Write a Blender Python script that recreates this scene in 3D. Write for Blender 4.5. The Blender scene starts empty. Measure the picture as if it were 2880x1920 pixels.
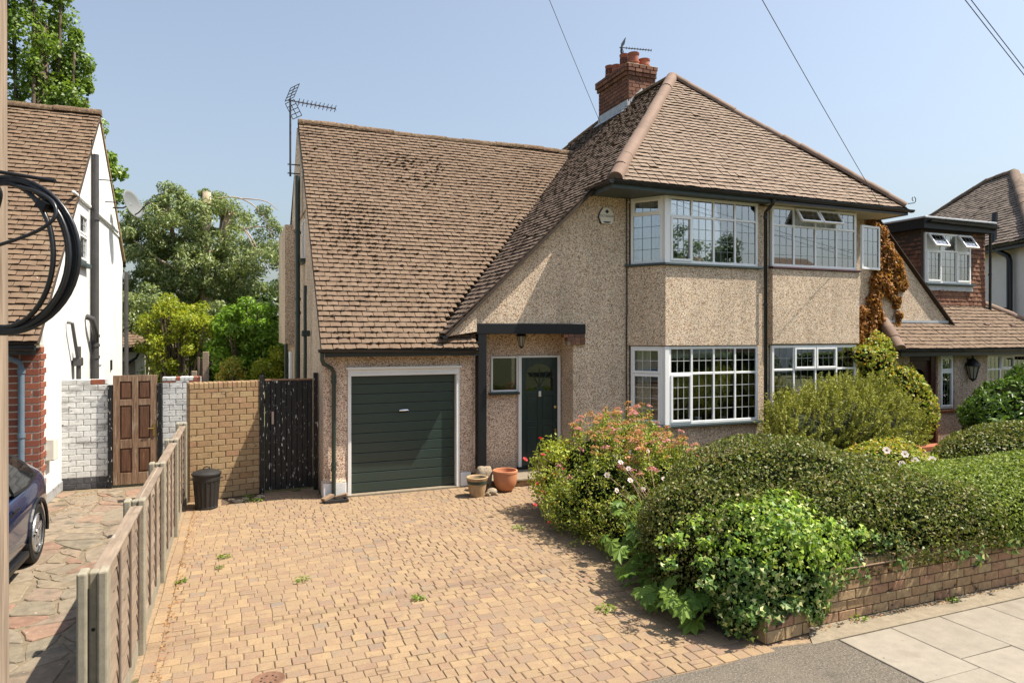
import bpy, math, random
import numpy as np
from mathutils import Vector, Matrix

R = random.Random(11)
NR = np.random.default_rng(11)
SC = bpy.context.scene
COL = SC.collection
rad = math.radians

# ------------------------------------------------------------------ camera, sky, sun, exposure
cam_data = bpy.data.cameras.new('camera')
cam = bpy.data.objects.new('camera', cam_data)
COL.objects.link(cam)
CAM = Vector((0, 0, 2.76))
cam.location = CAM
cam.rotation_euler = (rad(90), 0, rad(-22.2))
cam_data.sensor_width = 36
cam_data.lens = 23.875
cam_data.shift_y = -0.0059
cam_data.clip_start = 0.05
cam_data.clip_end = 3000
SC.camera = cam

SUN_FROM = Vector((0.55, -0.225, 1.0)).normalized()
world = bpy.data.worlds.new('World')
SC.world = world
world.use_nodes = True
wn, wl = world.node_tree.nodes, world.node_tree.links
sky = wn.new('ShaderNodeTexSky')
sky.sky_type = 'NISHITA'
sky.sun_disc = False
sky.sun_elevation = math.asin(SUN_FROM.z)
sky.sun_rotation = math.atan2(SUN_FROM.x, SUN_FROM.y)
sky.air_density = 1.5
sky.dust_density = 3.0
sky.ozone_density = 4.0
hs = wn.new('ShaderNodeHueSaturation')
hs.inputs['Saturation'].default_value = .64
wl.new(sky.outputs[0], hs.inputs['Color'])
tn = wn.new('ShaderNodeMix'); tn.data_type = 'RGBA'; tn.blend_type = 'MULTIPLY'; tn.inputs[0].default_value = 1
tn.inputs[7].default_value = (.80, .835, .88, 1)
wl.new(hs.outputs[0], tn.inputs[6])
wl.new(tn.outputs[2], wn['Background'].inputs[0])
wn['Background'].inputs[1].default_value = 0.111
sun_data = bpy.data.lights.new('sun', 'SUN')
sun_data.energy = 4.9
sun_data.angle = rad(0.53)
sun_data.color = (1.0, 0.92, 0.79)
sun = bpy.data.objects.new('sun', sun_data)
COL.objects.link(sun)
sun.location = (20, -8, 40)
sun.rotation_euler = (-SUN_FROM).to_track_quat('-Z', 'Y').to_euler()
SC.view_settings.view_transform = 'Standard'
SC.view_settings.look = 'None'
SC.view_settings.gamma = 1
SC.view_settings.use_curve_mapping = False
SC.view_settings.exposure = 0.9
SC.render.engine = 'CYCLES'
SC.cycles.max_bounces = 6
SC.cycles.transparent_max_bounces = 12
SC.cycles.caustics_reflective = False
SC.cycles.caustics_refractive = False

# ------------------------------------------------------------------ objects, properties
FX, FC, FHY = 1910.0, 1440.0, 943.0
SY, CY = math.sin(rad(22.2)), math.cos(rad(22.2))

def view(p):                       # how large one metre shows at p, and whether p is in the frame
    d = p[0]*SY + p[1]*CY
    if d < .5: return 0.0
    x = FC + FX*(p[0]*CY - p[1]*SY)/d
    y = FHY - FX*(p[2]-2.76)/d
    if -30 < x < 2910 and -30 < y < 1950: return FX/d
    return 0.0

def props(o, label=None, cat=None, group=None, kind=None):
    if label: o['label'] = label
    if cat: o['category'] = cat
    if group: o['group'] = group
    if kind: o['kind'] = kind
    return o

def attach(o, parent):
    if parent is not None:
        o.parent = parent
        if parent.type == 'EMPTY':
            o.matrix_parent_inverse = Matrix.Translation(-parent.location)
    return o

def thing(name, label, cat, loc=(0, 0, 0), group=None):
    o = bpy.data.objects.new(name, None)
    COL.objects.link(o)
    o.location = loc
    o.empty_display_size = .2
    return props(o, label, cat, group)

def mesh_from(name, verts, faces, mat=None, smooth=False, mats=None, midx=None):
    me = bpy.data.meshes.new(name)
    me.from_pydata([tuple(v) for v in verts], [], faces)
    for m in (mats or ([mat] if mat else [])): me.materials.append(m)
    if midx is not None: me.polygons.foreach_set('material_index', midx)
    if smooth: me.polygons.foreach_set('use_smooth', [True]*len(me.polygons))
    me.update()
    return me

def link(name, me, parent=None):
    o = bpy.data.objects.new(name, me)
    COL.objects.link(o)
    return attach(o, parent)

def quads_mesh(name, V, mat, tri=False):          # V: (n,4,3) corners of n separate quads
    n, k = V.shape[0], V.shape[1]
    me = bpy.data.meshes.new(name)
    me.vertices.add(n*k); me.loops.add(n*k); me.polygons.add(n)
    me.vertices.foreach_set('co', V.reshape(-1).astype(np.float32))
    me.loops.foreach_set('vertex_index', np.arange(n*k, dtype=np.int32))
    me.polygons.foreach_set('loop_start', np.arange(0, n*k, k, dtype=np.int32))
    me.polygons.foreach_set('loop_total', np.full(n, k, dtype=np.int32))
    me.materials.append(mat)
    me.update(calc_edges=True)
    return me

X_, Y_, Z_ = Vector((1, 0, 0)), Vector((0, 1, 0)), Vector((0, 0, 1))

class MB:
    def __init__(s): s.v = []; s.f = []
    def add(s, vs, fs):
        o = len(s.v)
        s.v += [tuple(p) for p in vs]
        s.f += [tuple(i+o for i in f) for f in fs]
        return s
    def box(s, x0, x1, y0, y1, z0, z1):
        return s.add([(x0,y0,z0),(x1,y0,z0),(x1,y1,z0),(x0,y1,z0),(x0,y0,z1),(x1,y0,z1),(x1,y1,z1),(x0,y1,z1)],
                     [(0,3,2,1),(4,5,6,7),(0,1,5,4),(1,2,6,5),(2,3,7,6),(3,0,4,7)])
    def obox(s, P, A, B, D):       # box from corner P along three edge vectors
        P, A, B, D = map(Vector, (P, A, B, D))
        if A.cross(B).dot(D) < 0: P, D = P+D, -D
        vs = [P, P+A, P+A+B, P+B, P+D, P+A+D, P+A+B+D, P+B+D]
        return s.add(vs, [(0,3,2,1),(4,5,6,7),(0,1,5,4),(1,2,6,5),(2,3,7,6),(3,0,4,7)])
    def prism(s, poly, vec):
        vec = Vector(vec); n = len(poly); P = [Vector(p) for p in poly]
        nn = Vector((0, 0, 0))
        for i in range(n): nn += P[i].cross(P[(i+1) % n])
        if nn.dot(vec) > 0: P.reverse()
        return s.add(P+[p+vec for p in P], [tuple(range(n)), tuple(range(2*n-1, n-1, -1))] +
                     [(i, i+n, (i+1) % n+n, (i+1) % n) for i in range(n)])
    def tube(s, pts, r, n=8, cap=True):
        P = [Vector(p) for p in pts]; m = len(P)
        rs = r if isinstance(r, (list, tuple)) else [r]*m
        T = [(P[min(i+1, m-1)]-P[max(i-1, 0)]).normalized() for i in range(m)]
        a = T[0].orthogonal().normalized(); vs = []
        for i in range(m):
            a = (a - T[i]*a.dot(T[i])).normalized(); b = T[i].cross(a)
            vs += [P[i]+(a*math.cos(2*math.pi*k/n)+b*math.sin(2*math.pi*k/n))*rs[i] for k in range(n)]
        fs = [(i*n+k, i*n+(k+1) % n, (i+1)*n+(k+1) % n, (i+1)*n+k) for i in range(m-1) for k in range(n)]
        if cap: fs += [tuple(range(n-1, -1, -1)), tuple(range((m-1)*n, m*n))]
        return s.add(vs, fs)
    def lathe(s, prof, c, n=20):
        c = Vector(c); vs = []; m = len(prof)
        for r, z in prof:
            vs += [c+Vector((r*math.cos(2*math.pi*k/n), r*math.sin(2*math.pi*k/n), z)) for k in range(n)]
        fs = [(i*n+k, i*n+(k+1) % n, (i+1)*n+(k+1) % n, (i+1)*n+k) for i in range(m-1) for k in range(n)]
        fs += [tuple(range(n-1, -1, -1)), tuple(range((m-1)*n, m*n))]
        return s.add(vs, fs)
    def build(s, name, mat, parent=None, smooth=False, bevel=0, label=None, seg=2):
        o = link(name, mesh_from(name, s.v, s.f, mat, smooth), parent)
        if bevel:
            b = o.modifiers.new('edge', 'BEVEL'); b.width = bevel; b.segments = seg; b.limit_method = 'ANGLE'
        if label: o['label'] = label
        return o

def smooth_angle(o, deg=40):
    me = o.data
    me.polygons.foreach_set('use_smooth', [True]*len(me.polygons))
    try: me.set_sharp_from_angle(angle=rad(deg))
    except Exception: pass
    return o

# ------------------------------------------------------------------ materials
def srgb(r, g, b):
    f = lambda c: (c/255/12.92) if c/255 <= .04045 else ((c/255+.055)/1.055)**2.4
    return (f(r), f(g), f(b))

class NT:
    def __init__(s, name):
        s.m = bpy.data.materials.new(name); s.m.use_nodes = True
        s.n, s.l = s.m.node_tree.nodes, s.m.node_tree.links
        s.b = s.n['Principled BSDF']; s.out = s.n['Material Output']
        s.pos = s.n.new('ShaderNodeNewGeometry')
    def node(s, t, **k):
        o = s.n.new('ShaderNode'+t)
        for a, v in k.items(): setattr(o, a, v)
        return o
    def link(s, a, b): s.l.new(a, b)
    def scaled(s, sc):
        if not isinstance(sc, (tuple, list)): return s.pos.outputs['Position']
        v = s.node('VectorMath', operation='MULTIPLY'); s.link(s.pos.outputs['Position'], v.inputs[0]); v.inputs[1].default_value = sc
        return v.outputs[0]
    def noise(s, sc, det=3, rough=.55):
        o = s.node('TexNoise'); s.link(s.scaled(sc), o.inputs['Vector'])
        o.inputs['Scale'].default_value = 1 if isinstance(sc, (tuple, list)) else sc
        o.inputs['Detail'].default_value = det; o.inputs['Roughness'].default_value = rough
        return o.outputs['Fac']
    def ramp(s, fac, stops, interp='LINEAR'):
        o = s.node('ValToRGB'); o.color_ramp.interpolation = interp
        e = o.color_ramp.elements
        while len(e) < len(stops): e.new(.5)
        for i, (p, c) in enumerate(stops):
            e[i].position = p; e[i].color = (*c, 1) if isinstance(c, (tuple, list)) else (c, c, c, 1)
        s.link(fac, o.inputs[0]); return o.outputs['Color']
    def mix(s, fac, a, b, mode='MIX'):
        o = s.node('Mix', data_type='RGBA', blend_type=mode)
        for k, v in ((0, fac), (6, a), (7, b)):
            if hasattr(v, 'is_linked'): s.link(v, o.inputs[k])
            elif k == 0: o.inputs[0].default_value = v
            else: o.inputs[k].default_value = (*v, 1) if isinstance(v, (tuple, list)) else (v, v, v, 1)
        return o.outputs[2]
    def math(s, op, a, b=0.0):
        o = s.node('Math', operation=op)
        for k, v in ((0, a), (1, b)):
            if hasattr(v, 'is_linked'): s.link(v, o.inputs[k])
            else: o.inputs[k].default_value = v
        return o.outputs[0]
    def rand(s):                   # one value per piece, for single objects and for joined pieces alike
        oi = s.node('ObjectInfo')
        return s.math('FRACT', s.math('ADD', oi.outputs['Random'], s.pos.outputs['Random Per Island']))
    def bump(s, h, st, dist=.01):
        o = s.node('Bump'); s.link(h, o.inputs['Height']); o.inputs['Strength'].default_value = st; o.inputs['Distance'].default_value = dist
        s.link(o.outputs[0], s.b.inputs['Normal'])

def M(name, cols, rough=.8, noise=None, spots=None, bump=None, metal=0, spec=.3, streak=None, coat=0):
    """cols: base colours, one picked per piece; noise (scale, amount); spots [(scale, threshold, softness, colour)]; bump (scale, strength, distance)"""
    t = NT(name)
    c = t.ramp(t.rand(), [(i/max(1, len(cols)-1), k) for i, k in enumerate(cols)]) if len(cols) > 1 else t.ramp(t.noise(2), [(0, cols[0]), (1, cols[0])])
    if noise:
        v = t.ramp(t.noise(noise[0], 5, .65), [(.25, 1-noise[1]), (.75, 1+noise[1])])
        c = t.mix(1.0, c, v, 'MULTIPLY')
    for sc, th, so, col in (spots or []):
        f = t.ramp(t.noise(sc, 4, .6), [(th, 0.0), (min(1, th+so), 1.0)])
        c = t.mix(f, c, col)
    t.link(c, t.b.inputs['Base Color'])
    t.b.inputs['Roughness'].default_value = rough
    t.b.inputs['Metallic'].default_value = metal
    t.b.inputs['Specular IOR Level'].default_value = spec
    if coat: t.b.inputs['Coat Weight'].default_value = coat; t.b.inputs['Coat Roughness'].default_value = .04
    if bump: t.bump(t.noise(bump[0], 5, .6), bump[1], bump[2] if len(bump) > 2 else .01)
    return t.m

def pebble(name, stops, tint):
    t = NT(name)
    v = t.node('TexVoronoi'); v.inputs['Scale'].default_value = 92; v.inputs['Randomness'].default_value = 1
    t.link(t.pos.outputs['Position'], v.inputs['Vector'])
    w = t.node('TexVoronoi'); w.inputs['Scale'].default_value = 70
    t.link(t.pos.outputs['Position'], w.inputs['Vector'])
    sep = t.node('SeparateColor'); t.link(v.outputs['Color'], sep.inputs[0])
    sep2 = t.node('SeparateColor'); t.link(w.outputs['Color'], sep2.inputs[0])
    r = t.math('ADD', t.math('MULTIPLY', sep.outputs[0], .85), t.math('MULTIPLY', sep2.outputs[1], .15))
    c = t.ramp(r, stops)
    c = t.mix(t.ramp(v.outputs['Distance'], [(.0, 0.0), (.75, 0.0), (1.0, .75)]), c, tint)
    big = t.ramp(t.noise(.9, 4), [(.3, .9), (.7, 1.1)])
    c = t.mix(1.0, c, big, 'MULTIPLY')
    c = t.mix(1.0, c, t.ramp(t.noise((3.2, 3.2, .3), 4), [(.3, .88), (.6, 1.06)]), 'MULTIPLY')
    z = t.node('SeparateXYZ'); t.link(t.pos.outputs['Position'], z.inputs[0])
    damp = t.math('ADD', z.outputs['Z'], t.math('MULTIPLY', t.noise(2.5, 3), .5))
    c = t.mix(t.ramp(damp, [(.3, .45), (.75, 0.0)]), c, (.16,.125,.085))
    t.link(c, t.b.inputs['Base Color'])
    t.b.inputs['Roughness'].default_value = .85
    t.b.inputs['Specular IOR Level'].default_value = .25
    t.bump(t.math('ADD', v.outputs['Distance'], w.outputs['Distance']), -.55, .012)
    return t.m

def leafmat(name, cols, trans=.35, rough=.45, spec=.4):
    t = NT(name)
    n = len(cols)
    c = t.ramp(t.rand(), [(i/(n-1), k) for i, k in enumerate(cols)])
    t.link(c, t.b.inputs['Base Color'])
    t.b.inputs['Roughness'].default_value = rough
    t.b.inputs['Specular IOR Level'].default_value = spec
    tr = t.node('BsdfTranslucent')
    t.link(t.mix(1.0, c, (1.25, 1.3, .55), 'MULTIPLY'), tr.inputs['Color'])
    mx = t.node('MixShader'); mx.inputs[0].default_value = trans
    t.link(t.b.outputs[0], mx.inputs[1]); t.link(tr.outputs[0], mx.inputs[2])
    t.link(mx.outputs[0], t.out.inputs['Surface'])
    return t.m

def glassmat(name, tint, base):
    t = NT(name)
    tr = t.node('BsdfTransparent'); tr.inputs[0].default_value = (*tint, 1)
    gl = t.node('BsdfGlossy'); gl.inputs['Roughness'].default_value = .015; gl.inputs[0].default_value = (.95, .97, 1, 1)
    fr = t.node('Fresnel'); fr.inputs[0].default_value = 1.55
    mx = t.node('MixShader')
    t.link(t.math('ADD', t.math('MULTIPLY', fr.outputs[0], 1.05), base), mx.inputs[0])
    t.link(tr.outputs[0], mx.inputs[1]); t.link(gl.outputs[0], mx.inputs[2])
    t.link(mx.outputs[0], t.out.inputs['Surface'])
    return t.m

m_pebble = pebble('pebbledash', [(0.12, (.084, .054, .035)), (.3, (.370, .234, .138)), (.44, (.696, .504, .336)), (.58, (.850, .655, .454)), (.72, (.482, .411, .365)), (.88, (.850, .759, .592))], (.202, .135, .089))
m_pebble_pink = pebble('pebbledash_pink', [(0.12, (.088, .052, .036)), (.3, (.364, .223, .142)), (.44, (.661, .467, .320)), (.58, (.815, .607, .433)), (.72, (.463, .368, .325)), (.88, (.850, .705, .552))], (.209, .134, .093))
m_tile = M('clay_tile', [(.142, .094, .061), (.157, .107, .071), (.166, .114, .076), (.147, .097, .063), (.176, .122, .082)], .88, (5, .14), [(6.5, .66, .05, (.05,.035,.028)), (1.2, .62, .2, (.105,.07,.05)), (26, .74, .05, (.3,.25,.18))], (60, .25, .004))
m_tile_front = M('concrete_tile', [(.20,.145,.105), (.225,.165,.122), (.235,.175,.13), (.21,.152,.112), (.245,.185,.138)], .88, (5, .14), [(1.6, .6, .2, (.14,.10,.075)), (22, .74, .05, (.36,.31,.24))], (60, .25, .004))
m_tile_dark = M('weathered_tile', [(.12,.082,.058), (.15,.105,.075), (.17,.12,.088), (.135,.092,.066), (.185,.135,.10)], .9, (6, .25), [(4.5, .58, .1, (.04,.032,.024)), (14, .66, .06, (.3,.25,.18))], (60, .3, .004))
m_tile_left = M('neighbour_tile', [(.146, .094, .059), (.169, .112, .071), (.155, .102, .065), (.188, .133, .086)], .88, (5, .18), [(6, .66, .05, (.05,.035,.026)), (13, .68, .04, (.36,.3,.23))], (60, .25, .004))
m_tile_red = M('red_hung_tile', [(.125, .051, .031), (.203, .094, .055), (.234, .117, .070), (.156, .070, .043)], .85, (9, .25), [(5, .62, .1, (.08,.04,.03))], (60, .25, .004))
m_tile_far = M('far_tile', [(.13,.10,.08), (.18,.14,.11), (.21,.165,.13)], .88, (4, .2))
m_tile_edge = M('mossy_shadow_tile_edge', [(.043, .030, .022), (.065, .043, .029), (.087, .058, .041)], .95)  # edge moss, with the shadow line under each course put into the colour
m_moss = M('roof_moss', [(.03,.02,.012), (.05,.035,.018)], .98)
m_deck = M('roof_deck', [(.06,.045,.035)], .9)
m_ridge = M('ridge_tile', [(.192, .126, .092), (.215, .144, .107), (.174, .115, .085)], .8, (7, .12), [(9, .7, .06, (.2,.13,.1))])
m_ridge_moss = M('mossy_ridge', [(.169, .104, .065), (.130, .085, .052), (.195, .130, .085)], .9, (12, .35), [(14, .52, .06, (.09,.06,.03)), (20, .62, .05, (.35,.26,.12))], (30, .6, .02))
m_white = M('white_upvc', [(.84,.84,.83)], .35, None, None, None, 0, .5)
m_whitewood = M('white_painted_timber', [(.74,.73,.70)], .5, (4, .05))
m_render = M('white_render', [(.74,.73,.7)], .88, (1.3, .09), [((4, 4, .45), .58, .2, (.47,.46,.43)), ((9, 9, 1.0), .68, .1, (.33,.33,.31))], (90, .3, .005))
m_render_far = M('far_white_render', [(.829, .795, .750)], .85, (3, .05), None, (40, .3, .006))
m_plinth = M('white_plinth', [(.7,.69,.66)], .7, (7, .1), [(8, .64, .1, (.35,.33,.3))])
m_plinth_grey = M('grey_plinth', [(.3,.3,.3)], .85, (7, .3), [(8, .6, .1, (.09,.09,.09)), (11, .66, .06, (.6,.6,.58))])
m_green = M('dark_green_paint', [(.026,.043,.036)], .32, (25, .08), None, (70, .06, .002), 0, .5)
m_doorgreen = M('door_green_gloss', [(.017,.032,.032)], .25, None, None, None, 0, .5)
m_black = M('black_gloss_paint', [(.009,.0095,.011)], .5, (20, .2), [(60, .75, .03, (.09,.09,.09))], (25, .5, .006), 0, .3)
m_blackmetal = M('black_plastic', [(.012,.013,.015)], .3, None, None, None, 0, .5)
m_fascia = M('slate_blue_fascia', [(.055,.075,.08)], .45, (8, .15))
m_soffitcream = M('cream_soffit', [(.55,.5,.4)], .6)
m_pipegreen = M('green_iron_pipe', [(.026,.04,.032)], .35, (10, .2), None, None, 0, .5)
m_pipegrey = M('grey_pipe', [(.065, .062, .062)], .45, (6, .25), None, None, 0, .4)
m_pipeblue = M('slate_blue_pipe', [(.12,.16,.2)], .4, (6, .15))
m_glass = glassmat('window_glass', (.9, .92, .92), .26)
m_glass_dark = glassmat('dark_glass', (.4, .44, .44), .02)
m_glass_bay = glassmat('bay_glass', (.86, .89, .88), .02)
m_lead = M('lead_strip', [(.2,.21,.22)], .4, None, None, None, .5, .5)
m_lead_bright = M('bright_lead_strip', [(.6,.61,.6)], .4, None, None, None, .2, .5)
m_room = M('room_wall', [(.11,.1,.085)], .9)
m_net = leafmat('net_curtain', [(.82,.83,.83), (.85,.85,.85)], .25, .9, .1)
m_curtain = leafmat('cream_curtain', [(.68,.65,.55), (.74,.71,.6)], .2, .9, .1)
m_brick = M('red_brick', [(.169, .075, .050), (.225, .103, .066), (.125, .065, .050), (.194, .088, .056), (.250, .125, .081)], .88, (30, .22), [(4, .62, .12, (.06,.04,.035))], (80, .3, .004))
m_brick_bright = M('orange_red_brick', [(.22,.068,.04), (.26,.085,.048), (.16,.052,.036), (.27,.105,.06)], .88, (30, .2), None, (80, .3, .004))
m_brick_yel = M('buff_brick', [(.31,.215,.115), (.27,.17,.09), (.34,.245,.135), (.29,.185,.10), (.32,.22,.115), (.285,.165,.095)], .92, (25, .2), [(2.2, .62, .15, (.19,.115,.06)), (5, .66, .1, (.4,.31,.2))], (80, .35, .005))
m_brick_white = M('white_painted_brick', [(.56,.56,.54), (.62,.62,.6), (.5,.5,.485)], .82, (18, .15), [((2.2, 2.2, 7), .52, .14, (.3,.29,.275)), ((9, 9, 22), .62, .05, (.13,.13,.13))], (70, .4, .005))
m_brick_blackp = M('black_painted_brick', [(.05,.05,.055), (.09,.09,.095)], .8, (18, .4), [(12, .68, .03, (.5,.5,.48))], (70, .3, .005))
m_brick_wall = M('weathered_garden_brick', [(.310, .198, .112), (.356, .251, .139), (.284, .152, .095), (.370, .271, .152), (.310, .211, .119), (.330, .191, .119)], .92, (20, .3), [((7, 7, 14), .6, .07, (.055,.04,.03)), (11, .7, .05, (.4,.34,.26)), ((1.5, 1.5, 3), .6, .15, (.17,.13,.065))], (80, .45, .006))
m_mortar = M('mortar', [(.25,.2,.135)], .95, (20, .2), None, (60, .3, .006))
m_mortar_pale = M('pale_mortar', [(.5,.45,.37)], .95, (20, .12))
m_mortar_white = M('white_painted_joint', [(.62,.62,.6)], .9, (20, .2))
m_flaunch = M('lichened_mortar', [(.38,.33,.25)], .95, (9, .2), [(5, .56, .06, (.5,.28,.06)), (12, .6, .1, (.12,.1,.08))], (30, .5, .02))
m_pot = M('chimney_pot_clay', [(.36,.12,.075), (.30,.11,.08), (.4,.14,.08)], .8, (10, .15))
m_leadflash = M('lead_flashing', [(.42,.44,.46)], .55, (8, .2), None, None, .3, .5)
m_oak = M('weathered_oak_rail', [(.19,.115,.07), (.23,.145,.09)], .8, ((45, 45, 2.2), .5), [((40, 40, 2.4), .56, .12, (.09,.05,.03)), ((26, 26, 3), .56, .12, (.33,.26,.19))], ((90, 90, 5), .5, .005))
m_oak_dark = M('weathered_oak_panel', [(.11,.052,.028), (.13,.062,.033)], .75, ((45, 45, 2.2), .5), [((40, 40, 2.4), .56, .12, (.05,.025,.015)), ((26, 26, 3), .66, .1, (.26,.18,.11))], ((90, 90, 5), .5, .005))
m_gateblack = M('flaking_black_paint', [(.008,.008,.009)], .5, (10, .2), [((38, 38, 9), .635, .02, (.6,.57,.52))], ((60, 60, 8), .3, .004), 0, .4)
m_fence = M('grey_weathered_boards', [(.215, .159, .113), (.258, .195, .141), (.189, .144, .106), (.293, .227, .166)], .9, ((16, 3, 50), .3), [((14, 2.5, 40), .66, .1, (.42,.38,.34))], ((25, 5, 90), .6, .008))
m_batten = M('dark_batten', [(.15,.115,.09), (.12,.09,.07)], .9, ((40, 40, 6), .35), None, ((60, 60, 10), .5, .006))
m_concrete = M('concrete_post', [(.264, .234, .174)], .92, (14, .22), [((9, 9, 3), .6, .12, (.2,.18,.13)), (60, .68, .04, (.18,.16,.12))], (90, .4, .005))
def paver_mat():
    t = NT('block_paver')
    r = t.rand()
    a = t.ramp(r, [(0, (.239, .160, .101)), (.16, (.275, .195, .113)), (.34, (.306, .215, .122)), (.5, (.230, .150, .101)), (.66, (.322, .229, .130)), (.8, (.209, .154, .112)), (.92, (.296, .205, .116)), (1, (.194, .160, .126))])
    b = t.ramp(r, [(0, (.306, .222, .130)), (.3, (.225, .154, .110)), (.6, (.306, .215, .122)), (.8, (.251, .160, .107)), (1, (.267, .185, .116))])
    c = t.mix(t.ramp(t.noise(7.5, 3), [(.42, 0.0), (.62, 1.0)]), a, b)
    c = t.mix(1.0, c, t.ramp(t.noise(55, 4, .7), [(.25, .8), (.75, 1.18)]), 'MULTIPLY')
    c = t.mix(t.ramp(t.noise(1.0, 4), [(.52, 0.0), (.72, .55)]), c, (.22,.15,.10))
    c = t.mix(t.ramp(t.noise(90, 3), [(.64, 0.0), (.7, .8)]), c, (.15,.11,.075))
    t.link(c, t.b.inputs['Base Color']); t.b.inputs['Roughness'].default_value = .92; t.b.inputs['Specular IOR Level'].default_value = .2
    t.bump(t.noise(110, 5, .65), .5, .005)
    return t.m
m_paver = paver_mat()
m_sand = M('sandy_joint', [(.255, .180, .112)], .95, (30, .35), [(2.5, .6, .08, (.075,.07,.03))])
m_crazy = M('crazy_paving_stone', [(.22,.175,.12), (.235,.185,.135), (.19,.16,.115), (.235,.135,.095), (.25,.2,.14), (.205,.17,.125), (.25,.155,.115)], .92, (9, .3), [(3.2, .56, .12, (.12,.105,.08)), (16, .66, .05, (.4,.34,.26)), (1.1, .6, .15, (.15,.115,.075))], (50, .6, .008))
m_crazyjoint = M('cement_joint', [(.183, .145, .098)], .95, (14, .3), [(4, .6, .06, (.075,.065,.035)), (9, .64, .05, (.2,.105,.045))], (40, .5, .008))
m_slab = M('pavement_slab', [(.24,.21,.168), (.262,.228,.184), (.222,.192,.152)], .92, (6, .16), [(60, .64, .06, (.15,.125,.095)), (2.0, .58, .18, (.18,.15,.115)), (9, .68, .05, (.13,.108,.085)), (.9, .62, .04, (.2,.165,.12))], (120, .35, .003))
m_slabjoint = M('slab_joint', [(.17,.13,.09)], .95, (20, .3))
m_tarmac = M('tarmac', [(.13,.11,.087)], .94, (45, .6), [(1.3, .54, .25, (.17,.142,.108)), (90, .6, .05, (.30,.26,.2)), (60, .62, .05, (.06,.052,.042)), (.8, .64, .1, (.08,.07,.056))], (90, 1.0, .012))
m_strip = M('worn_concrete_strip', [(.235,.195,.14)], .95, (12, .25), [(70, .62, .08, (.14,.115,.08)), (3, .6, .12, (.16,.13,.09))], (90, .5, .006))
m_soil = M('dry_soil', [(.1,.07,.045)], .95, (14, .4), None, (30, .8, .03))
m_ground = M('rough_lawn', [(.09,.1,.035)], .95, (3, .4), [(.6, .55, .2, (.15,.12,.06))], (14, .8, .05))
m_ironrust = M('rusty_iron', [(.17,.09,.055)], .8, (30, .35), [(20, .6, .1, (.09,.06,.045))], (60, .5, .004))
m_bin = M('black_dustbin_plastic', [(.02,.019,.018)], .5, (14, .3), [(30, .68, .08, (.06,.055,.05))], None, 0, .45)
m_terracotta = M('terracotta', [(.47,.2,.1)], .75, (6, .12), [(4, .66, .1, (.5,.28,.17))], (60, .15, .003))
m_glaze = M('green_glaze', [(.03,.05,.035)], .3, (10, .2))
m_stonepot = M('rough_stoneware', [(.36,.25,.14)], .8, (10, .25), [((7, 7, 30), .6, .1, (.2,.12,.06))], (40, .4, .006))
m_stone = M('lichened_stone', [(.3,.24,.17)], .95, (12, .35), [(14, .58, .06, (.12,.09,.06)), (22, .6, .05, (.5,.42,.3))], (35, .8, .02))
m_carpaint = M('dark_blue_car_paint', [(.008,.017,.075)], .22, None, None, None, .3, .5, None, 1.0)
m_tyre = M('tyre_rubber', [(.018,.017,.016)], .75, (20, .2), None, None, 0, .3)
m_alloy = M('alloy_wheel', [(.62,.62,.62)], .25, None, None, None, .85, .5)
m_trim = M('satin_black_trim', [(.012,.012,.013)], .4)
m_polewood = M('telegraph_pole_wood', [(.27,.205,.15)], .9, ((45, 45, 1.6), .4), [((90, 90, 1.2), .58, .1, (.13,.09,.06)), ((70, 70, 1.0), .66, .08, (.42,.34,.26))], ((60, 60, 3), .5, .006))
m_cable = M('black_cable', [(.013,.013,.015)], .3, None, None, None, 0, .5)
m_wire = M('overhead_wire', [(.09,.085,.085)], .5)
m_alu = M('aerial_aluminium', [(.4,.4,.41)], .4, (12, .2), None, None, .6, .5)
m_darkmetal = M('dark_aerial_metal', [(.05,.05,.055)], .45, None, None, None, .4, .5)
m_chrome = M('chrome', [(.75,.75,.75)], .15, None, None, None, 1.0, .5)
m_brass = M('brass', [(.55,.38,.12)], .3, None, None, None, 1.0, .5)
m_dish = M('grey_dish_paint', [(.167, .174, .174)], .55)
m_boxcream = M('cream_plastic', [(.62,.6,.52)], .5)
m_alarm = M('alarm_white', [(.74,.7,.58)], .45)
m_navy = M('navy_print', [(.02,.03,.07)], .5)
m_pvcbrown = M('mahogany_door', [(.055,.02,.018)], .3, (20, .2))
m_redsill = M('red_tile_sill', [(.36,.13,.07)], .7, (12, .15))
m_bark = M('pale_bark', [(.38,.29,.21), (.42,.33,.24)], .9, ((6, 6, 2), .3), [((5, 5, 1.5), .58, .12, (.2,.14,.1))], (20, .6, .03))
m_barkdark = M('dark_bark', [(.12,.09,.065)], .9, (12, .3), None, (20, .6, .03))
m_twig = M('twig', [(.23,.15,.10)], .9)
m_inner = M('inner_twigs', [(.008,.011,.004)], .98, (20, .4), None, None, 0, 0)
m_poplar = leafmat('poplar_leaf', [(.098, .164, .029), (.166, .251, .046), (.235, .327, .057), (.126, .193, .040)])
m_euc = leafmat('eucalyptus_leaf', [(.134, .192, .071), (.193, .252, .100), (.256, .313, .130), (.327, .348, .152), (.163, .217, .088)], .3)
m_yelgreen = leafmat('yellow_green_leaf', [(.223, .280, .022), (.344, .376, .028), (.172, .245, .028), (.447, .411, .032)])
m_bright = leafmat('bright_green_leaf', [(.119, .236, .022), (.184, .324, .032), (.257, .403, .047), (.092, .175, .022)])
m_darkleaf = leafmat('dark_green_leaf', [(.046, .085, .022), (.074, .121, .032), (.106, .171, .040), (.063, .101, .029)])
m_hedge = leafmat('hedge_leaf', [(.067, .095, .022), (.121, .157, .034), (.194, .224, .050), (.254, .269, .073), (.260, .190, .095), (.103, .134, .029), (.054, .078, .020), (.163, .190, .043)], .25, .45, .25)
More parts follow.
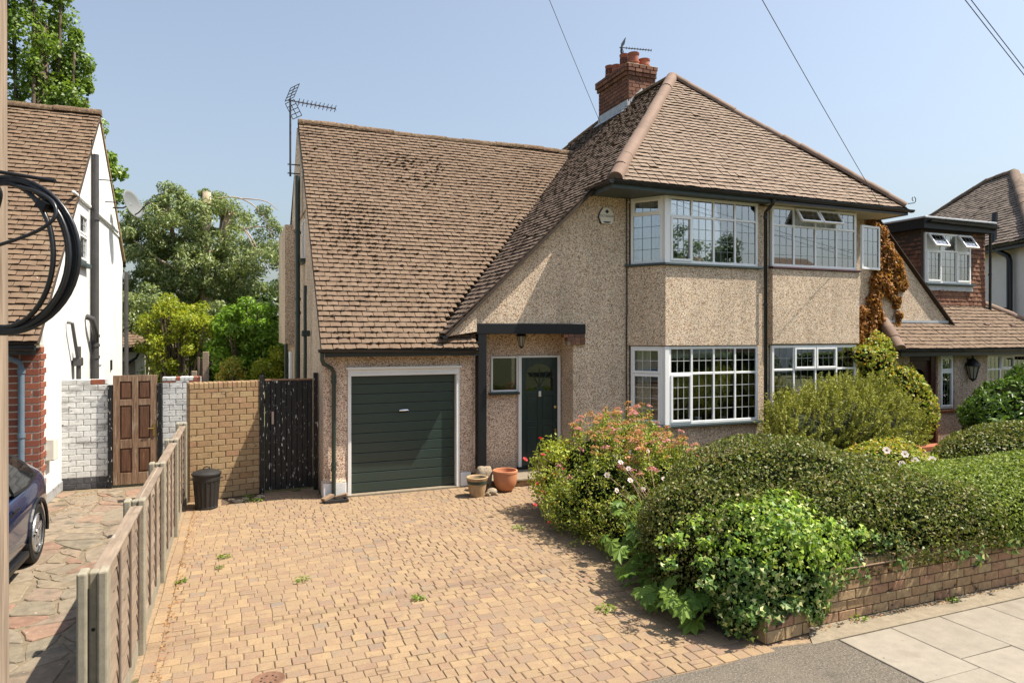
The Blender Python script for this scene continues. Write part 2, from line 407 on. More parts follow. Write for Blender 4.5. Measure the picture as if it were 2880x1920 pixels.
m_hedge2 = leafmat('clipped_hedge_leaf', [(.093, .143, .029), (.166, .229, .046), (.249, .306, .065), (.314, .364, .095), (.129, .191, .039)], .28, .5, .22)
m_ivy = leafmat('ivy_leaf', [(.063, .141, .025), (.127, .231, .032), (.232, .352, .037), (.359, .483, .045), (.106, .182, .029), (.550, .583, .182)], .3, .45, .3)
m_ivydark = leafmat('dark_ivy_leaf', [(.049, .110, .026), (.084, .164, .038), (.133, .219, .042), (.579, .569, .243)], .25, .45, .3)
m_laurel = leafmat('laurel_leaf', [(.047, .097, .020), (.085, .161, .030), (.143, .226, .043), (.059, .113, .022)], .25, .4, .3)
m_broom = leafmat('broom_needle', [(.180, .205, .040), (.269, .282, .056), (.360, .351, .077), (.216, .223, .046)], .25, .6, .2)
m_brownivy = leafmat('dead_creeper_leaf', [(.230, .086, .023), (.344, .144, .035), (.459, .230, .063), (.184, .069, .023), (.528, .310, .115)], .3, .6, .2)
m_creeper = leafmat('creeper_leaf', [(.169, .262, .037), (.275, .362, .051), (.381, .402, .072), (.550, .343, .072), (.127, .201, .032)])
m_spirleaf = leafmat('spiraea_leaf', [(.121, .186, .038), (.205, .274, .045), (.314, .361, .056), (.458, .438, .065)])
m_roseleaf = leafmat('rose_leaf', [(.212, .282, .037), (.338, .402, .054), (.507, .504, .063), (.148, .201, .037)])
m_spirpink = leafmat('spiraea_flower', [(.52,.17,.22), (.58,.27,.29), (.5,.3,.22)], .3, .8, .1)
m_spirbrown = leafmat('faded_flower', [(.42,.2,.08), (.52,.29,.14), (.36,.17,.08), (.56,.36,.2)], .25, .9, .1)
m_rose = leafmat('red_rose', [(.55,.012,.03), (.65,.03,.06)], .3, .6, .2)
m_rosepink = leafmat('pink_rose', [(.65,.08,.14), (.7,.18,.22)], .3, .6, .2)
m_anemone = leafmat('white_anemone', [(.72,.6,.62), (.76,.68,.68)], .35, .7, .1)
m_yolk = M('flower_eye', [(.6,.36,.03)], .8)
m_bigleaf = leafmat('lobed_leaf', [(.080, .159, .024), (.134, .226, .035), (.191, .287, .047)], .35, .5, .3)
m_weed = leafmat('weed_leaf', [(.132, .210, .031), (.221, .294, .044), (.103, .168, .026)])
m_grassdry = leafmat('dry_tuft', [(.2,.16,.05), (.14,.17,.03)])
m_lantern = M('lantern_iron', [(.015,.015,.016)], .4)
m_lampglass = M('lamp_glass', [(.3,.28,.22)], .2)
m_shedwood = M('shed_boards', [(.3,.25,.2)], .9, ((3, 3, 30), .2))

# ------------------------------------------------------------------ pieces: tiles, bricks, pavers, stones
def block_unit(ch=.05, chz=.18):   # chamfered block, front face +z, footprint -.5...5
    a, b = .5, .5-ch
    v = [(-a,-a,-.5),(a,-a,-.5),(a,a,-.5),(-a,a,-.5), (-a,-a,.5-chz),(a,-a,.5-chz),(a,a,.5-chz),(-a,a,.5-chz), (-b,-b,.5),(b,-b,.5),(b,b,.5),(-b,b,.5)]
    f = [(8,9,10,11)] + [(i, (i+1) % 4, (i+1) % 4+4, i+4) for i in range(4)] + [(i+4, (i+1) % 4+4, (i+1) % 4+8, i+8) for i in range(4)]
    return v, f

def tile_unit(c0, c1, c2):         # plain tile: lower edge at y=0 raised, camber over three columns
    xs = (-.5, 0, .5); fr = (c0, c1, c2)
    v = [(x, 0, z) for x, z in zip(xs, fr)] + [(x, 1, .12) for x in xs] + [(x, .01*i, z-.75) for i, (x, z) in enumerate(zip(xs, fr))] + [(x, 1, -.3) for x in xs]
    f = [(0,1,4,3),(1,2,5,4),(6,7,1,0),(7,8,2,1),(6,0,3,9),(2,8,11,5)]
    return v, f

UNITS = {'block': [block_unit(.035, .12), block_unit(.05, .16), block_unit(.04, .2)],
         'paver': [block_unit(.035, .16), block_unit(.05, .2), block_unit(.045, .18)],
         'tile': [tile_unit(1, 1.2, .95), tile_unit(.9, 1.3, 1.1), tile_unit(1.1, 1.15, .8), tile_unit(1.0, .95, 1.25)]}
_pm = {}
def unit_mesh(kind, var, mat, name):
    k = (kind, var, mat.name)
    if k not in _pm:
        v, f = UNITS[kind][var]
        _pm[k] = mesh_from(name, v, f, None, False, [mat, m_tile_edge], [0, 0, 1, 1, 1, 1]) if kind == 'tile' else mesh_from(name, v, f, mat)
    return _pm[k]

def mat4(c, a, b, n):
    return Matrix(((a[0], b[0], n[0], c[0]), (a[1], b[1], n[1], c[1]), (a[2], b[2], n[2], c[2]), (0, 0, 0, 1)))

class Pieces:
    """collects alike pieces of one thing; the 300 that show largest become objects, the rest one joined part"""
    def __init__(s, kind, name, rest, limit=300): s.kind, s.name, s.rest, s.limit, s.it = kind, name, rest, limit, []
    def add(s, c, a, b, n, mat, parent):
        A, B, N_ = Vector(a), Vector(b), Vector(n)
        cr = A.cross(B); px = view(c); sc = 0
        if px:
            d = (CAM-Vector(c)).normalized(); sc = max(abs(cr.dot(d)), .25*cr.length*.3)*px*px
            if N_.dot(d) < -.1*N_.length: sc = 0
        s.it.append((sc, mat4(c, A, B, N_), R.randrange(len(UNITS[s.kind])), mat, parent))
    def flush(s, restparent):
        s.it.sort(key=lambda t: -t[0])
        top = [t for t in s.it[:s.limit] if t[0] > 60]
        rest = s.it[len(top):]
        for sc, m, var, mat, par in top:
            o = bpy.data.objects.new(s.name, unit_mesh(s.kind, var, mat, s.name))
            COL.objects.link(o); attach(o, par); o.matrix_basis = m
        mats = {}
        for t in rest: mats.setdefault(t[3].name, []).append(t)
        V, F, MI, off = [], [], [], 0
        ml = []
        for mi, (mn, ts) in enumerate(mats.items()):
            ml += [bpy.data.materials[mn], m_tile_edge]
            for sc, m, var, mat, par in ts:
                v, f = UNITS[s.kind][var]
                vv = np.array(v) @ np.array(m)[:3, :3].T + np.array(m)[:3, 3]
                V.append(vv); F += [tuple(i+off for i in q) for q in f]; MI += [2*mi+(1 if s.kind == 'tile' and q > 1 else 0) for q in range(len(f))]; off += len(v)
        if V:
            o = link(s.rest, mesh_from(s.rest, np.concatenate(V).tolist(), F, None, False, ml, MI), restparent)
            o['kind'] = 'stuff'

def spans(poly, v):                # u-intervals of a polygon at height v
    xs = []
    for i in range(len(poly)):
        (u0, v0), (u1, v1) = poly[i], poly[(i+1) % len(poly)]
        if (v0 <= v < v1) or (v1 <= v < v0): xs.append(u0+(u1-u0)*(v-v0)/(v1-v0))
    xs.sort()
    return list(zip(xs[::2], xs[1::2]))

def tile_slope(P, O, U, V, poly, mat, parent, gauge=.14, tw=.2, th=.02, wav=.004, holes=(), rough=1.0, route=None):
    O, U, V = Vector(O), Vector(U).normalized(), Vector(V).normalized()
    N_ = U.cross(V)
    vmax = max(p[1] for p in poly); vmin = min(p[1] for p in poly)
    i = 0; v = vmin
    ph = R.random()*6
    while v < vmax-.03:
        for lo, hi in spans(poly, min(v+gauge*.5, vmax-.01)):
            u = lo-(tw*.5 if i % 2 else 0)+R.uniform(-.012, .012)
            while u < hi:
                w = tw
                a, b = max(u, lo), min(u+w, hi)
                if b-a > .05 and not any(h(.5*(a+b), v) for h in holes):
                    cen = O+U*(.5*(a+b))+V*(v+R.uniform(-.006, .006)*rough+wav*math.sin(u*2.1+ph+i*.25))+N_*(.004+R.uniform(0, .004)*rough+.006*math.sin(u*.9+v*1.7+ph))
                    sk = R.uniform(-.025, .025)*rough
                    L = gauge*1.42
                    lift = R.uniform(.88, 1.18) if R.random() > .006 else R.uniform(1.3, 1.6)
                    if route: P, parent = route(.5*(a+b))
                    P.add(cen, U*(b-a-.009)+V*(sk*(b-a)), (V-U*sk)*L+N_*0.0, N_*th*lift, mat, parent)
                u += w
        v += gauge; i += 1

def bricks(P, O, U, length, height, mat, parent, depth=.102, ch=.075, bl=.225, gap=.011, header=False, skip=None, proud=.007, z0=0, mats=None, soldier=False, N_=None):
    """stretcher courses on a wall face; O lower left corner on the mortar face, outward normal U x Z"""
    O, U = Vector(O), Vector(U).normalized()
    N_ = U.cross(Z_) if N_ is None else N_
    z = 0; i = 0
    while z < height-.03:
        h = min(ch, height-z)
        u = -(bl*.5 if (i % 2) else 0)
        if header and i % 2: step = bl*.5; u = 0
        else: step = bl
        while u < length-.02:
            a, b = max(u, 0), min(u+step, length)
            if b-a > .03 and not (skip and skip(.5*(a+b), z+h/2)):
                c = O+U*(.5*(a+b))+Z_*(z+h/2)+N_*(proud*.5+R.uniform(-.0015, .0015))
                m = mats(.5*(a+b), z+h/2) if mats else mat
                P.add(c, U*(b-a-gap)+Z_*R.uniform(-.002, .002), Z_*(h-gap*.9), N_*(proud*2), m, parent)
            u += step
        z += ch; i += 1

# ------------------------------------------------------------------ foliage
def snoise(p, f, seed):
    g = np.random.default_rng(seed); s = np.zeros(len(p))
    for k in range(5):
        w = g.normal(size=3); w /= np.linalg.norm(w)
        s += np.sin(p @ w*f*(.7+.25*k)+g.uniform(0, 6.28))/(1+.35*k)
    return s/2.6

def leaf_quads(c, nrm, size, aspect=.55, fold=.18, spread=.9, droop=0.0, jit=.35, seed=0, up=None):
    """c (n,3) positions, nrm (n,3) preferred facing; returns (n,4,3) folded diamond leaves"""
    g = np.random.default_rng(seed); n = len(c)
    nn = nrm+g.normal(size=(n, 3))*spread
    nn /= np.linalg.norm(nn, axis=1, keepdims=True)+1e-9
    t = g.normal(size=(n, 3))
    if up is not None: t = t*.5+np.array(up)
    t[:, 2] -= droop
    t -= nn*(t*nn).sum(1, keepdims=True); t /= np.linalg.norm(t, axis=1, keepdims=True)+1e-9
    b = np.cross(nn, t)
    s = size*(1+g.uniform(-jit, jit, n))[:, None]
    base = c-t*s*.5; tip = c+t*s*.5-nn*s*fold*.3
    l = c-t*s*.05+b*s*aspect*.5+nn*s*fold; r = c-t*s*.05-b*s*aspect*.5+nn*s*fold
    return np.stack([base, r, tip, l], 1)

def shell(ells, n, thick=.14, rough=.06, rf=3.0, seed=1, zmin=.02, inner=.9, keep=None):
    """points and normals on the outer shell of a union of superellipsoids (cx,cy,cz,rx,ry,rz,p)"""
    g = np.random.default_rng(seed); A = []
    for e in ells: A.append((e[3]*e[4]+e[3]*e[5]+e[4]*e[5]))
    A = np.array(A)/sum(A); C, Nn = [], []
    for e, w in zip(ells, A):
        m = int(n*w)+1
        c0, r0, p = np.array(e[:3]), np.array(e[3:6]), e[6] if len(e) > 6 else 2
        d = g.normal(size=(m*6, 3)); d /= np.linalg.norm(d, axis=1, keepdims=True); d *= r0
        k = (np.abs(d/r0)**p).sum(1)**(-1/p)
        q = d*k[:, None]
        nr = np.sign(q)*np.abs(q/r0)**(p-1)/r0; nr /= np.linalg.norm(nr, axis=1, keepdims=True)+1e-9
        wt = np.linalg.norm(q, axis=1)**2/np.maximum(.15, (nr*q).sum(1)/np.linalg.norm(q, axis=1))/np.maximum(1e-6, np.linalg.norm(d, axis=1)**3/ (r0.prod()))
        wt = np.minimum(wt, np.percentile(wt, 97)); idx = g.choice(len(q), m, p=wt/wt.sum())
        q, nr = q[idx], nr[idx]
        P0 = q+c0
        q = q*(1+rough*snoise(P0, rf, seed)[:, None]+.5*rough*snoise(P0, rf*3.1, seed+1)[:, None])
        P0 = q+c0-nr*(g.random(m)**1.5*thick)[:, None]
        ok = P0[:, 2] > zmin
        for e2 in ells:
            if e2 is e: continue
            p2 = e2[6] if len(e2) > 6 else 2
            ok &= (np.abs((P0-np.array(e2[:3]))/np.array(e2[3:6]))**p2).sum(1) > inner**p2
        C.append(P0[ok]); Nn.append(nr[ok])
    C, Nn = np.concatenate(C), np.concatenate(Nn)
    if keep is not None:
        k = keep(C); C, Nn = C[k], Nn[k]
    return C, Nn

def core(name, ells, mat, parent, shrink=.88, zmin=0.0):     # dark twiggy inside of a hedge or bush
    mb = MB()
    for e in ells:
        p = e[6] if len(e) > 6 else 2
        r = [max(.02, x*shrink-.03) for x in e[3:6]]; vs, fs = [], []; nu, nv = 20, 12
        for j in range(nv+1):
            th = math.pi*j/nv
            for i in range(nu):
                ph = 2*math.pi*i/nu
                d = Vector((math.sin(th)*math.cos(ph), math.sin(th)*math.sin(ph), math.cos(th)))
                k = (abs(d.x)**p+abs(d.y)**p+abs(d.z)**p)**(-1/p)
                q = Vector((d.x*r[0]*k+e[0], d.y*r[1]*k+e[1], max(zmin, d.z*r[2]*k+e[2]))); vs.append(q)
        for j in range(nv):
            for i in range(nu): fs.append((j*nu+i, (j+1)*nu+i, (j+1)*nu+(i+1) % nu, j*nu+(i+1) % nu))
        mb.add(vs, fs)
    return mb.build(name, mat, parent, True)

def leaves(name, quads, mat, parent): return link(name, quads_mesh(name, quads, mat), parent)

def clump_pts(cl, per, seed, flat=.8):        # cl: list of (x,y,z,r)
    g = np.random.default_rng(seed); C, Nn = [], []
    for x, y, z, r in cl:
        d = g.normal(size=(per, 3)); d /= np.linalg.norm(d, axis=1, keepdims=True)
        q = d*(g.random(per)**.45)[:, None]*r; q[:, 2] *= flat
        C.append(q+np.array((x, y, z))); Nn.append(d+np.array((0, 0, .5)))
    return np.concatenate(C), np.concatenate(Nn)
def vpoly(O, U, V, pts): return [(Vector(O)+Vector(U).normalized()*u+Vector(V).normalized()*v) for u, v in pts]

# ------------------------------------------------------------------ windows
def ring(mb, P0, U, V, N_, w, h, t, c0, c1, tb=None):
    tb = tb or t; d = N_*(c1-c0); O = P0+N_*c0
    mb.obox(O, U*t, V*h, d); mb.obox(O+U*(w-t), U*t, V*h, d)
    mb.obox(O+U*t, U*(w-2*t), V*tb, d); mb.obox(O+U*t+V*(h-t), U*(w-2*t), V*t, d)

def pane(parent, P0, U, V, N_, a, b, w, h, c, glass, leadm, nx, ny, lw=.009):
    mb = MB(); mb.obox(P0+U*a+V*b+N_*c, U*w, V*h, N_*.005); g = mb.build('pane', glass, parent)
    if leadm and (nx > 1 or ny > 1):
        mb = MB()
        for i in range(1, nx): mb.obox(P0+U*(a+w*i/nx-lw/2)+V*b+N_*(c+.0065), U*lw, V*h, N_*.003)
        for j in range(1, ny): mb.obox(P0+U*a+V*(b+h*j/ny-lw/2)+N_*(c+.007), U*w, V*lw, N_*.003)
        mb.build('lead_lattice', leadm, parent)

def window(parent, P0, U, w, h, cols, tz, glass, leadm=None, nx=3, nyl=4, nyu=2, sash=(), opened=(), fr=.055, frame=None, label=None, lw=.009):
    """cols: mullion centres along w; tz: transom height or None; sash / opened: {(column, row)} casements"""
    frame = frame or m_white
    P0, U = Vector(P0), Vector(U).normalized(); V = Z_; N_ = U.cross(Z_)
    mb = MB(); ring(mb, P0, U, V, N_, w, h, fr, -.07, 0)
    edges = [fr]+[x for m in cols for x in (m-.022, m+.022)]+[w-fr]
    for m in cols: mb.obox(P0+U*(m-.022)+V*fr+N_*-.065, U*.044, V*(h-2*fr), N_*.063)
    rows = [(fr, h-fr)] if tz is None else [(fr, tz-.022), (tz+.022, h-fr)]
    cells = []
    for ci in range(len(cols)+1):
        a0, a1 = edges[2*ci], edges[2*ci+1]
        if tz is not None: mb.obox(P0+U*a0+V*(tz-.022)+N_*-.063, U*(a1-a0), V*.044, N_*.06)
        for ri, (b0, b1) in enumerate(rows): cells.append((ci, ri, a0, b0, a1-a0, b1-b0))
    f = mb.build('window', frame, parent, False, .004, label, 1)
    for ci, ri, a, b, cw, chh in cells:
        ny = nyu if ri == 1 else nyl
        if (ci, ri) in opened:
            ang = rad(33); D = -Z_*math.cos(ang)+N_*math.sin(ang)
            T = P0+U*(a-.012)+V*(b+chh+.012)+N_*.012
            sw, sh = cw+.024, chh+.024
            O = T+D*sh; VV = -D; NN = U.cross(VV)
            sm = MB(); ring(sm, O, U, VV, NN, sw, sh, .042, 0, .045)
            so = sm.build('open_sash', frame, f, False, .005, 'open top hung sash', 1)
            # glass of the open light (a part of the sash would be one level too deep)
            pane(f, O, U, VV, NN, .042, .042, sw-.084, sh-.084, .02, glass, leadm, nx, ny, lw)
        elif (ci, ri) in sash:
            sm = MB(); ring(sm, P0, U, V, N_, 0, 0, 0, 0, 0) if False else None
            sm = MB(); ring(sm, P0+U*(a-.012)+V*(b-.012), U, V, N_, cw+.024, chh+.024, .045, .002, .02)
            ring(sm, P0+U*a+V*b, U, V, N_, cw, chh, .033, -.05, .002)
            sm.build('sash', frame, f, False, .004, None, 1)
            pane(f, P0, U, V, N_, a+.033, b+.033, cw-.066, chh-.066, -.02, glass, leadm, nx, ny, lw)
        else:
            pane(f, P0, U, V, N_, a, b, cw, chh, -.03, glass, leadm, nx, ny, lw)
    return f

def curtain(parent, P0, U, w, h, mat, name='curtain', amp=.025, wl=.11):
    P0, U = Vector(P0), Vector(U).normalized(); N_ = U.cross(Z_); n = max(4, int(w/wl*6)); vs, fs = [], []
    for i in range(n+1):
        a = w*i/n; d = amp*math.sin(a/wl*6.283)+.3*amp*math.sin(a*17)
        for z in (0, h): vs.append(P0+U*a+N_*d+Z_*z)
        for z in (0, h): vs.append(P0+U*a+N_*(d-.004)+Z_*z)
    for i in range(n):
        k = 4*i; fs += [(k, k+4, k+5, k+1), (k+2, k+3, k+7, k+6)]
    return link(name, mesh_from(name, vs, fs, mat, True), parent)

def gutter(parent, p0, p1, r=.055, mat=None, name='gutter'):
    p0, p1 = Vector(p0), Vector(p1); d = (p1-p0).normalized(); s = d.cross(Z_).normalized(); prof = []
    for k in range(9): a = math.pi*(1+k/8); prof.append(s*math.cos(a)*r+Z_*math.sin(a)*r)
    for k in range(8, -1, -1): a = math.pi*(1+k/8); prof.append(s*math.cos(a)*(r-.008)+Z_*math.sin(a)*(r-.008))
    mb = MB(); n = len(prof)
    vs = [p0+q for q in prof]+[p1+q for q in prof]
    fs = [(i, (i+1) % n, (i+1) % n+n, i+n) for i in range(n)]
    fs += [(i, i+1, n-2-i, n-1-i) for i in range(8)]+[(n+i, n+n-1-i, n+n-2-i, n+i+1) for i in range(8)]
    mb.add(vs, fs)
    L = (p1-p0).length; k = max(1, int(L/.95))
    for i in range(k+1):                                  # joint bands and brackets
        c = p0+d*(L*min(.985, max(.015, i/k))); q = [c-d*.022+x*1.09 for x in prof[:9]]; mb.add(q+[x+d*.044 for x in q], [(j, j+1, j+10, j+9) for j in range(8)]+[tuple(range(8, -1, -1)), tuple(range(9, 18))])
    return smooth_angle(mb.build(name, mat or m_blackmetal, parent))

def ridge_run(parent, p0, p1, r, mat, name, step=.42, limit=99):
    p0, p1 = Vector(p0), Vector(p1); d = p1-p0; L = d.length; d.normalize(); s = d.cross(Z_).normalized(); up = s.cross(d); k = max(1, round(L/step)); key = None
    for i in range(k):
        jt = up*R.uniform(-.012, .012)+s*R.uniform(-.008, .008)+up*.018*math.sin(i*.55+L); a, b = p0+d*(L*i/k)+jt, p0+d*(L*(i+1)/k+.012)+jt
        vs, fs = [], []
        for q, rr in ((a, r), (b, r*1.045)):
            for j in range(9):
                t = math.pi*(-.06+1.12*j/8); vs.append(q+s*math.cos(t)*rr+up*(math.sin(t)*rr*.92-.03))
        fs = [(j, j+1, j+10, j+9) for j in range(8)]+[tuple(range(8, -1, -1)), tuple(range(9, 18)), (0, 9, 17, 8)]
        o = link(name, mesh_from(name, vs, fs, mat, True), parent); smooth_angle(o, 50)

# ------------------------------------------------------------------ ground, drives, pavement
def sheet(name, pts, z, mat, th=.02):
    o = MB().prism([(x, y, z-th) for x, y in pts], (0, 0, th)).build(name, mat); return props(o, kind='structure')

sheet('ground', [(-900, -300), (900, -300), (900, 900), (-900, 900)], -.08, m_ground)
drive = sheet('driveway', [(-.78, 4.62), (5.2, 4.62), (4.6, 9.6), (6.9, 10.6), (6.9, 11.76), (4.1, 11.95), (1.38, 11.95), (1.38, 12.8), (-.78, 12.6)], -.010, m_sand)
sheet('tarmac', [(-9, 3.0), (5.067, 3.0), (5.067, 4.60), (4.3, 4.72), (3.9, 4.615), (-.9, 4.615), (-9, 4.615)], -.002, m_tarmac)
sheet('garden_soil', [(4.15, 4.95), (22, 4.95), (22, 11.74), (6.92, 11.74), (6.92, 10.55), (4.75, 9.7)], .012, m_soil)
sheet('road', [(-60, -6), (60, -6), (60, 2.4), (-60, 2.4)], -.055, m_tarmac)
kerb = sheet('kerb', [(-60, 2.4), (60, 2.4), (60, 2.53), (-60, 2.53)], .0, m_concrete, .12)

# block paving in columns that run away from the street
def bed_edge(y):
    return float(np.interp(y, [4.6, 5.0, 5.7, 7.0, 8.1, 9.4, 10.2, 10.6], [4.45, 4.25, 4.1, 4.05, 4.2, 4.6, 5.2, 6.6]))
P = Pieces('paver', 'paver', 'paver_field')
def lay(x, y, w, l):
    yc = y+l/2; xc = x+w/2
    if xc < bed_edge(yc) and (yc < 11.8 or xc < 1.36) and (yc < 11.4 or xc < 4.5) and yc < 12.4+.12*(xc+.7):
        P.add((xc+.006*math.sin(yc*3+x*5), yc, -.0125+R.uniform(-.0018, .0018)+.005*math.sin(xc*1.7)*math.sin(yc*1.3)), (w-.007, R.uniform(-.002, .002), R.uniform(-.0015, .0015)), (R.uniform(-.002, .002), l-.007, R.uniform(-.002, .002)), (0, 0, .026), m_paver, drive)
x = -.725
y = 4.635
while y < 12.75: lay(x, y, .115, .205); y += .205
y = 4.632
while y < 12.75:                                           # courses across the drive, three stone lengths
    h = R.choice((.1, .118, .118, .135)); x = -.61-R.uniform(0, .12)
    while x < 6.8:
        w = R.choice((.1, .135, .135, .155, .155, .175)); k = R.random()
        x0 = max(x, -.61)
        if x+w-x0 > .04:
            if k > .96: lay(x0, y, x+w-x0, h*.5); lay(x0, y+h*.5, x+w-x0, h*.5)
            else: lay(x0, y, x+w-x0, h)
        x += w
    y += h
P.flush(drive)

# pavement slabs
pav = sheet('pavement', [(5.075, 2.54), (24, 2.54), (24, 4.597), (5.075, 4.597)], -.012, m_slabjoint)
P = Pieces('paver', 'paving_slab', 'slab_field')
UNITS['slab'] = [block_unit(.008, .15)]*3
P.kind = 'slab'
xs = [5.08, 5.74, 6.41, 7.09]+[7.09+.675*i for i in range(1, 14)]
for i in range(len(xs)-1):
    ys = [4.594, 3.925 if i == 1 else 3.76, 3.0, 2.55] if i % 2 else [4.594, 3.76, 2.9, 2.55]
    if i == 1: ys = [4.594, 3.925, 3.1, 2.55]
    for a, b in zip(ys, ys[1:]):
        P.add(((xs[i]+xs[i+1])/2, (a+b)/2, -.013+R.uniform(-.002, .002)), (xs[i+1]-xs[i]-.008, 0, R.uniform(-.003, .003)), (0, a-b-.008, R.uniform(-.003, .003)), (0, 0, .03), m_slab, pav)
P.flush(pav)
sheet('pavement_edge', [(4.78, 4.602), (24, 4.602), (24, 4.88), (5.0, 4.88)], .003, m_strip)

# crazy paving of the neighbour's drive: irregular flat stones in cement
crazy = sheet('crazy_paving', [(-9, 4.62), (-.86, 4.62), (-.86, 14.3), (-9, 14.3)], -.010, m_crazyjoint)
P = Pieces('block', 'paving_stone', 'stone_field')
nx, ny = 16, 30
gx = [[-.90-i*.42+(R.uniform(-.16, .16) if i else 0) for j in range(ny+1)] for i in range(nx+1)]
gy = [[4.64+j*.33+R.uniform(-.1, .1)+(.2 if i % 2 else 0) for j in range(ny+1)] for i in range(nx+1)]
stones = []
for i in range(nx):
    j = 0
    while j < ny:
        k = 2 if R.random() < .22 and j < ny-1 else 1
        q = [(gx[i][j], gy[i][j]), (gx[i+1][j], gy[i+1][j]), (gx[i+1][j+k], gy[i+1][j+k]), (gx[i][j+k], gy[i][j+k])]
        if k == 1 and R.random() < .28:
            t = R.uniform(.35, .65); a = tuple(q[0][n]*(1-t)+q[1][n]*t for n in (0, 1)); b = tuple(q[3][n]*t+q[2][n]*(1-t) for n in (0, 1))
            stones += [[q[0], a, b, q[3]], [a, q[1], q[2], b]]
        else: stones.append(q)
        j += k
objs = []
for q in stones:
    c = (sum(p[0] for p in q)/4, sum(p[1] for p in q)/4)
    if c[1] > 14.0: continue
    g_ = .011; r_ = []
    for p in q:
        d = math.hypot(p[0]-c[0], p[1]-c[1]) or 1; f_ = max(.3, 1-(g_*1.5)/d); r_.append((c[0]+(p[0]-c[0])*f_, c[1]+(p[1]-c[1])*f_))
    pts = []                                             # broken corners
    for n in range(4):
        a, b, d = Vector(r_[n-1]), Vector(r_[n]), Vector(r_[(n+1) % 4])
        pts += [b+(a-b)*R.uniform(.08, .2), b+(d-b)*R.uniform(.08, .2), b+(d-b)*.5+Vector((R.uniform(-.015, .015), R.uniform(-.015, .015)))]
    zt = .002+R.uniform(-.004, .005); tx, ty = R.uniform(-.012, .012), R.uniform(-.012, .012)
    top = [(p.x, p.y, zt+tx*(p.x-c[0])+ty*(p.y-c[1])) for p in pts]
    n_ = len(top); inn = [(c[0]+(t[0]-c[0])*.96, c[1]+(t[1]-c[1])*.96, t[2]) for t in top]
    out = [(t[0], t[1], t[2]-.008) for t in top]; bot = [(t[0], t[1], -.02) for t in top]
    ar = sum(pts[m].x*pts[(m+1) % n_].y-pts[(m+1) % n_].x*pts[m].y for m in range(n_))
    order = range(n_) if ar > 0 else range(n_-1, -1, -1)
    f = [tuple(order)]+[tuple((m+n_, (m+1) % n_+n_, (m+1) % n_, m))[::(1 if ar > 0 else -1)] for m in range(n_)]+[tuple((m+2*n_, (m+1) % n_+2*n_, (m+1) % n_+n_, m+n_))[::(1 if ar > 0 else -1)] for m in range(n_)]
    sc = view((c[0], c[1], 0))
    objs.append((-sc, inn+out+bot, f))
objs.sort(key=lambda t: t[0]); rest = MB()
for n, (sc, v, f) in enumerate(objs):
    if sc < 0 and n < 300: link('paving_stone', mesh_from('paving_stone', v, f, m_crazy), crazy)
    else: rest.add(v, f)
if rest.v: rest.build('stone_field', m_crazy, crazy)['kind'] = 'stuff'

# ------------------------------------------------------------------ the pebbledashed semi-detached house
def wall_piece(mb, pts, axis, th):            # polygon wall with thickness along +axis
    mb.prism(pts, Vector(axis)*th)
AX = 10.3                                     # party wall
house = thing('semi_detached_house', 'tan pebbledashed house with dark green garage door and brick chimney', 'house', (4.5, 12.5, 0))
EAV, APX, APY, RDG = 5.65, 10.3, 14.47, 9.3
KL, KF = .953, 1.025                          # slopes of the left and the front roof faces
zl = lambda X: RDG-KL*(AX-X)
zg = lambda Y: 2.55+.981*(Y-11.6)             # garage roof

# garage front, side gable, porch
mb = MB()
mb.box(1.40, 1.79, 11.85, 12.1, .26, 2.62); mb.box(3.80, 4.06, 11.85, 12.1, .26, 2.62); mb.box(1.79, 3.80, 11.85, 12.1, 2.19, 2.62)
mb.build('garage_front_wall', m_pebble_pink, house, False, .012)
mb = MB()
mb.prism([(1.40, 12.1, 0), (1.40, 12.1, 2.95), (1.415, 17.0, 7.74), (1.41, 18.9, 5.3), (1.40, 21, 4.4), (1.40, 21, 0)], (.24, 0, 0))
mb.prism([(1.372, 13.0, 2.98+.9), (1.372, 17.0, 7.72), (1.372, 18.75, 5.42), (1.372, 14.75, 5.42)], (.03, 0, 0))
mb.prism([(1.392, 11.86, .25), (1.392, 11.86, 2.7), (1.392, 12.2, 3.02), (1.392, 12.2, .25)], (.2, 0, 0))
mb.build('gable_wall', m_pebble, house)
MB().box(1.375, 1.765, 11.80, 12.1, 0, .26).build('plinth', m_plinth, house, False, .015); MB().box(3.815, 4.02, 11.83, 12.1, 0, .26).build('plinth', m_plinth, house, False, .015)
# bell-mouthed render foot at the corner
MB().prism([(1.38, 11.84, .3), (1.38, 11.80, .262), (1.38, 11.9, .262), (1.38, 11.9, .5)], (.38, 0, 0)).build('render_foot', m_pebble_pink, house)
mb = MB()
mb.box(4.06, 4.575, 12.3, 12.5, .14, 2.99); mb.box(4.575, 5.13, 12.3, 12.5, .14, 1.64); mb.box(4.575, 6.2, 12.3, 12.5, 2.36, 2.99)
mb.box(4.0, 4.058, 12.101, 12.5, .0, 2.99)
mb.build('porch_wall', m_pebble_pink, house)
mb = MB()
mb.prism([(6.075, 11.75, 0), (7.34, 11.75, 0), (7.34, 11.75, 5.6), (6.45, 11.75, 5.6), (4.06, 11.75, zl(4.06)-.05), (4.06, 11.75, 2.985), (6.075, 11.75, 2.985)], (0, .25, 0))
mb.box(6.076, 6.3, 12.0, 12.5, 0, 2.99)
mb.build('front_wall', m_pebble, house)
MB().box(4.06, 6.075, 11.80, 12.3, 2.98, 3.05).build('porch_ceiling', m_whitewood, house)
MB().box(4.3, 6.07, 11.46, 12.45, 0, .10).build('porch_step', m_brick_wall, house, False, .01)
MB().box(4.25, 6.08, 11.42, 12.47, .101, .142).build('step_slab', m_strip, house, False, .01)
MB().box(5.12, 6.07, 12.2, 12.31, .143, .19).build('door_sill', m_black, house, False, .008)
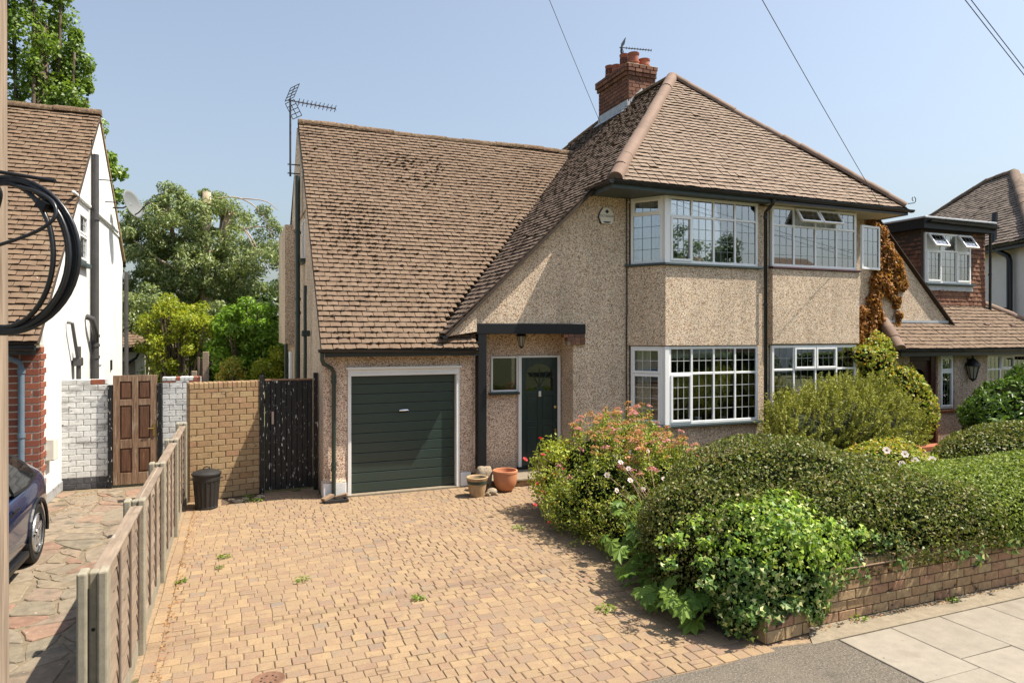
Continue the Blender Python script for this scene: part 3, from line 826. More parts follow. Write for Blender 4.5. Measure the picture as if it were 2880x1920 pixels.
# black timber post and beam, brick corbel
MB().box(4.105, 4.27, 11.69, 11.86, .30, 2.785).build('porch_post', m_black, house, False, .006)
MB().box(4.07, 6.317, 11.685, 11.86, 2.787, 2.978).build('porch_beam', m_black, house, False, .008)
cor = MB().box(5.93, 6.31, 11.70, 11.80, 2.575, 2.785).build('brick_corbel', m_mortar, house)
P = Pieces('block', 'brick', 'corbel_bricks')
for k, (x0, x1) in enumerate(((5.99, 6.317), (5.915, 6.317), (5.84, 6.317))):
    z = 2.577+.07*k; xs = [x0]+[x0+d for d in ((.10, .215) if k != 1 else (.16, .28)) if x0+d < x1-.05]+[x1]
    for a, b in zip(xs, xs[1:]): P.add(((a+b)/2, 11.75, z+.034), (b-a-.01, 0, 0), (0, 0, .062), (0, -.13, 0), m_brick, cor)
P.flush(cor)

# garage door
MB().box(1.79, 1.85, 11.83, 11.98, .0, 2.10).box(3.735, 3.80, 11.83, 11.98, 0, 2.10).box(1.79, 3.80, 11.83, 11.98, 2.10, 2.17).build('garage_door_frame', m_whitewood, house, False, .006)
MB().box(1.76, 3.83, 11.79, 11.9, 2.171, 2.215).box(1.795, 3.79, 11.815, 11.829, 2.06, 2.11).build('frame_head', m_whitewood, house, False, .005)
gd = MB().box(1.85, 3.735, 11.962, 11.995, .03, 2.098).build('garage_door', m_trim, house)
H = 2.05/12
for k in range(12):
    MB().box(1.855, 3.73, 11.935, 11.964, .035+k*H, .035+(k+1)*H-.009).build('slat', m_green, gd, False, .008, None, 2)
hd = MB().tube([(2.70, 11.90, 1.43), (2.72, 11.895, 1.435), (2.83, 11.89, 1.435), (2.86, 11.9, 1.43)], [.012, .018, .018, .01], 8).tube([(2.78, 11.94, 1.435), (2.78, 11.89, 1.435)], .02, 8)
smooth_angle(hd.build('handle', m_chrome, gd))
MB().box(1.80, 3.79, 11.80, 12.05, -.02, .022).build('garage_threshold', m_strip, house)

# front door with fanlight panes, side light
MB().box(5.135, 5.2, 12.24, 12.31, .19, 2.36).box(5.985, 6.05, 12.24, 12.31, .19, 2.36).box(5.2, 5.985, 12.24, 12.31, 2.325, 2.36).build('door_frame', m_whitewood, house, False, .004)
fd = MB().box(5.203, 5.982, 12.27, 12.31, .195, 2.322).build('front_door', m_doorgreen, house)
mb = MB()
for a, b in ((5.203, 5.30), (5.885, 5.982)): mb.box(a, b, 12.255, 12.269, .195, 2.322)
mb.box(5.545, 5.64, 12.255, 12.269, .43, 1.62); mb.box(5.302, 5.883, 12.255, 12.269, .195, .43)
mb.box(5.302, 5.543, 12.255, 12.269, .98, 1.08); mb.box(5.642, 5.883, 12.255, 12.269, .98, 1.08); mb.box(5.302, 5.543, 12.255, 12.269, 1.56, 1.66); mb.box(5.642, 5.883, 12.255, 12.269, 1.56, 1.66)
mb.build('door_rail', m_doorgreen, fd, False, .005)
for (a, b, c, d) in ((5.325, 5.52, .455, .955), (5.665, 5.86, .455, .955), (5.325, 5.52, 1.105, 1.535), (5.665, 5.86, 1.105, 1.535)):
    MB().box(a, b, 12.258, 12.27, c, d).build('door_panel', m_doorgreen, fd, False, .012)
# arch-headed glazing with sunburst bars
cx_, cz_ = 5.5925, 1.70
arc = [(cx_+.29*math.cos(math.pi*k/10), 12.263, 1.98+.22*math.sin(math.pi*k/10)) for k in range(11)]
MB().prism([(5.8825, 12.263, 1.665)]+arc+[(5.3025, 12.263, 1.665)], (0, .006, 0)).build('pane', m_glass_dark, fd)
mb = MB()
for ang in (60, 90, 120): mb.obox((cx_-.009, 12.254, 1.74), (.018, 0, 0), (.36*math.cos(rad(ang))*1.0, 0, .36*math.sin(rad(ang))), (0, .012, 0))
for k in range(10):
    a, b = arc[k], arc[k+1]; mb.prism([(a[0], 12.254, a[2]), (b[0], 12.254, b[2]), (b[0], 12.254, 2.325), (a[0], 12.254, 2.325)], (0, .014, 0))
mb.prism([(cx_-.1, 12.252, 1.66), (cx_+.1, 12.252, 1.66), (cx_+.07, 12.252, 1.74), (cx_-.07, 12.252, 1.74)], (0, .014, 0))
mb.build('sunburst_bar', m_doorgreen, fd, False, .002)
kn = MB().box(5.565, 5.62, 12.235, 12.254, 1.55, 1.66).build('door_knocker', m_boxcream, fd, False, .006)
MB().box(5.915, 5.955, 12.238, 12.255, .80, .9).build('letter_plate', m_brass, fd, False, .004)
smooth_angle(MB().lathe([(.001, 0), (.028, 0), (.03, .01), (.012, .02), (.012, .03), (.001, .034)], (0, 0, 0), 12).build('lock', m_brass, fd)).matrix_basis = Matrix.Translation((5.935, 12.256, 1.33)) @ Matrix.Rotation(rad(90), 4, 'X')
sw = window(house, (4.575, 12.27, 1.665), X_, .565, .69, [], None, m_glass_dark, None, 1, 1, 1, fr=.036, frame=m_whitewood)
MB().box(4.52, 5.134, 12.17, 12.3, 1.615, 1.66).build('window_sill', m_doorgreen, house, False, .006)
MB().box(4.6, 5.1, 12.52, 12.6, 1.5, 2.6).box(5.2, 6.0, 12.52, 12.6, 1.5, 2.6).build('hall_back', m_trim, house)

# bay: base, band, facets; X 7.30 -> 7.75 -> 10.04
def bay_body(parent, x0, x1, xc, x2, yw, yf, lo, hi, mat, name):
    # x0 wall, x1 front corner, xc end of the front face, x2 back at the pier
    MB().prism([(x0, yw, lo), (x1, yf, lo), (xc, yf, lo), (xc, yf+.26, lo), (x2, yf+.26, lo), (x2, yw+.3, lo), (x0, yw+.3, lo)], (0, 0, hi-lo)).build(name, mat, parent, False, .014)
bay_body(house, 7.285, 7.765, 10.02, 10.04, 11.75, 11.115, 0, .955, m_pebble, 'bay_base')
bay_body(house, 7.265, 7.735, 10.04, 10.05, 11.75, 11.075, 2.56, 4.125, m_pebble, 'bay_band')
def sills(parent, z, m):
    MB().prism([(7.22, 11.74, z), (7.70, 11.02, z), (10.13, 11.02, z), (10.13, 11.2, z), (7.75, 11.2, z), (7.3, 11.80, z)], (0, 0, .045)).build('window_sill', m, parent, False, .006)
sills(house, .962, m_fascia); sills(house, 4.13, m_fascia)
MB().box(10.055, AX-.08, 11.16, 11.9, 0, 5.46).build('pier', m_pebble, house)
# rooms behind the bay
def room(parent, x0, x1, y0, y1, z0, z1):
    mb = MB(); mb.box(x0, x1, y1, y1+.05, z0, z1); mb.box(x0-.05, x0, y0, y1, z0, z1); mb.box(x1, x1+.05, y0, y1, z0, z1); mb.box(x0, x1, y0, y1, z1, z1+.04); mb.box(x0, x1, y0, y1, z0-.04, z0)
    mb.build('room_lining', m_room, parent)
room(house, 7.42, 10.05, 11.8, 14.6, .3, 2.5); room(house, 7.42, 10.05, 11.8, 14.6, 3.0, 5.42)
MB().prism([(7.4, 11.8, .9), (7.86, 11.2, .9), (10.0, 11.2, .9), (10.0, 12, .9), (7.4, 12, .9)], (0, 0, .05)).build('inner_sill', m_whitewood, house)
MB().prism([(7.42, 11.8, 2.51), (7.86, 11.2, 2.51), (10.0, 11.2, 2.51), (10.0, 11.9, 2.51), (7.42, 11.9, 2.51)], (0, 0, .04)).build('bay_ceiling', m_whitewood, house)
colx = [8.393-7.845, 8.93-7.845, 9.465-7.845]
FU = Vector((7.76-7.345, 11.10-11.69, 0)).normalized()
for z0, h, tz, up in ((1.01, 1.535, .995, False), (4.18, 1.31, .925, True)):
    window(house, (7.842, 11.115, z0), X_, 2.205, h, colx, tz, m_glass if up else m_glass_bay, m_lead if up else m_lead_bright, 3, 4, 1 if up else 2, sash={(0, 0)}, lw=.009 if up else .011)
    window(house, Vector((7.345, 11.705, z0)), FU, .665, h, [], tz if not up else .97, m_glass if up else m_glass_bay, m_lead if up else m_lead_bright, 3, 4, 1 if up else 2, sash={(0, 1), (0, 0)} if not up else {(0, 1)})
    MB().prism([(7.73, 11.165, z0), (7.74, 11.095, z0), (7.842, 11.095, z0), (7.842, 11.17, z0)], (0, 0, h)).build('corner_post', m_white, house, False, .008)
    MB().box(10.045, 10.09, 11.12, 11.2, z0, z0+h).build('window_jamb', m_pebble, house)
curtain(house, (9.5, 11.32, 4.2), X_, .5, 1.25, m_net)
curtain(house, (8.4, 11.36, 4.2), X_, 1.05, 1.25, m_net)
curtain(house, (7.52, 11.66, 4.2), FU, .3, 1.25, m_net)
curtain(house, (9.56, 11.36, 1.02), X_, .36, 1.5, m_curtain)
curtain(house, (7.5, 11.7, 1.02), FU, .28, 1.5, m_curtain)
MB().prism([(7.9, 11.3, 2.3), (9.95, 11.3, 2.3), (9.95, 11.3, 2.52), (7.9, 11.3, 2.52)], (0, .02, 0)).build('blind', m_curtain, house)

# pots, bowls and a lamp that stand on the inner sill
for nm, lb, cat, prof, c, m in (('plant_pot', 'white patterned pot on the sill inside the ground floor bay', 'pot', [(.001, 0), (.06, 0), (.085, .15), (.08, .15), (.075, .1), (.001, .1)], (8.72, 11.35, .951), m_white),
                                ('vase', 'small white vase on the bay sill beside the curtain', 'vase', [(.001, 0), (.06, 0), (.065, .12), (.05, .15), (.045, .15), (.001, .1)], (9.35, 11.33, .951), m_white)):
    o = smooth_angle(MB().lathe(prof, c, 16).build(nm, m)); props(o, lb, cat)

# roofs
VF = Vector((0, 1, KF)); VL = Vector((1, 0, KL)); VG = Vector((0, 1, .981)); fl, ff, fg = math.sqrt(1+KL*KL), math.sqrt(1+KF*KF), math.sqrt(1+.981**2)
zlow = zl(3.45)
def L_uv(pts): return [(-y, (x-3.45)*fl) for x, y in pts]
left_poly = L_uv([(3.45, 11.56), (6.45, 11.56), (6.45, 10.88), (10.3, 14.47), (10.3, 17.9), (8.6, 19.9), (8.72, 16.98), (3.45, 11.86)])
front_poly_l = [(6.45, 0), (AX, 0), (AX, 3.58*ff)]
garage_poly = [(1.32, 0), (4.06, 0), (4.06, .45*fg), (3.52, .45*fg), (8.86, 5.44*fg), (1.41, 5.44*fg)]
O_L, O_F, O_G = Vector((3.45, 0, zlow)), Vector((0, 10.88, EAV-.02)), Vector((0, 11.56, zg(11.56)))
def deck(parent, O, U, V, poly, name, th=.05):
    N_ = Vector(U).normalized().cross(Vector(V).normalized())
    mb = MB().prism([p-N_*.012 for p in vpoly(O, U, V, poly)], -N_*th); return mb.build(name, m_deck, parent)
roof = deck(house, O_L, -Y_, VL, left_poly, 'roof')
roof_f = deck(house, O_F, X_, VF, front_poly_l, 'front_roof')
roof_g = deck(house, O_G, X_, VG, garage_poly, 'garage_roof')
P = Pieces('tile', 'tile', 'tile_field')
tile_slope(P, O_G, X_, VG, garage_poly, m_tile, roof_g, .134, .19, .034)
tile_slope(P, O_L, -Y_, VL, left_poly, m_tile_dark, roof, .135, .19, .032, .003, rough=.7)
mo = MB(); g_ = np.random.default_rng(5)
UG, VGn = X_, VG.normalized(); NG = UG.cross(VGn)
for k in range(5200):                                     # moss cushions along the lower tile edges, thickest low on the slope
    u, v = g_.uniform(1.5, 7.5), round(g_.random()**1.6*6.6/.134)*.134
    if not any(a < u < b for a, b in spans(garage_poly, v+.05)): continue
    if g_.random() > .10+.8*max(0, math.sin(u*1.9+.4)*math.sin(v*1.1+1.0))**1.3: continue
    c = O_G+UG*u+VGn*(v-.006)+NG*.046; r = g_.uniform(.016, .040)
    vs = [c+UG*r*1.25, c+VGn*r*.7, c-UG*r*1.25, c-VGn*r*.6, c+NG*r*.7]; mo.add(vs, [(0, 1, 4), (1, 2, 4), (2, 3, 4), (3, 0, 4), (3, 2, 1, 0)])
mo.build('moss', m_moss, house)['kind'] = 'stuff'
P_OWN = P                                             # the front face is tiled in one go, see below
# rear faces that only close the volume
mb = MB()
mb.add([(1.4, 17.0, 7.80), (8.9, 17.0, 7.80), (8.9, 21.5, 4.2), (1.4, 21.5, 4.2)], [(0, 1, 2, 3)])
mb.add([(10.3, 14.47, 9.25), (10.3, 17.9, 9.25), (10.3, 21.9, 5.6), (6.6, 21.9, 5.6)], [(0, 3, 2, 1)])
mb.build('rear_roof', m_deck, house)
MB().box(1.42, 10.29, 20.8, 21.0, 0, 4.5).build('rear_wall', m_pebble, house)
ridge_run(house, (1.40, 17.0, 7.86), (8.75, 17.0, 7.86), .11, m_ridge_moss, 'ridge_tile', .45)
ridge_run(house, (10.3, 14.55, 9.33), (10.3, 16.1, 9.33), .11, m_ridge_moss, 'ridge_tile', .45)
ridge_run(house, (10.3, 17.7, 9.32), (8.55, 20.0, zl(8.55)+.05), .11, m_ridge_moss, 'ridge_tile', .45)
ridge_run(house, (6.50, 10.90, EAV+.05), (10.3, 14.47, RDG+.03), .14, m_ridge, 'hip_tile', .44)
# verge mortar, fascias, soffits, gutters
mb = MB(); mb.obox((1.325, 11.57, zg(11.57)-.055), (.05, 0, 0), (.085, 5.43, 5.33), (0, 0, .045)); mb.build('verge', m_mortar, house)
mb = MB(); mb.obox((3.5, 11.62, zl(3.5)-.075), (2.97, 0, 2.97*KL), (0, .12, 0), (0, 0, .05)); mb.build('verge_board', m_deck, house)
gutter(house, (1.27, 11.53, 2.53), (4.05, 11.53, 2.50), .055)
MB().box(1.40, 4.06, 11.59, 11.84, 2.44, 2.50).box(1.38, 4.055, 11.575, 11.6, 2.40, 2.53).build('fascia', m_blackmetal, house)
gutter(house, (3.44, 11.56, zlow-.02), (3.44, 11.86, zlow-.02), .05)
MB().prism([(3.5, 11.64, zlow-.03), (4.06, 11.64, 2.83), (4.06, 11.64, 2.98), (4.06, 11.64, 3.3)], (0, .22, 0)).build('eave_block', m_pebble, house)
gutter(house, (6.41, 10.81, EAV-.04), (AX, 10.82, EAV-.055), .058)
gutter(house, (6.39, 11.75, EAV-.035), (6.39, 10.81, EAV-.04), .058)
MB().box(6.47, AX, 10.86, 10.885, EAV-.17, EAV-.02).box(6.445, 6.47, 10.86, 11.74, EAV-.17, EAV-.02).build('fascia', m_fascia, house)
MB().box(6.471, AX-.02, 10.886, 12.0, EAV-.155, EAV-.13).build('soffit', m_fascia, house)
MB().box(6.48, AX-.03, 11.0, 12.0, EAV-.12, EAV-.06).build('soffit_board', m_deck, house)
# downpipes
def pipe(parent, pts, r, mat, name='downpipe', collars=(), n=10):
    mb = MB().tube(pts, r, n)
    for z in collars: mb.lathe([(r*1.02, -.03), (r*1.28, -.03), (r*1.28, .03), (r*1.02, .03)], (pts[-1][0], pts[-1][1], z), 12)
    return smooth_angle(mb.build(name, mat, parent), 60)
pipe(house, [(1.33, 11.53, 2.47), (1.33, 11.54, 2.36), (1.36, 11.58, 2.29), (1.50, 11.70, 2.21), (1.545, 11.76, 2.14), (1.55, 11.78, 2.05), (1.55, 11.78, .05)], .036, m_pipegreen, 'downpipe', (2.06, .58, 1.98, .5))
pipe(house, [(10.19, 10.82, EAV-.1), (10.19, 10.85, EAV-.2), (10.18, 10.95, EAV-.28), (10.17, 11.03, EAV-.34), (10.17, 11.03, .0)], .038, m_blackmetal, 'downpipe', (EAV-.45, 3.4, 1.1))
pipe(house, [(1.27, 15.5, 6.24), (1.27, 15.5, 0)], .055, m_pipegreen, 'soil_pipe', (5.0, 3.55, 3.25))
pipe(house, [(1.30, 14.1, 3.75), (1.29, 14.05, 3.4), (1.29, 14.0, 2.6), (1.29, 14.0, 0)], .035, m_pipegreen, 'waste_pipe')
MB().box(1.22, 1.38, 13.93, 14.08, 2.74, 2.86).build('hopper', m_pipegreen, house, False, .02)
# cable down the front wall
MB().tube([(7.262, 11.72, 5.5), (7.268, 11.72, 3.2), (7.258, 11.72, 3.1), (7.264, 11.72, 1.2), (7.26, 11.72, .3)], .012, 6).build('cable', m_blackmetal, house)
# side: first floor box, window
MB().box(1.17, 1.40, 18.0, 20.6, 2.55, 5.55).build('side_projection', m_pebble, house)
pipe(house, [(1.2, 18.1, 2.55), (1.2, 18.1, 0)], .045, m_pipegreen, 'downpipe')
pipe(house, [(1.3, 17.9, 2.35), (1.3, 17.9, 0)], .05, m_white, 'waste_pipe')
window(house, (1.385, 15.85, 4.42), -Y_, .62, .85, [.31], .58, m_glass, m_lead, 2, 2, 1)
MB().box(1.30, 1.42, 15.15, 15.95, 4.33, 4.41).build('window_sill', m_pipegreen, house)

# chimney: brick by brick, flaunching, pots
chim = MB().box(10.02, 10.885, 16.093, 17.68, 8.2, 10.2).build('chimney', m_mortar_pale, house)
P = Pieces('block', 'brick', 'chimney_bricks')
for z0, z1, gx_ in ((8.66, 9.91, 0), (9.91, 10.015, .022), (10.015, 10.218, .04)):
    bricks(P, (10.01-gx_, 17.69+gx_, z0), (0, -1, 0), 1.60+2*gx_, z1-z0, m_brick, chim, ch=.104, bl=.235, gap=.016, proud=.012+gx_, N_=Vector((-1, 0, 0)))
    bricks(P, (10.01-gx_, 16.083-gx_*0, z0), X_, .885+2*gx_, z1-z0, m_brick, chim, ch=.104, bl=.235, gap=.016, proud=.012+gx_)
P.flush(chim)
MB().prism([(9.95, 16.02, 10.216), (10.95, 16.02, 10.216), (10.95, 17.75, 10.216), (9.95, 17.75, 10.216)], (0, 0, .025)).add(
    [(9.96, 16.03, 10.241), (10.94, 16.03, 10.241), (10.94, 17.74, 10.241), (9.96, 17.74, 10.241), (10.18, 16.25, 10.33), (10.72, 16.25, 10.33), (10.72, 17.55, 10.33), (10.18, 17.55, 10.33)],
    [(0,1,5,4),(1,2,6,5),(2,3,7,6),(3,0,4,7),(4,5,6,7)]).build('flaunching', m_flaunch, chim, False, .012)
def chimney_pot(x, y, h, r, slots):
    o = smooth_angle(MB().lathe([(r*1.02, -.02), (r*.95, h*.22), (r*1.06, h*.25), (r*1.06, h*.31), (r*.9, h*.34), (r*.88, h*.8), (r*1.0, h*.86), (r*1.04, h), (r*.86, h), (r*.8, h*.5), (.01, h*.45)], (x, y, 10.27), 20).build('chimney_pot', m_pot, chim), 35)
    if slots:                                             # louvred terminal: dark slots between clay ribs
        mb = MB()
        for k in range(14):
            a = 2*math.pi*k/14
            for zz in range(4):
                c = Vector((x+math.cos(a)*r*.885, y+math.sin(a)*r*.885, 10.27+h*(.4+.1*zz))); t = Vector((-math.sin(a), math.cos(a), 0)); n_ = Vector((math.cos(a), math.sin(a), 0))
                mb.obox(c-t*r*.13, t*r*.26, Z_*h*.05, n_*.012)
        mb.build('pot_slot', m_trim, chim)
for a in ((10.22, 17.42, .40, .135, True), (10.24, 17.08, .30, .14, False), (10.26, 16.68, .46, .135, True), (10.32, 16.30, .36, .16, False), (10.70, 16.36, .26, .17, False)): chimney_pot(*a)
# stepped and sloping lead flashing
mb = MB(); mb.obox((9.992, 16.06, zl(10.0)+.03), (0, 1.62, 0), (-.02, 0, -.005), (-.0, 0, .19)); mb.obox((9.985, 16.05, zl(10.0)+.015), (0, 1.65, 0), (-.17, 0, -.17*KL), (-.012, 0, .012))
for k in range(6):
    x = 9.99+.075*k; mb.prism([(x, 16.068, zl(x)+.02), (x+.11, 16.068, zl(x+.11)+.02), (x+.075, 16.068, zl(x)+.25), (x, 16.068, zl(x)+.15)], (0, -.012, 0))
mb.build('lead_flashing', m_leadflash, chim)

# ------------------------------------------------------------------ the other half of the pair, with tile-hung dormer
nb = thing('semi_detached_house', 'adjoining pebbledashed house with tile-hung dormer and brown dead creeper on its wall', 'house', (15, 12.5, 0))
zr = lambda X: RDG-KL*(X-AX)
bay_body(nb, 10.4, 10.42, 12.83, 13.25, 11.75, 11.115, 0, .955, m_pebble, 'bay_base') if False else None
def bay_right(lo, hi, e, name):
    MB().prism([(10.4-e, 11.4, lo), (10.42-e, 11.105-e, lo), (12.84+e, 11.105-e, lo), (13.29+e, 11.75, lo), (13.29, 12.05, lo), (10.4-e, 12.05, lo)], (0, 0, hi-lo)).build(name, m_pebble, nb, False, .014)
bay_right(0, .955, 0, 'bay_base'); bay_right(2.575, 4.16, .03, 'bay_band')
MB().box(AX-.078, 10.385, 11.18, 11.9, 0, 5.46).build('pier', m_pebble, nb)
m_sillp = M('purple_brown_sill', [(.09, .045, .05)], .5)
for z in (.96, 4.165): MB().prism([(10.38, 11.04, z), (12.9, 11.04, z), (13.4, 11.74, z), (13.2, 11.8, z), (12.8, 11.2, z), (10.38, 11.2, z)], (0, 0, .042)).build('window_sill', m_sillp, nb, False, .006)
room(nb, 10.5, 13.1, 11.8, 14.6, .3, 2.5); room(nb, 10.5, 13.1, 11.8, 14.6, 3.0, 5.42)
MB().prism([(10.45, 11.2, 2.53), (12.8, 11.2, 2.53), (13.2, 11.8, 2.53), (10.45, 11.8, 2.53)], (0, 0, .04)).build('bay_ceiling', m_whitewood, nb)
MB().prism([(10.45, 11.2, .93), (12.8, 11.2, .93), (13.2, 11.8, .93), (10.45, 11.8, .93)], (0, 0, .04)).build('inner_sill', m_whitewood, nb)
colr = [11.022-10.425, 11.632-10.425, 12.24-10.425]
window(nb, (10.425, 11.115, 1.005), X_, 2.40, 1.545, colr, 1.03, m_glass, m_lead, 3, 3, 2, sash={(1, 1), (2, 1)})
window(nb, (10.425, 11.115, 4.21), X_, 2.40, 1.27, colr, .87, m_glass, m_lead, 3, 4, 2, opened={(1, 1), (2, 1)})
GU = Vector((13.27-12.86, 11.74-11.12, 0)).normalized()
window(nb, Vector((12.85, 11.13, 1.005)), GU, .7, 1.545, [], 1.03, m_glass, m_lead, 3, 3, 2)
# right facet: an empty frame with its side-hung casement standing open
mb = MB(); ring(mb, Vector((12.85, 11.13, 4.21)), GU, Z_, GU.cross(Z_), .72, 1.27, .055, -.07, 0); mb.obox(Vector((12.85, 11.13, 5.02))+GU*.055-GU.cross(Z_)*.06, GU*.61, Z_*.05, GU.cross(Z_)*.055)
ow = mb.build('window', m_white, nb, False, .004)
cu, cn = Vector((.86, -.5, 0)).normalized(), None
cu = Vector((.99, .1, 0)).normalized(); cn = cu.cross(Z_)
O = Vector((12.90, 11.08, 4.235))
sm = MB(); ring(sm, O, cu, Z_, cn, .64, .98, .05, 0, .05); sm.build('open_sash', m_white, ow, False, .005, 'side hung casement standing open', 1)
pane(ow, O, cu, Z_, cn, .05, .05, .54, .88, .02, m_glass, m_lead, 3, 3)
MB().tube([O+cu*.58+Z_*.52+cn*-.03, O+cu*.46+Z_*.5+cn*-.05], .012, 6).build('handle', m_white, ow)
curtain(nb, (10.47, 11.27, 4.2), X_, 2.3, 1.3, m_net, wl=.14)
curtain(nb, (10.47, 11.38, 1.0), X_, .62, 1.5, m_net, wl=.14); curtain(nb, (11.7, 11.40, 1.0), X_, 1.05, 1.5, m_curtain, wl=.14)

# front wall with the raking top, lean-to front
mb = MB()
mb.prism([(13.2, 11.75, 0), (16.83, 11.75, 0), (16.83, 11.75, zr(16.83)-.1), (14.1, 11.75, zr(14.1)-.1), (14.1, 11.75, 5.6), (13.2, 11.75, 5.6)], (0, .25, 0))
mb.build('front_wall', m_pebble, nb)
mb = MB()
mb.box(14.1, 15.02, 11.5, 11.74, .0, 2.40); mb.box(15.02, 16.0, 11.5, 11.74, 2.26, 2.40); mb.box(16.0, 16.10, 11.5, 11.74, 0, 2.40); mb.box(16.0, 16.66, 11.5, 11.74, 0, .93) if False else None
mb.box(16.1, 16.6, 11.5, 11.74, 0, .92); mb.box(16.1, 16.6, 11.5, 11.74, 2.27, 2.40); mb.box(16.6, 17.85, 11.5, 11.74, 0, 2.40); mb.box(17.85, 20.0, 11.5, 11.74, 0, .95); mb.box(17.85, 20.0, 11.5, 11.74, 2.27, 2.4); mb.box(20.0, 21.2, 11.5, 11.74, 0, 2.4)
mb.build('lean_to_wall', m_pebble_pink, nb, False, .01)
MB().box(14.6, 21, 11.46, 11.5, -.05, .1).build('plinth', m_strip, nb)
MB().box(14.9, 21, 11.9, 12.0, 0, 2.4).build('hall_back', m_room, nb)
window(nb, (16.1, 11.53, .95), X_, .5, 1.31, [], .93, m_glass, m_lead, 3, 3, 2, sash={(0, 0), (0, 1)})
window(nb, (17.85, 11.53, .97), X_, 2.1, 1.29, [.55, 1.1, 1.6], .92, m_glass, m_lead, 3, 3, 1, sash={(1, 1)})
curtain(nb, (16.12, 11.78, 1.0), X_, .46, 1.25, m_net); 
MB().box(16.08, 16.75, 11.44, 11.5, .885, .925).build('window_sill', m_redsill, nb, False, .006)
# mahogany front door
dr = MB().box(15.03, 15.82, 11.60, 11.65, .12, 2.14).build('front_door', m_pvcbrown, nb)
MB().box(15.82, 15.98, 11.54, 11.66, .1, 2.25).box(15.03, 15.82, 11.56, 11.66, 2.141, 2.25).box(14.98, 15.03, 11.56, 11.66, .1, 2.25).build('door_frame', m_pvcbrown, nb, False, .006)
for (a, b, c, d) in ((15.12, 15.38, .3, .95), (15.46, 15.72, .3, .95), (15.12, 15.38, 1.05, 1.4), (15.46, 15.72, 1.05, 1.4)): MB().box(a, b, 11.585, 11.6, c, d).build('door_panel', m_pvcbrown, dr, False, .01)
arc2 = [(15.42+.27*math.cos(math.pi*k/10), 11.592, 1.7+.24*math.sin(math.pi*k/10)) for k in range(11)]
MB().prism([(15.69, 11.592, 1.5)]+arc2+[(15.15, 11.592, 1.5)], (0, .006, 0)).build('pane', m_glass_dark, dr)
MB().box(14.9, 16.0, 11.2, 11.5, .02, .12).build('door_step', m_redsill, nb, False, .01)
MB().box(15.72, 15.76, 11.57, 11.6, 1.0, 1.12).build('handle', m_chrome, dr)

# roofs of this half
front_poly_r = [(AX, 0), (2*AX-6.45, 0), (AX, 3.58*ff)]
roof_nb = deck(nb, O_F, X_, VF, front_poly_r, 'front_roof')
LT_O = Vector((0, 11.12, 2.44)); VT = Vector((0, 1, .98)); ft = math.sqrt(1+.98**2)
lean_poly = [(14.2, 0), (21.6, 0), (18.95, 1.22*ft), (16.6, 1.22*ft), (16.6, .6*ft), (14.5, .6*ft)]
roof_lt = deck(nb, LT_O, X_, VT, lean_poly, 'lean_to_roof')
P = Pieces('tile', 'tile', 'tile_field')
P_NB = P; whole = [(6.45, 0), (2*AX-6.45, 0), (AX, 3.58*ff)]
tile_slope(P_OWN, O_F, X_, VF, whole, m_tile_front, roof_f, .134, .195, .030, route=lambda u: (P_OWN, roof_f) if u < AX else (P_NB, roof_nb))
P_OWN.flush(house)
tile_slope(P, LT_O, X_, VT, lean_poly, m_tile_red if False else m_tile, roof_lt, .125, .2, .028)
# tile-hung dormer
DX0, DX1, DY, DZ0, DZ1 = 16.38, 18.86, 12.22, 3.45, 5.72
dm = MB().box(DX0, DX1, DY, 15.2, DZ0-.1, DZ1).build('dormer', m_deck, nb)
WX0, WX1, WZ0, WZ1 = 16.47, 18.22, 4.12, 5.42
hang = [(DX0, 0), (DX1, 0), (DX1, DZ1-DZ0-.25), (DX0, DZ1-DZ0-.25)]
hole = lambda u, v: WX0-.1 < u < WX1+.1 and WZ0-.18 < DZ0+v < DZ1
tile_slope(P, (0, DY-.012, DZ0), X_, Z_+Y_*.02, hang, m_tile_red, dm, .115, .17, .026, holes=(hole,))
tile_slope(P, (DX0-.012, 0, DZ0-.3), -Y_, Z_+X_*.02, [(-15.2, 0), (-DY, 0), (-DY, 2.4), (-15.2, 2.4)], m_tile_red, dm, .115, .17, .026)
P.flush(nb)
window(dm, (WX0, DY-.03, WZ0), X_, WX1-WX0, WZ1-WZ0, [.59, 1.17], .84, m_glass, m_lead, 3, 4, 2, sash={(0, 0), (2, 0)}, opened={(0, 1), (2, 1)}) if False else None
dwin = window(nb, (WX0, DY-.05, WZ0), X_, WX1-WX0, WZ1-WZ0, [.59, 1.17], .84, m_glass, m_lead, 3, 4, 2, sash={(0, 0), (2, 0)}, opened={(0, 1), (2, 1)})
MB().box(WX0+.03, WX1-.03, DY-.02, DY-.013, WZ0+.05, WZ1-.05).build('net_curtain', m_net, nb)
MB().box(WX0-.03, WX1+.12, DY-.12, DY, WZ0-.05, WZ0-.003).build('window_sill', m_fascia, nb, False, .006)
mb = MB(); mb.obox((WX0, DY-.035, WZ0-.2), (1.85, 0, 0), (0, .03, 0), (0, 0, .15)); mb.build('lead_apron', m_leadflash, nb, False, .02)
MB().box(DX0-.16, DX1+.08, DY-.2, 15.3, DZ1-.26+.04, DZ1+.02).build('dormer_fascia', m_black, nb)
MB().box(DX0-.2, DX1+.1, DY-.26, 15.3, DZ1+.022, DZ1+.075).build('dormer_flat_roof', m_leadflash, nb, False, .015)
gutter(nb, (DX0-.05, DY-.27, DZ1-.02), (DX1+.12, DY-.27, DZ1-.06), .05)
pipe(nb, [(DX1+.07, DY-.27, DZ1-.08), (DX1+.06, DY-.1, DZ1-.2), (DX1+.05, DY-.1, 3.3)], .035, m_blackmetal, 'downpipe', (4.4,))
ridge_run(nb, (18.9, 12.34, 3.66), (21.55, 11.16, 2.5), .11, m_ridge, 'hip_tile')
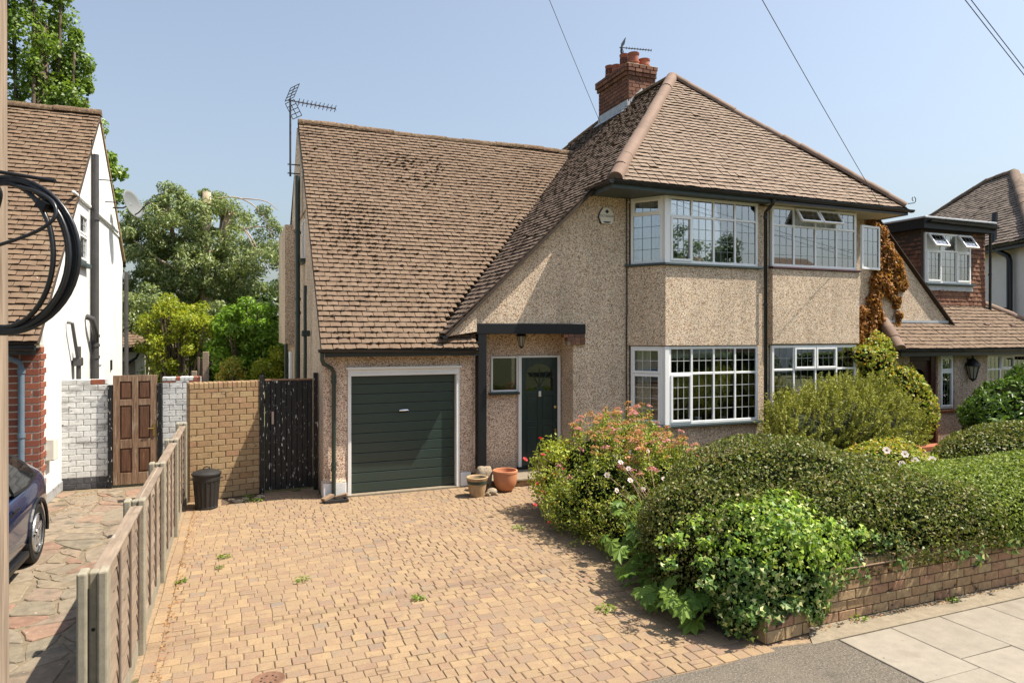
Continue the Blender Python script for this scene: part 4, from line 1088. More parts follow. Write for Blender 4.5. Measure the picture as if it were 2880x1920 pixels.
ridge_run(nb, (14.16, 11.08, 2.47), (14.44, 11.76, 3.10), .14, m_ridge, 'hip_tile', .3)
for x, z in ((18.0, 11.65), (19.0, 11.62)):
    MB().box(x, x+.2, z, z+.12, 2.44+(z-11.12)*.98+.03, 2.44+(z-11.12)*.98+.13).build('vent_tile', m_ridge, roof_lt, False, .03)
mb = MB(); mb.obox((14.6, 11.72, 3.07), (2.1, 0, 0), (0, .03, 0), (0, 0, .06)); mb.build('lead_flashing', m_leadflash, nb)
mb = MB(); mb.obox((14.1, 11.66, zr(14.1)-.05), (2.78, 0, -2.78*KL), (0, .12, 0), (0, 0, .03)); mb.build('verge', m_deck, nb)
ridge_run(nb, (2*AX-6.50, 10.90, EAV+.05), (AX+.03, 14.44, RDG+.03), .12, m_ridge, 'hip_tile', .44)
mb = MB(); mb.add([(10.3, 14.47, 9.25), (14.1, 10.8, 5.6), (14.1, 21, 5.6), (10.3, 17.9, 9.25)], [(0, 1, 2, 3)])
mb.prism([(14.1, 11.7, zr(14.1)-.06), (16.9, 11.7, zr(16.9)-.06), (16.9, 20, zr(16.9)-.06), (14.1, 20, zr(14.1)-.06)], (0, 0, .04)); mb.build('side_roof', m_deck, nb)
gutter(nb, (AX, 10.82, EAV-.055), (14.22, 10.81, EAV-.06), .058)
MB().box(AX, 14.13, 10.86, 10.885, EAV-.17, EAV-.02).box(14.1, 14.13, 10.885, 11.74, EAV-.17, EAV-.02).build('fascia', m_blackmetal, nb)
MB().box(AX-.02, 14.1, 10.886, 12.0, EAV-.155, EAV-.13).build('soffit', m_soffitcream, nb)
mb = MB().tube([(14.12, 10.86, 5.74)]+[(14.2+.07*math.cos(a)*(1-a/9), 10.78, 5.83+.07*math.sin(a)*(1-a/9)) for a in [x*.5-1.5 for x in range(13)]], .009, 6)
mb.build('hip_iron', m_trim, nb)
gutter(nb, (14.15, 11.08, 2.42), (21.6, 11.08, 2.40), .055)
MB().box(14.25, 21.5, 11.13, 11.155, 2.27, 2.42).box(14.25, 21.5, 11.156, 11.5, 2.36, 2.385).build('fascia', m_blackmetal, nb)
MB().box(13.2, 22, 20.8, 21, 0, 3).build('rear_wall', m_pebble, nb)

# ------------------------------------------------------------------ the white neighbour on the left
wh = thing('gabled_house', 'white rendered gabled house with brown tiled roof beside the fence', 'house', (-5, 16, 0))
WX = -2.856
zn = lambda Y: 2.84+.966*(Y-12.62)
mb = MB()
mb.prism([(WX, 12.95, .18), (WX, 12.95, zn(12.95)-.08), (WX, 17.67, 7.60), (WX, 21.33, 4.80), (WX, 21.33, .18)], (-.25, 0, 0))
mb.prism([(WX+.03, 14.95+.6, zn(15.55)-.1), (WX+.03, 17.67, 7.58), (WX+.03, 20.65, 5.36), (WX+.03, 15.62, 5.5)], (-.03, 0, 0))
mb.build('gable_wall', m_render, wh)
MB().box(WX-.2, WX+.02, 13.0, 21.3, 0, .18).build('plinth', m_plinth_grey, wh, False, .01)
NU = [(-9, 0), (WX+.06, 0), (WX+.06, (17.67-12.42)*1.39), (-9, (17.67-12.42)*1.39)]
VN = Vector((0, 1, .966)); O_N = Vector((0, 12.42, zn(12.42)))
roof_wh = deck(wh, O_N, X_, VN, NU, 'roof')
P = Pieces('tile', 'tile', 'tile_field')
tile_slope(P, O_N, X_, VN, NU, m_tile_left, roof_wh, .142, .24, .034, .005)
P.flush(wh)
mb = MB(); mb.add([(-9, 17.67, 7.68), (WX+.05, 17.67, 7.68), (WX+.05, 21.6, 4.66), (-9, 21.6, 4.66)], [(0, 1, 2, 3)]); mb.build('rear_roof', m_deck, wh)
mb = MB(); mb.obox((WX+.0, 17.67, 7.64), (.06, 0, 0), (0, 3.7, -2.85), (0, 0, .07)); mb.obox((WX+.0, 12.44, zn(12.44)-.07), (.055, 0, 0), (0, 5.2, 5.02), (0, 0, .05)); mb.build('verge', m_brick_wall, wh)
ridge_run(wh, (-9, 17.67, 7.745), (WX+.06, 17.67, 7.745), .12, m_ridge_moss, 'ridge_tile', .45)
bw = MB().box(-6.5, WX+.012, 12.74, 12.95, 0, 2.62).build('brick_front', m_mortar_pale, wh)
P = Pieces('block', 'brick', 'front_bricks')
bricks(P, (-4.6, 12.74, 0), X_, 4.6+WX+.01, 2.55, m_brick_bright, bw, ch=.112, bl=.33, gap=.024)
for k in range(23):
    z = .02+k*.112
    w = .33 if k % 2 else .2
    P.add((WX+.016, 12.735+w/2, z+.05), (0, w, 0), (0, 0, .088), (.02, 0, 0), m_brick_bright, bw)
P.flush(bw)
gutter(wh, (-9, 12.36, 2.60), (WX+.03, 12.36, 2.58), .06)
MB().box(-9, WX+.02, 12.44, 12.47, 2.46, 2.6).box(-9, WX+.01, 12.47, 12.74, 2.55, 2.57).build('fascia', m_blackmetal, wh)
pipe(wh, [(-3.26, 12.38, 2.52), (-3.2, 12.5, 2.42), (-3.1, 12.66, 2.34), (-3.08, 12.68, 2.25), (-3.08, 12.68, 0)], .045, m_pipeblue, 'downpipe', (1.2, 2.2))
MB().box(-6.4, -3.36, 12.68, 12.72, 0, 2.1).build('garage_door', m_pipeblue, wh)
pipe(wh, [(WX+.1, 16.8, 6.62), (WX+.1, 16.8, 0)], .065, m_pipegrey, 'soil_pipe', (5.25, 2.75, 2.55, 2.3))
pipe(wh, [(WX+.02, 16.25, 3.15), (WX+.12, 16.3, 3.1), (WX+.13, 16.6, 2.82), (WX+.11, 16.78, 2.65)], .06, m_pipegrey, 'soil_branch')
pipe(wh, [(WX+.02, 14.55, 3.0), (WX+.1, 14.55, 2.98), (WX+.1, 14.98, 2.38), (WX+.1, 15.05, 2.2)], .03, m_pipegrey, 'waste_pipe')
pipe(wh, [(WX+.1, 15.1, 2.55), (WX+.1, 15.1, 0)], .04, m_pipegrey, 'waste_pipe')
MB().box(WX+.02, WX+.16, 14.98, 15.22, 2.18, 2.34).build('hopper', m_pipegrey, wh, False, .02)
pipe(wh, [(WX+.02, 15.6, 1.72), (WX+.1, 16.72, 1.70)], .03, m_pipegrey, 'overflow_pipe')
pipe(wh, [(WX+.1, 21.25, 4.5), (WX+.1, 21.25, 0)], .05, m_pipegrey, 'downpipe', (3.0, 1.7))
MB().tube([(WX+.05, 16.66, 6.9), (WX+.05, 16.66, 1.6)], .012, 6).build('cable', m_trim, wh)
window(wh, (WX+.02, 15.50, 4.23), Y_, .86, 1.0, [], .55, m_glass, m_lead, 3, 3, 2, sash={(0, 0), (0, 1)})
MB().box(WX, WX+.1, 15.45, 16.4, 4.14, 4.22).build('window_sill', m_fascia, wh, False, .01)
MB().box(WX, WX+.06, 15.0, 16.62, 5.44, 5.5).box(WX, WX+.06, 16.95, 20.3, 5.44, 5.5).build('render_band', m_render, wh, False, .02)
window(wh, (WX+.02, 17.6, 1.72), Y_, .5, .42, [], None, m_glass, None, 1, 1, 1)
MB().box(WX, WX+.12, 17.5, 18.2, 1.64, 1.70).build('window_sill', m_fascia, wh, False, .01)
MB().box(WX, WX+.03, 19.3, 19.45, 1.9, 2.15).build('air_brick', m_trim, wh)
mtr = MB().prism([(WX, 13.05, .72), (WX, 13.33, .72), (WX, 13.33, 1.08), (WX, 13.05, 1.08)], (.14, 0, 0)).build('meter_box', m_boxcream, wh, False, .02)
for y, z in ((17.6, 6.25), (18.4, 5.9)): MB().tube([(WX, y, z), (WX+.3, y, z-.0)], .012, 6).build('wall_bracket', m_trim, wh)

# ------------------------------------------------------------------ detached house beyond, turned with the bend of the road
fh = thing('detached_house', 'white rendered house with grey-brown hipped roof at the right edge beyond the dormer', 'house', (25, 15, 0))
FA = Vector((22.5, 14.57, 0)); fe = Vector((-.41, -.912, 0)).normalized(); fn = Vector((.912, -.41, 0)).normalized()   # along the eave towards the street; inwards
fp = lambda a, b, z: FA+fe*a+fn*b+Z_*z
mb = MB(); mb.prism([fp(-10.5, .35, 0), fp(2.0, .35, 0), fp(2.0, 8, 0), fp(-10.5, 8, 0)], (0, 0, 5.6)); mb.build('wall', m_render_far, fh)
MB().prism([fp(-7.6, .33, 2.95), fp(3.21, .33, 2.95), fp(3.21, .36, 2.95), fp(-7.6, .36, 2.95)], (0, 0, .25)).build('wall_band', m_pipegrey, fh)
VFH = fn+Z_*.88; fq = VFH.length
# U runs so that U x V points up and outwards
UF = fe
fpoly = [(-11, 0), (2.2, 0), (-4.35, 3.9*fq), (-5.85, 3.9*fq)]
O_FH = fp(0, -.0, 5.62)
roof_fh = deck(fh, O_FH, UF, VFH, fpoly, 'roof')
P = Pieces('tile', 'tile', 'tile_field')
tile_slope(P, O_FH, UF, VFH, fpoly, m_tile_far, roof_fh, .17, .3, .03, .003)
mb = MB(); mb.add([fp(2.2, 0, 5.6), fp(2.2, 9, 5.6), fp(-4.35, 5.5, 9.0), fp(-4.35, 3.9, 9.0)], [(0, 1, 2, 3)]); mb.build('front_roof', m_tile_far, fh)
P.flush(fh)
ridge_run(fh, fp(2.2, 0, 5.68), fp(-4.35, 3.9, 9.05), .17, m_tile_dark, 'hip_tile', .5)
ridge_run(fh, fp(-11, 0, 5.68), fp(-5.85, 3.9, 9.05), .15, m_tile_dark, 'hip_tile', .5)
ridge_run(fh, fp(-5.85, 3.9, 9.05), fp(-4.35, 3.9, 9.05), .15, m_tile_dark, 'ridge_tile', .5)
gutter(fh, fp(-8, -.06, 5.58), fp(3.6, -.06, 5.58), .07)
mb = MB(); mb.obox(fp(-8, .0, 5.42), fe*11.6, fn*.03, Z_*.16); mb.obox(fp(-8, .03, 5.45), fe*11.6, fn*.4, Z_*.03); mb.build('fascia', m_blackmetal, fh)
pipe(fh, [fp(.15, .2, 6.7), fp(.15, .16, 5.75), fp(.35, .05, 5.5), fp(.75, .2, 5.25), fp(.8, .22, 5.1), fp(.8, .22, 3.3), fp(.72, .05, 2.95)], .085, m_blackmetal, 'soil_pipe', (3.6,))
fl3 = [(-4.5, 0), (6, 0), (6, 1.3), (-4.5, 1.3)]
V3 = fn+Z_*.7; O3 = fp(0, -1.0, 2.15)
rf3 = deck(fh, O3, UF, V3, [(-7, 0), (4.5, 0), (4.5, 1.62), (-7, 1.62)], 'lean_to_roof')
P = Pieces('tile', 'tile', 'lean_to_tile_field'); tile_slope(P, O3, UF, V3, [(-7, 0), (4.5, 0), (4.5, 1.62), (-7, 1.62)], m_tile_far, rf3, .16, .28, .03); P.flush(fh)
mb = MB(); mb.prism([fp(-7, -.8, 0), fp(3.2, -.8, 0), fp(3.2, .3, 0), fp(-7, .3, 0)], (0, 0, 2.1)); mb.build('lean_to_wall', m_render_far, fh)

# ------------------------------------------------------------------ garden walls and gates between the houses
def brick_wall(name, label, A, B, h, th, mat, core_mat, cap=None, cat='wall', mats=None, n_side=1, ch=.075, ends=()):
    A, B = Vector(A), Vector(B); U = (B-A).normalized(); N_ = U.cross(Z_); L = (B-A).length
    t = thing(name, label, cat, tuple(A))
    cm = MB(); cm.obox(A-N_*.012, U*L, -N_*(th-.012), Z_*(h-.01)); c = cm.build('wall_core', core_mat, t)
    P = Pieces('block', 'brick', 'brick_rest')
    bricks(P, A-N_*.01, U, L, h-(cap or 0), mat, c, ch=ch, proud=.012, mats=mats)
    if cap:                                               # bricks on edge along the top
        u = .0; k = 0
        while u < L-.03:
            w = min(.075, L-u); P.add(A+U*(u+w/2)-N_*(th/2-.004)+Z_*(h-cap/2+.004+R.uniform(-.004, .004)), U*(w-.01), -N_*(th+.012)*1.0, Z_*(cap-.006), mats(u, h) if mats else mat, c); u += w; k += 1
    if 'l' in ends:
        z = 0; k = 0
        while z < h-.03:
            hh = min(ch, h-z); P.add(A-N_*th*.5+Z_*(z+hh/2)-U*.003, -N_*(th-.01), Z_*(hh-.01), -U*.014, mats(0, z) if mats else mat, c); z += ch; k += 1
    if 'r' in ends:
        z = 0
        while z < h-.03:
            hh = min(ch, h-z); P.add(B-N_*th*.5+Z_*(z+hh/2)+U*.003, N_*(th-.01), Z_*(hh-.01), U*.014, mat, c); z += ch
    P.flush(c); return t
def white_mats(u, z): return m_brick_blackp if z < .22 else (m_brick_bright if z > 1.86 and R.random() < .3 else m_brick_white)
brick_wall('garden_wall', 'white painted brick wall with black base between the white house and the wooden door', (-2.86, 14.22, 0), (-2.135, 14.22, 0), 1.97, .22, m_brick_white, m_mortar_white, None, 'wall', white_mats, ch=.104)
brick_wall('garden_wall', 'white painted brick wall with chipped top behind the fence, on the right of the wooden door', (-1.255, 14.2, 0), (-.60, 14.2, 0), 1.98, .22, m_brick_white, m_mortar_white, .07, 'wall', white_mats, ch=.104)
def buff_mats(u, z): return m_brick_wall if R.random() < .08 else m_brick_yel
brick_wall('garden_wall', 'buff brick wall with bricks on edge along its top behind the dustbin', (-.70, 12.42, 0), (.46, 12.66, 0), 1.97, .22, m_brick_yel, m_mortar, .105, 'wall', buff_mats, ends='l', ch=.1)

dg = thing('garden_door', 'weathered brown six panel wooden door in a black frame', 'door', (-1.69, 14.2, 0))
MB().box(-2.13, -2.06, 14.13, 14.25, 0, 1.86).box(-1.325, -1.26, 14.13, 14.25, 0, 1.88).build('door_frame', m_gateblack, dg, False, .006)
dd = MB().box(-2.05, -1.335, 14.165, 14.19, .04, 2.03).build('door_leaf', m_oak_dark, dg)
st = MB()
for a, b in ((-2.05, -1.94), (-1.745, -1.645), (-1.445, -1.335)): st.box(a, b, 14.145, 14.164, .04, 2.03)
st.build('stile', m_oak, dd, False, .004)
rl = MB()
for a, b in ((.04, .25), (.70, .86), (1.48, 1.59), (1.92, 2.03)):
    rl.box(-1.938, -1.747, 14.146, 14.164, a, b).box(-1.643, -1.447, 14.146, 14.164, a, b)
rl.build('rail', m_oak, dd, False, .004)
for a, b in ((.28, .67), (.89, 1.45), (1.62, 1.89)):
    for c, d in ((-1.915, -1.77), (-1.62, -1.47)): MB().box(c, d, 14.152, 14.166, a, b).build('door_panel', m_oak_dark, dd, False, .013)
MB().box(-1.405, -1.365, 14.13, 14.145, .9, 1.12).tube([(-1.385, 14.13, 1.05), (-1.385, 14.10, 1.05), (-1.48, 14.10, 1.05)], .009, 6).build('door_handle', m_brass, dd)

gt = thing('side_gate', 'black tongue and groove side gate with flaking paint', 'gate', (.9, 12.68, 0))
gb = MB().box(.49, 1.30, 12.70, 12.73, .05, 1.96).build('gate_back', m_gateblack, gt)
for k in range(9):
    MB().box(.49+k*.0902, .49+(k+1)*.0902-.006, 12.678, 12.70, .04, 1.965).build('plank', m_gateblack, gb, False, .004, None, 1)
MB().box(.40, .475, 12.62, 12.72, 0, 2.06).build('gate_post', m_gateblack, gt, False, .006)
MB().box(1.31, 1.385, 12.62, 12.72, 0, 2.09).build('gate_post', m_gateblack, gt, False, .006)
MB().box(.49, 1.30, 12.672, 12.735, 1.966, 1.99).build('gate_capping', M('worn_timber', [(.3, .17, .1)], .8, (20, .2)), gt)
MB().box(.60, .635, 12.668, 12.677, 1.2, 1.42).build('worn_plate', M('bare_worn_metal', [(.45, .33, .27)], .6, (30, .3)), gt)

# old posts and fence boards behind the walls
of = thing('old_fence', 'short weathered end of an old board fence behind the brick walls', 'fence', (-.75, 17, 0))
MB().box(-.62, -.50, 15.4, 15.52, 0, 2.42).build('fence_post', m_fence, of, False, .01)
for k in range(6): MB().box(-.72-.0, -.69, 15.6+k*.32, 15.6+k*.32+.29, 0, 2.30-.035*k+R.uniform(-.05, .05)).build('plank', m_batten, of)
MB().box(-.80, -.70, 14.9, 15.0, 0, 2.05).build('fence_post', m_fence, of, False, .01)

# ------------------------------------------------------------------ panel fence along the drive
fc = thing('fence', 'weathered grey lapped panel fence between concrete posts along the drive', 'fence', (-.76, 8.5, 0))
FXc = -.80
for i in range(5):
    y = 4.8+1.86*i
    mb = MB(); h = 1.335 if i else 1.315
    # H section: two cheeks and a web, with the slot open at the first post
    mb.box(FXc-.09, FXc-.035, y, y+.13, -.3, h).box(FXc+.02, FXc+.075, y, y+.13, -.3, h).box(FXc-.035, FXc+.02, y+.05, y+.13, -.3, h-.012)
    po = mb.build('concrete_post', m_concrete, fc, False, .012)
    if i == 0:
        for zz in (.55, .95): MB().tube([(FXc-.008, y+.046, zz), (FXc-.008, y+.052, zz)], .011, 10).build('post_hole', m_trim, po)
for i in range(4):
    y0, y1 = 4.8+1.86*i+.14, 4.8+1.86*(i+1)-.01
    MB().box(FXc-.02, FXc+.03, y0, y1, -.05, .16).build('gravel_board', m_concrete, fc, False, .006)
    for b in range(9):                                     # waney lapped boards, each leaning out over the one below
        z0 = .165+b*.122; n = 14; vs, fs = [], []
        ph = R.uniform(0, 6)
        for k in range(n+1):
            y = y0+(y1-y0)*k/n; wv = .012*math.sin(k*.9+ph)+.009*math.sin(k*2.3+ph*2)
            for (dx, zz) in ((.034, z0+wv), (.012, z0+.155), (.0, z0+.155), (.02, z0+wv)): vs.append((FXc+dx, y, zz))
        for k in range(n):
            for j in range(4): a, c = 4*k+j, 4*k+(j+1) % 4; fs.append((a, c, c+4, a+4))
        fs += [(3, 2, 1, 0), (4*n, 4*n+1, 4*n+2, 4*n+3)]
        link('board', mesh_from('board', vs, fs, m_fence), fc)
    for f_ in (.03, .35, .66, .965):
        y = y0+(y1-y0)*f_
        MB().box(FXc+.034, FXc+.050, y-.017, y+.017, .16, 1.265).build('batten', m_batten, fc, False, .004, None, 1)
        MB().box(FXc-.03, FXc-.005, y-.022, y+.022, .16, 1.265).build('batten', m_batten, fc)
    MB().box(FXc-.035, FXc+.062, y0, y1, 1.266, 1.292).build('capping_rail', m_fence, fc, False, .006)

# ------------------------------------------------------------------ street wall of brick under the hedge
brick_wall('street_wall', 'low weathered brick wall along the pavement under the clipped hedge', (4.95, 4.89, 0), (17.5, 4.89, 0), .57, .22, m_brick_wall, m_mortar, None, 'wall', ch=.095)
brick_wall('wall_pier', 'broken brick stub of the wall end under the ivy at the tarmac corner', (4.40, 4.76, 0), (4.95, 4.80, 0), .24, .3, m_brick_wall, m_mortar, None, 'wall', ends='l', ch=.115)

# ------------------------------------------------------------------ dustbin, pots, stone, gully, cover
db = thing('dustbin', 'black ribbed plastic dustbin with lid standing against the buff brick wall', 'dustbin', (-.42, 11.93, 0))
def ribbed(mb, c, r0, r1, z0, z1, n=28, amp=.012):
    vs = []; N2 = n*4
    for z, r in ((z0, r0), (z1, r1)):
        for k in range(N2):
            a = 2*math.pi*k/N2; rr = r-(amp if (k % 4) in (2, 3) else 0); vs.append((c[0]+rr*math.cos(a), c[1]+rr*math.sin(a), z))
    mb.add(vs, [(k, (k+1) % N2, (k+1) % N2+N2, k+N2) for k in range(N2)]+[tuple(range(N2-1, -1, -1))])
mb = MB(); ribbed(mb, (-.42, 11.93), .165, .20, .03, .44, 16); mb.lathe([(.168, 0), (.17, .03), (.16, .035)], (-.42, 11.93, 0), 40).lathe([(.198, .44), (.205, .45), (.205, .545), (.19, .545), (.18, .44)], (-.42, 11.93, 0), 40)
mb.build('bin_body', m_bin, db)
ld = smooth_angle(MB().lathe([(.218, .53), (.225, .545), (.222, .565), (.19, .585), (.12, .612), (.03, .622), (.001, .622)], (-.42, 11.93, 0), 40).build('lid', m_bin, db), 30)
MB().tube([(-.47, 11.93, .618), (-.455, 11.93, .652), (-.42, 11.93, .662), (-.385, 11.93, .652), (-.37, 11.93, .618)], .009, 6).build('handle', m_bin, ld)
for sx in (-1, 1): MB().tube([(-.42+sx*.20, 11.90, .47), (-.42+sx*.235, 11.90, .47), (-.42+sx*.235, 11.96, .47), (-.42+sx*.20, 11.96, .47)], .007, 6).build('handle', m_bin, db)

p1 = thing('flower_pot', 'small stoneware pot with a dark green glazed rim by the garage', 'pot', (3.86, 11.05, 0))
smooth_angle(MB().lathe([(.001, 0), (.115, 0), (.145, .10), (.165, .23), (.17, .27), (.185, .30), (.19, .325), (.175, .335), (.155, .32), (.14, .24), (.001, .22)], (3.86, 11.05, 0), 32).build('pot_body', m_stonepot, p1), 35)
smooth_angle(MB().lathe([(.166, .218), (.172, .222), (.174, .272), (.170, .276)], (3.86, 11.05, 0), 32).build('glaze_band', m_glaze, p1))
smooth_angle(MB().lathe([(.001, .222), (.143, .23), (.141, .235), (.001, .25)], (3.86, 11.05, 0), 24).build('potting_soil', m_soil, p1))
p2 = thing('flower_pot', 'large round terracotta pot near the front door step', 'pot', (4.44, 11.2, 0))
smooth_angle(MB().lathe([(.001, .02), (.12, .02), (.165, .07), (.2, .16), (.212, .25), (.214, .33), (.222, .338), (.222, .372), (.212, .38), (.195, .375), (.19, .3), (.15, .2), (.001, .17)], (4.44, 11.2, 0), 36).build('pot_body', m_terracotta, p2), 40)
for k in range(3):
    a = 2.1*k+.6; MB().box(4.44+.12*math.cos(a)-.03, 4.44+.12*math.cos(a)+.03, 11.2+.12*math.sin(a)-.03, 11.2+.12*math.sin(a)+.03, .003, .022).build('pot_foot', m_brick, p2)
def rock(name, label, cat, c, s, mat, seed, n=10, sq=2.0, parent=None):
    g = np.random.default_rng(seed); vs, fs = [], []; nu, nv = 14, 9
    for j in range(nv+1):
        th = math.pi*j/nv
        for i in range(nu):
            ph = 2*math.pi*i/nu; d = np.array((math.sin(th)*math.cos(ph), math.sin(th)*math.sin(ph), math.cos(th))); k = (np.abs(d)**sq).sum()**(-1/sq)
            q = d*k; q = q*(1+.08*snoise(q[None]*1.0, 4.5, seed)[0]+.04*snoise(q[None], 11, seed+2)[0]); vs.append((c[0]+q[0]*s[0], c[1]+q[1]*s[1], max(c[2]-s[2]*.96, c[2]+q[2]*s[2])))
    for j in range(nv):
        for i in range(nu): fs.append((j*nu+i, (j+1)*nu+i, (j+1)*nu+(i+1) % nu, j*nu+(i+1) % nu))
    o = link(name, mesh_from(name, vs, fs, mat, True), parent)
    return props(o, label, cat) if label else o
rock('stone_block', 'rough pebbly stone block standing at the foot of the black porch post', 'stone', (4.12, 11.42, .205), (.13, .11, .215), m_stone, 5, sq=7)
tt = thing('tortoise_ornament', 'small weathered stone tortoise on the paving between the two pots', 'ornament', (4.12, 11.02, 0))
rock('shell', None, None, (4.12, 11.02, .06), (.10, .075, .062), m_stone, 8, parent=tt)
rock('head', None, None, (4.02, 10.96, .05), (.035, .028, .03), m_stone, 9, parent=tt)
for dx, dy in ((-.07, -.06), (.07, -.06), (-.06, .06), (.07, .06)): rock('foot', None, None, (4.12+dx, 11.02+dy, .02), (.03, .025, .022), m_stone, 12, parent=tt)
gl = thing('drain_gully', 'black plastic drain surround with loose bricks at the foot of the green downpipe', 'drain', (1.53, 11.62, 0))
mb = MB(); 
for a in ((1.36, 1.75, 11.44, 11.475), (1.36, 1.75, 11.745, 11.78), (1.36, 1.395, 11.476, 11.744), (1.715, 1.75, 11.476, 11.744)): mb.box(a[0], a[1], a[2], a[3], 0, .05)
mb.box(1.396, 1.714, 11.476, 11.744, .003, .012); mb.build('drain_frame', m_bin, gl, False, .008)
for (x, y, a) in ((1.43, 11.56, .5), (1.66, 11.6, -.35)):
    b = MB(); u = Vector((math.cos(a), math.sin(a), .25)).normalized(); v = Vector((-math.sin(a), math.cos(a), 0)); b.obox(Vector((x, y, .055))-u*.1-v*.05, u*.2, v*.1, u.cross(v)*.05); b.build('brick', m_paver, gl, False, .006)
mh = thing('drain_cover', 'round rusty iron drain cover set in the block paving', 'drain cover', (.25, 5.78, 0))
smooth_angle(MB().lathe([(.13, -.01), (.13, .006), (.122, .01), (.115, .006), (.001, .006)], (.25, 5.78, 0), 28).build('cover_plate', m_ironrust, mh), 30)
mb = MB()
for k in range(8):
    a = 2*math.pi*k/8+.2; c = Vector((.25+.06*math.cos(a), 5.78+.06*math.sin(a), .0065)); mb.obox(c-Vector((.008, .008, 0)), (.016, 0, 0), (0, .016, 0), (0, 0, .0012))
mb.build('drain_slot', m_trim, mh)

# ------------------------------------------------------------------ wall fittings: alarm, lanterns, dish, aerials
al = thing('alarm_box', 'cream hexagonal burglar alarm box with navy emblem high on the gable wall', 'alarm', (6.80, 11.74, 5.12))
hexp = [(6.80+x, 11.70, 5.12+z) for x, z in ((-.07, .16), (.07, .16), (.14, .06), (.165, -.03), (.11, -.16), (-.11, -.16), (-.165, -.03), (-.14, .06))]
MB().prism(hexp, (0, .03, 0)).build('alarm_case', m_alarm, al, False, .008)
MB().prism([(x-.02 if x < 6.8 else x, 11.731, z) for x, y, z in hexp], (0, .018, 0)).build('back_plate', m_navy, al)
MB().prism([(6.80-.045, 11.6965, 5.20), (6.80, 11.6965, 5.245), (6.845, 11.6965, 5.20), (6.80, 11.6965, 5.16)], (0, .003, 0)).build('emblem', m_navy, al)
fc_ = bpy.data.curves.new('lettering', 'FONT'); fc_.body = 'OCTAGON'; fc_.size = .062; fc_.align_x = 'CENTER'; fc_.extrude = .0008; fc_.materials.append(m_navy)
tmp_ = link('lettering_curve', fc_); lt_ = link('lettering', bpy.data.meshes.new_from_object(tmp_.evaluated_get(bpy.context.evaluated_depsgraph_get())), al); bpy.data.objects.remove(tmp_); lt_.matrix_basis = Matrix.Translation((6.80, 11.6965, 5.09)) @ Matrix.Rotation(rad(90), 4, 'X')
MB().prism([(6.80-.09, 11.6965, 5.005), (6.80+.09, 11.6965, 5.005), (6.80+.05, 11.6965, 4.975), (6.80-.05, 11.6965, 4.975)], (0, .003, 0)).build('emblem_base', m_navy, al)

def lantern(label, c, s):
    t = thing('wall_lantern', label, 'lantern', c); c = Vector(c)
    smooth_angle(MB().lathe([(.035*s, 0), (.075*s, .17*s), (.07*s, .175*s), (.03*s, .17*s)], c+Z_*-.1*s, 8).build('glass_shade', m_lampglass, t), 20)
    smooth_angle(MB().lathe([(.095*s, 0), (.085*s, .02*s), (.05*s, .07*s), (.015*s, .1*s), (.012*s, .13*s), (.001, .14*s)], c+Z_*.075*s, 12).build('lantern_cap', m_lantern, t), 30)
    mb = MB()
    for k in range(8): a = 2*math.pi*k/8; mb.tube([c+Vector((.036*s*math.cos(a), .036*s*math.sin(a), -.1*s)), c+Vector((.078*s*math.cos(a), .078*s*math.sin(a), .075*s))], .005*s, 5)
    mb.lathe([(.001, -.035*s), (.02*s, -.02*s), (.04*s, 0), (.036*s, .012*s)], c-Z_*.1*s, 10); mb.build('lantern_cage', m_lantern, t)
    return t
l1 = lantern('small dark hanging lantern under the black porch beam', (5.08, 11.98, 2.66), 1.15)
MB().tube([(5.08, 11.98, 2.80), (5.08, 11.98, 2.99)], .008, 6).build('hanger', m_lantern, l1)
l2 = lantern('black carriage lantern on the wall beside the tall narrow window', (17.1, 11.38, 1.86), 1.9)
MB().tube([(17.1, 11.5, 2.14), (17.1, 11.42, 2.17), (17.1, 11.38, 2.11)], .014, 6).box(17.06, 17.14, 11.47, 11.5, 1.8, 2.2).build('bracket', m_lantern, l2)

def yagi(name, label, base, top, boom, n, el, mat, refl, bracket=None, group=None):
    t = thing(name, label, 'aerial', tuple(base)); base, top, boom = Vector(base), Vector(top), Vector(boom)
    MB().tube([base, top+Z_*.03], .022, 8).build('mast', mat, t)
    d = boom.normalized(); s = d.cross(Z_).normalized(); up = s.cross(d); b0 = top-d*.06
    MB().tube([b0, b0+boom], .014, 6).build('boom', mat, t)
    E = []
    for k in range(n):
        c = b0+boom*(.22+.77*k/(n-1)); mb = MB(); a = (up*.8+s*.6).normalized() if el == 'x' else s
        mb.tube([c-a*.085, c+a*.085], .008, 5)
        if el == 'x': a2 = (up*.8-s*.6).normalized(); mb.tube([c-a2*.06, c+a2*.06], .007, 5)
        mb.build('element', mat, t)
    mb = MB()
    for sg in (1, -1):
        q = b0+d*.03; ax = (up*sg*.9-d*-.45).normalized(); W = refl
        for k in range(5): mb.tube([q+ax*(.03+W*k/4)-s*.2, q+ax*(.03+W*k/4)+s*.2], .009, 5)
        for e in (-.2, 0, .2): mb.tube([q+ax*.03+s*e, q+ax*(.03+W)+s*e], .009, 5)
    mb.build('reflector', mat, t)
    if bracket:
        mb = MB()
        for z in bracket: mb.tube([(base.x-.06, base.y, z), (1.42, base.y+.0, z)], .014, 6)
        mb.build('wall_bracket', mat, t)
    return t
yagi('tv_aerial', 'tall tv aerial on a mast bracketed to the gable end', (1.16, 16.1, 6.35), (1.16, 16.1, 8.06), (1.12, .5, .10), 10, 'x', m_darkmetal, .36, (6.62, 6.42))
yagi('tv_aerial', 'small tv aerial on a short mast above the chimney pots', (10.36, 17.0, 10.3), (10.36, 17.0, 11.08), (.82, -.42, -.12), 10, 's', m_darkmetal, .2)

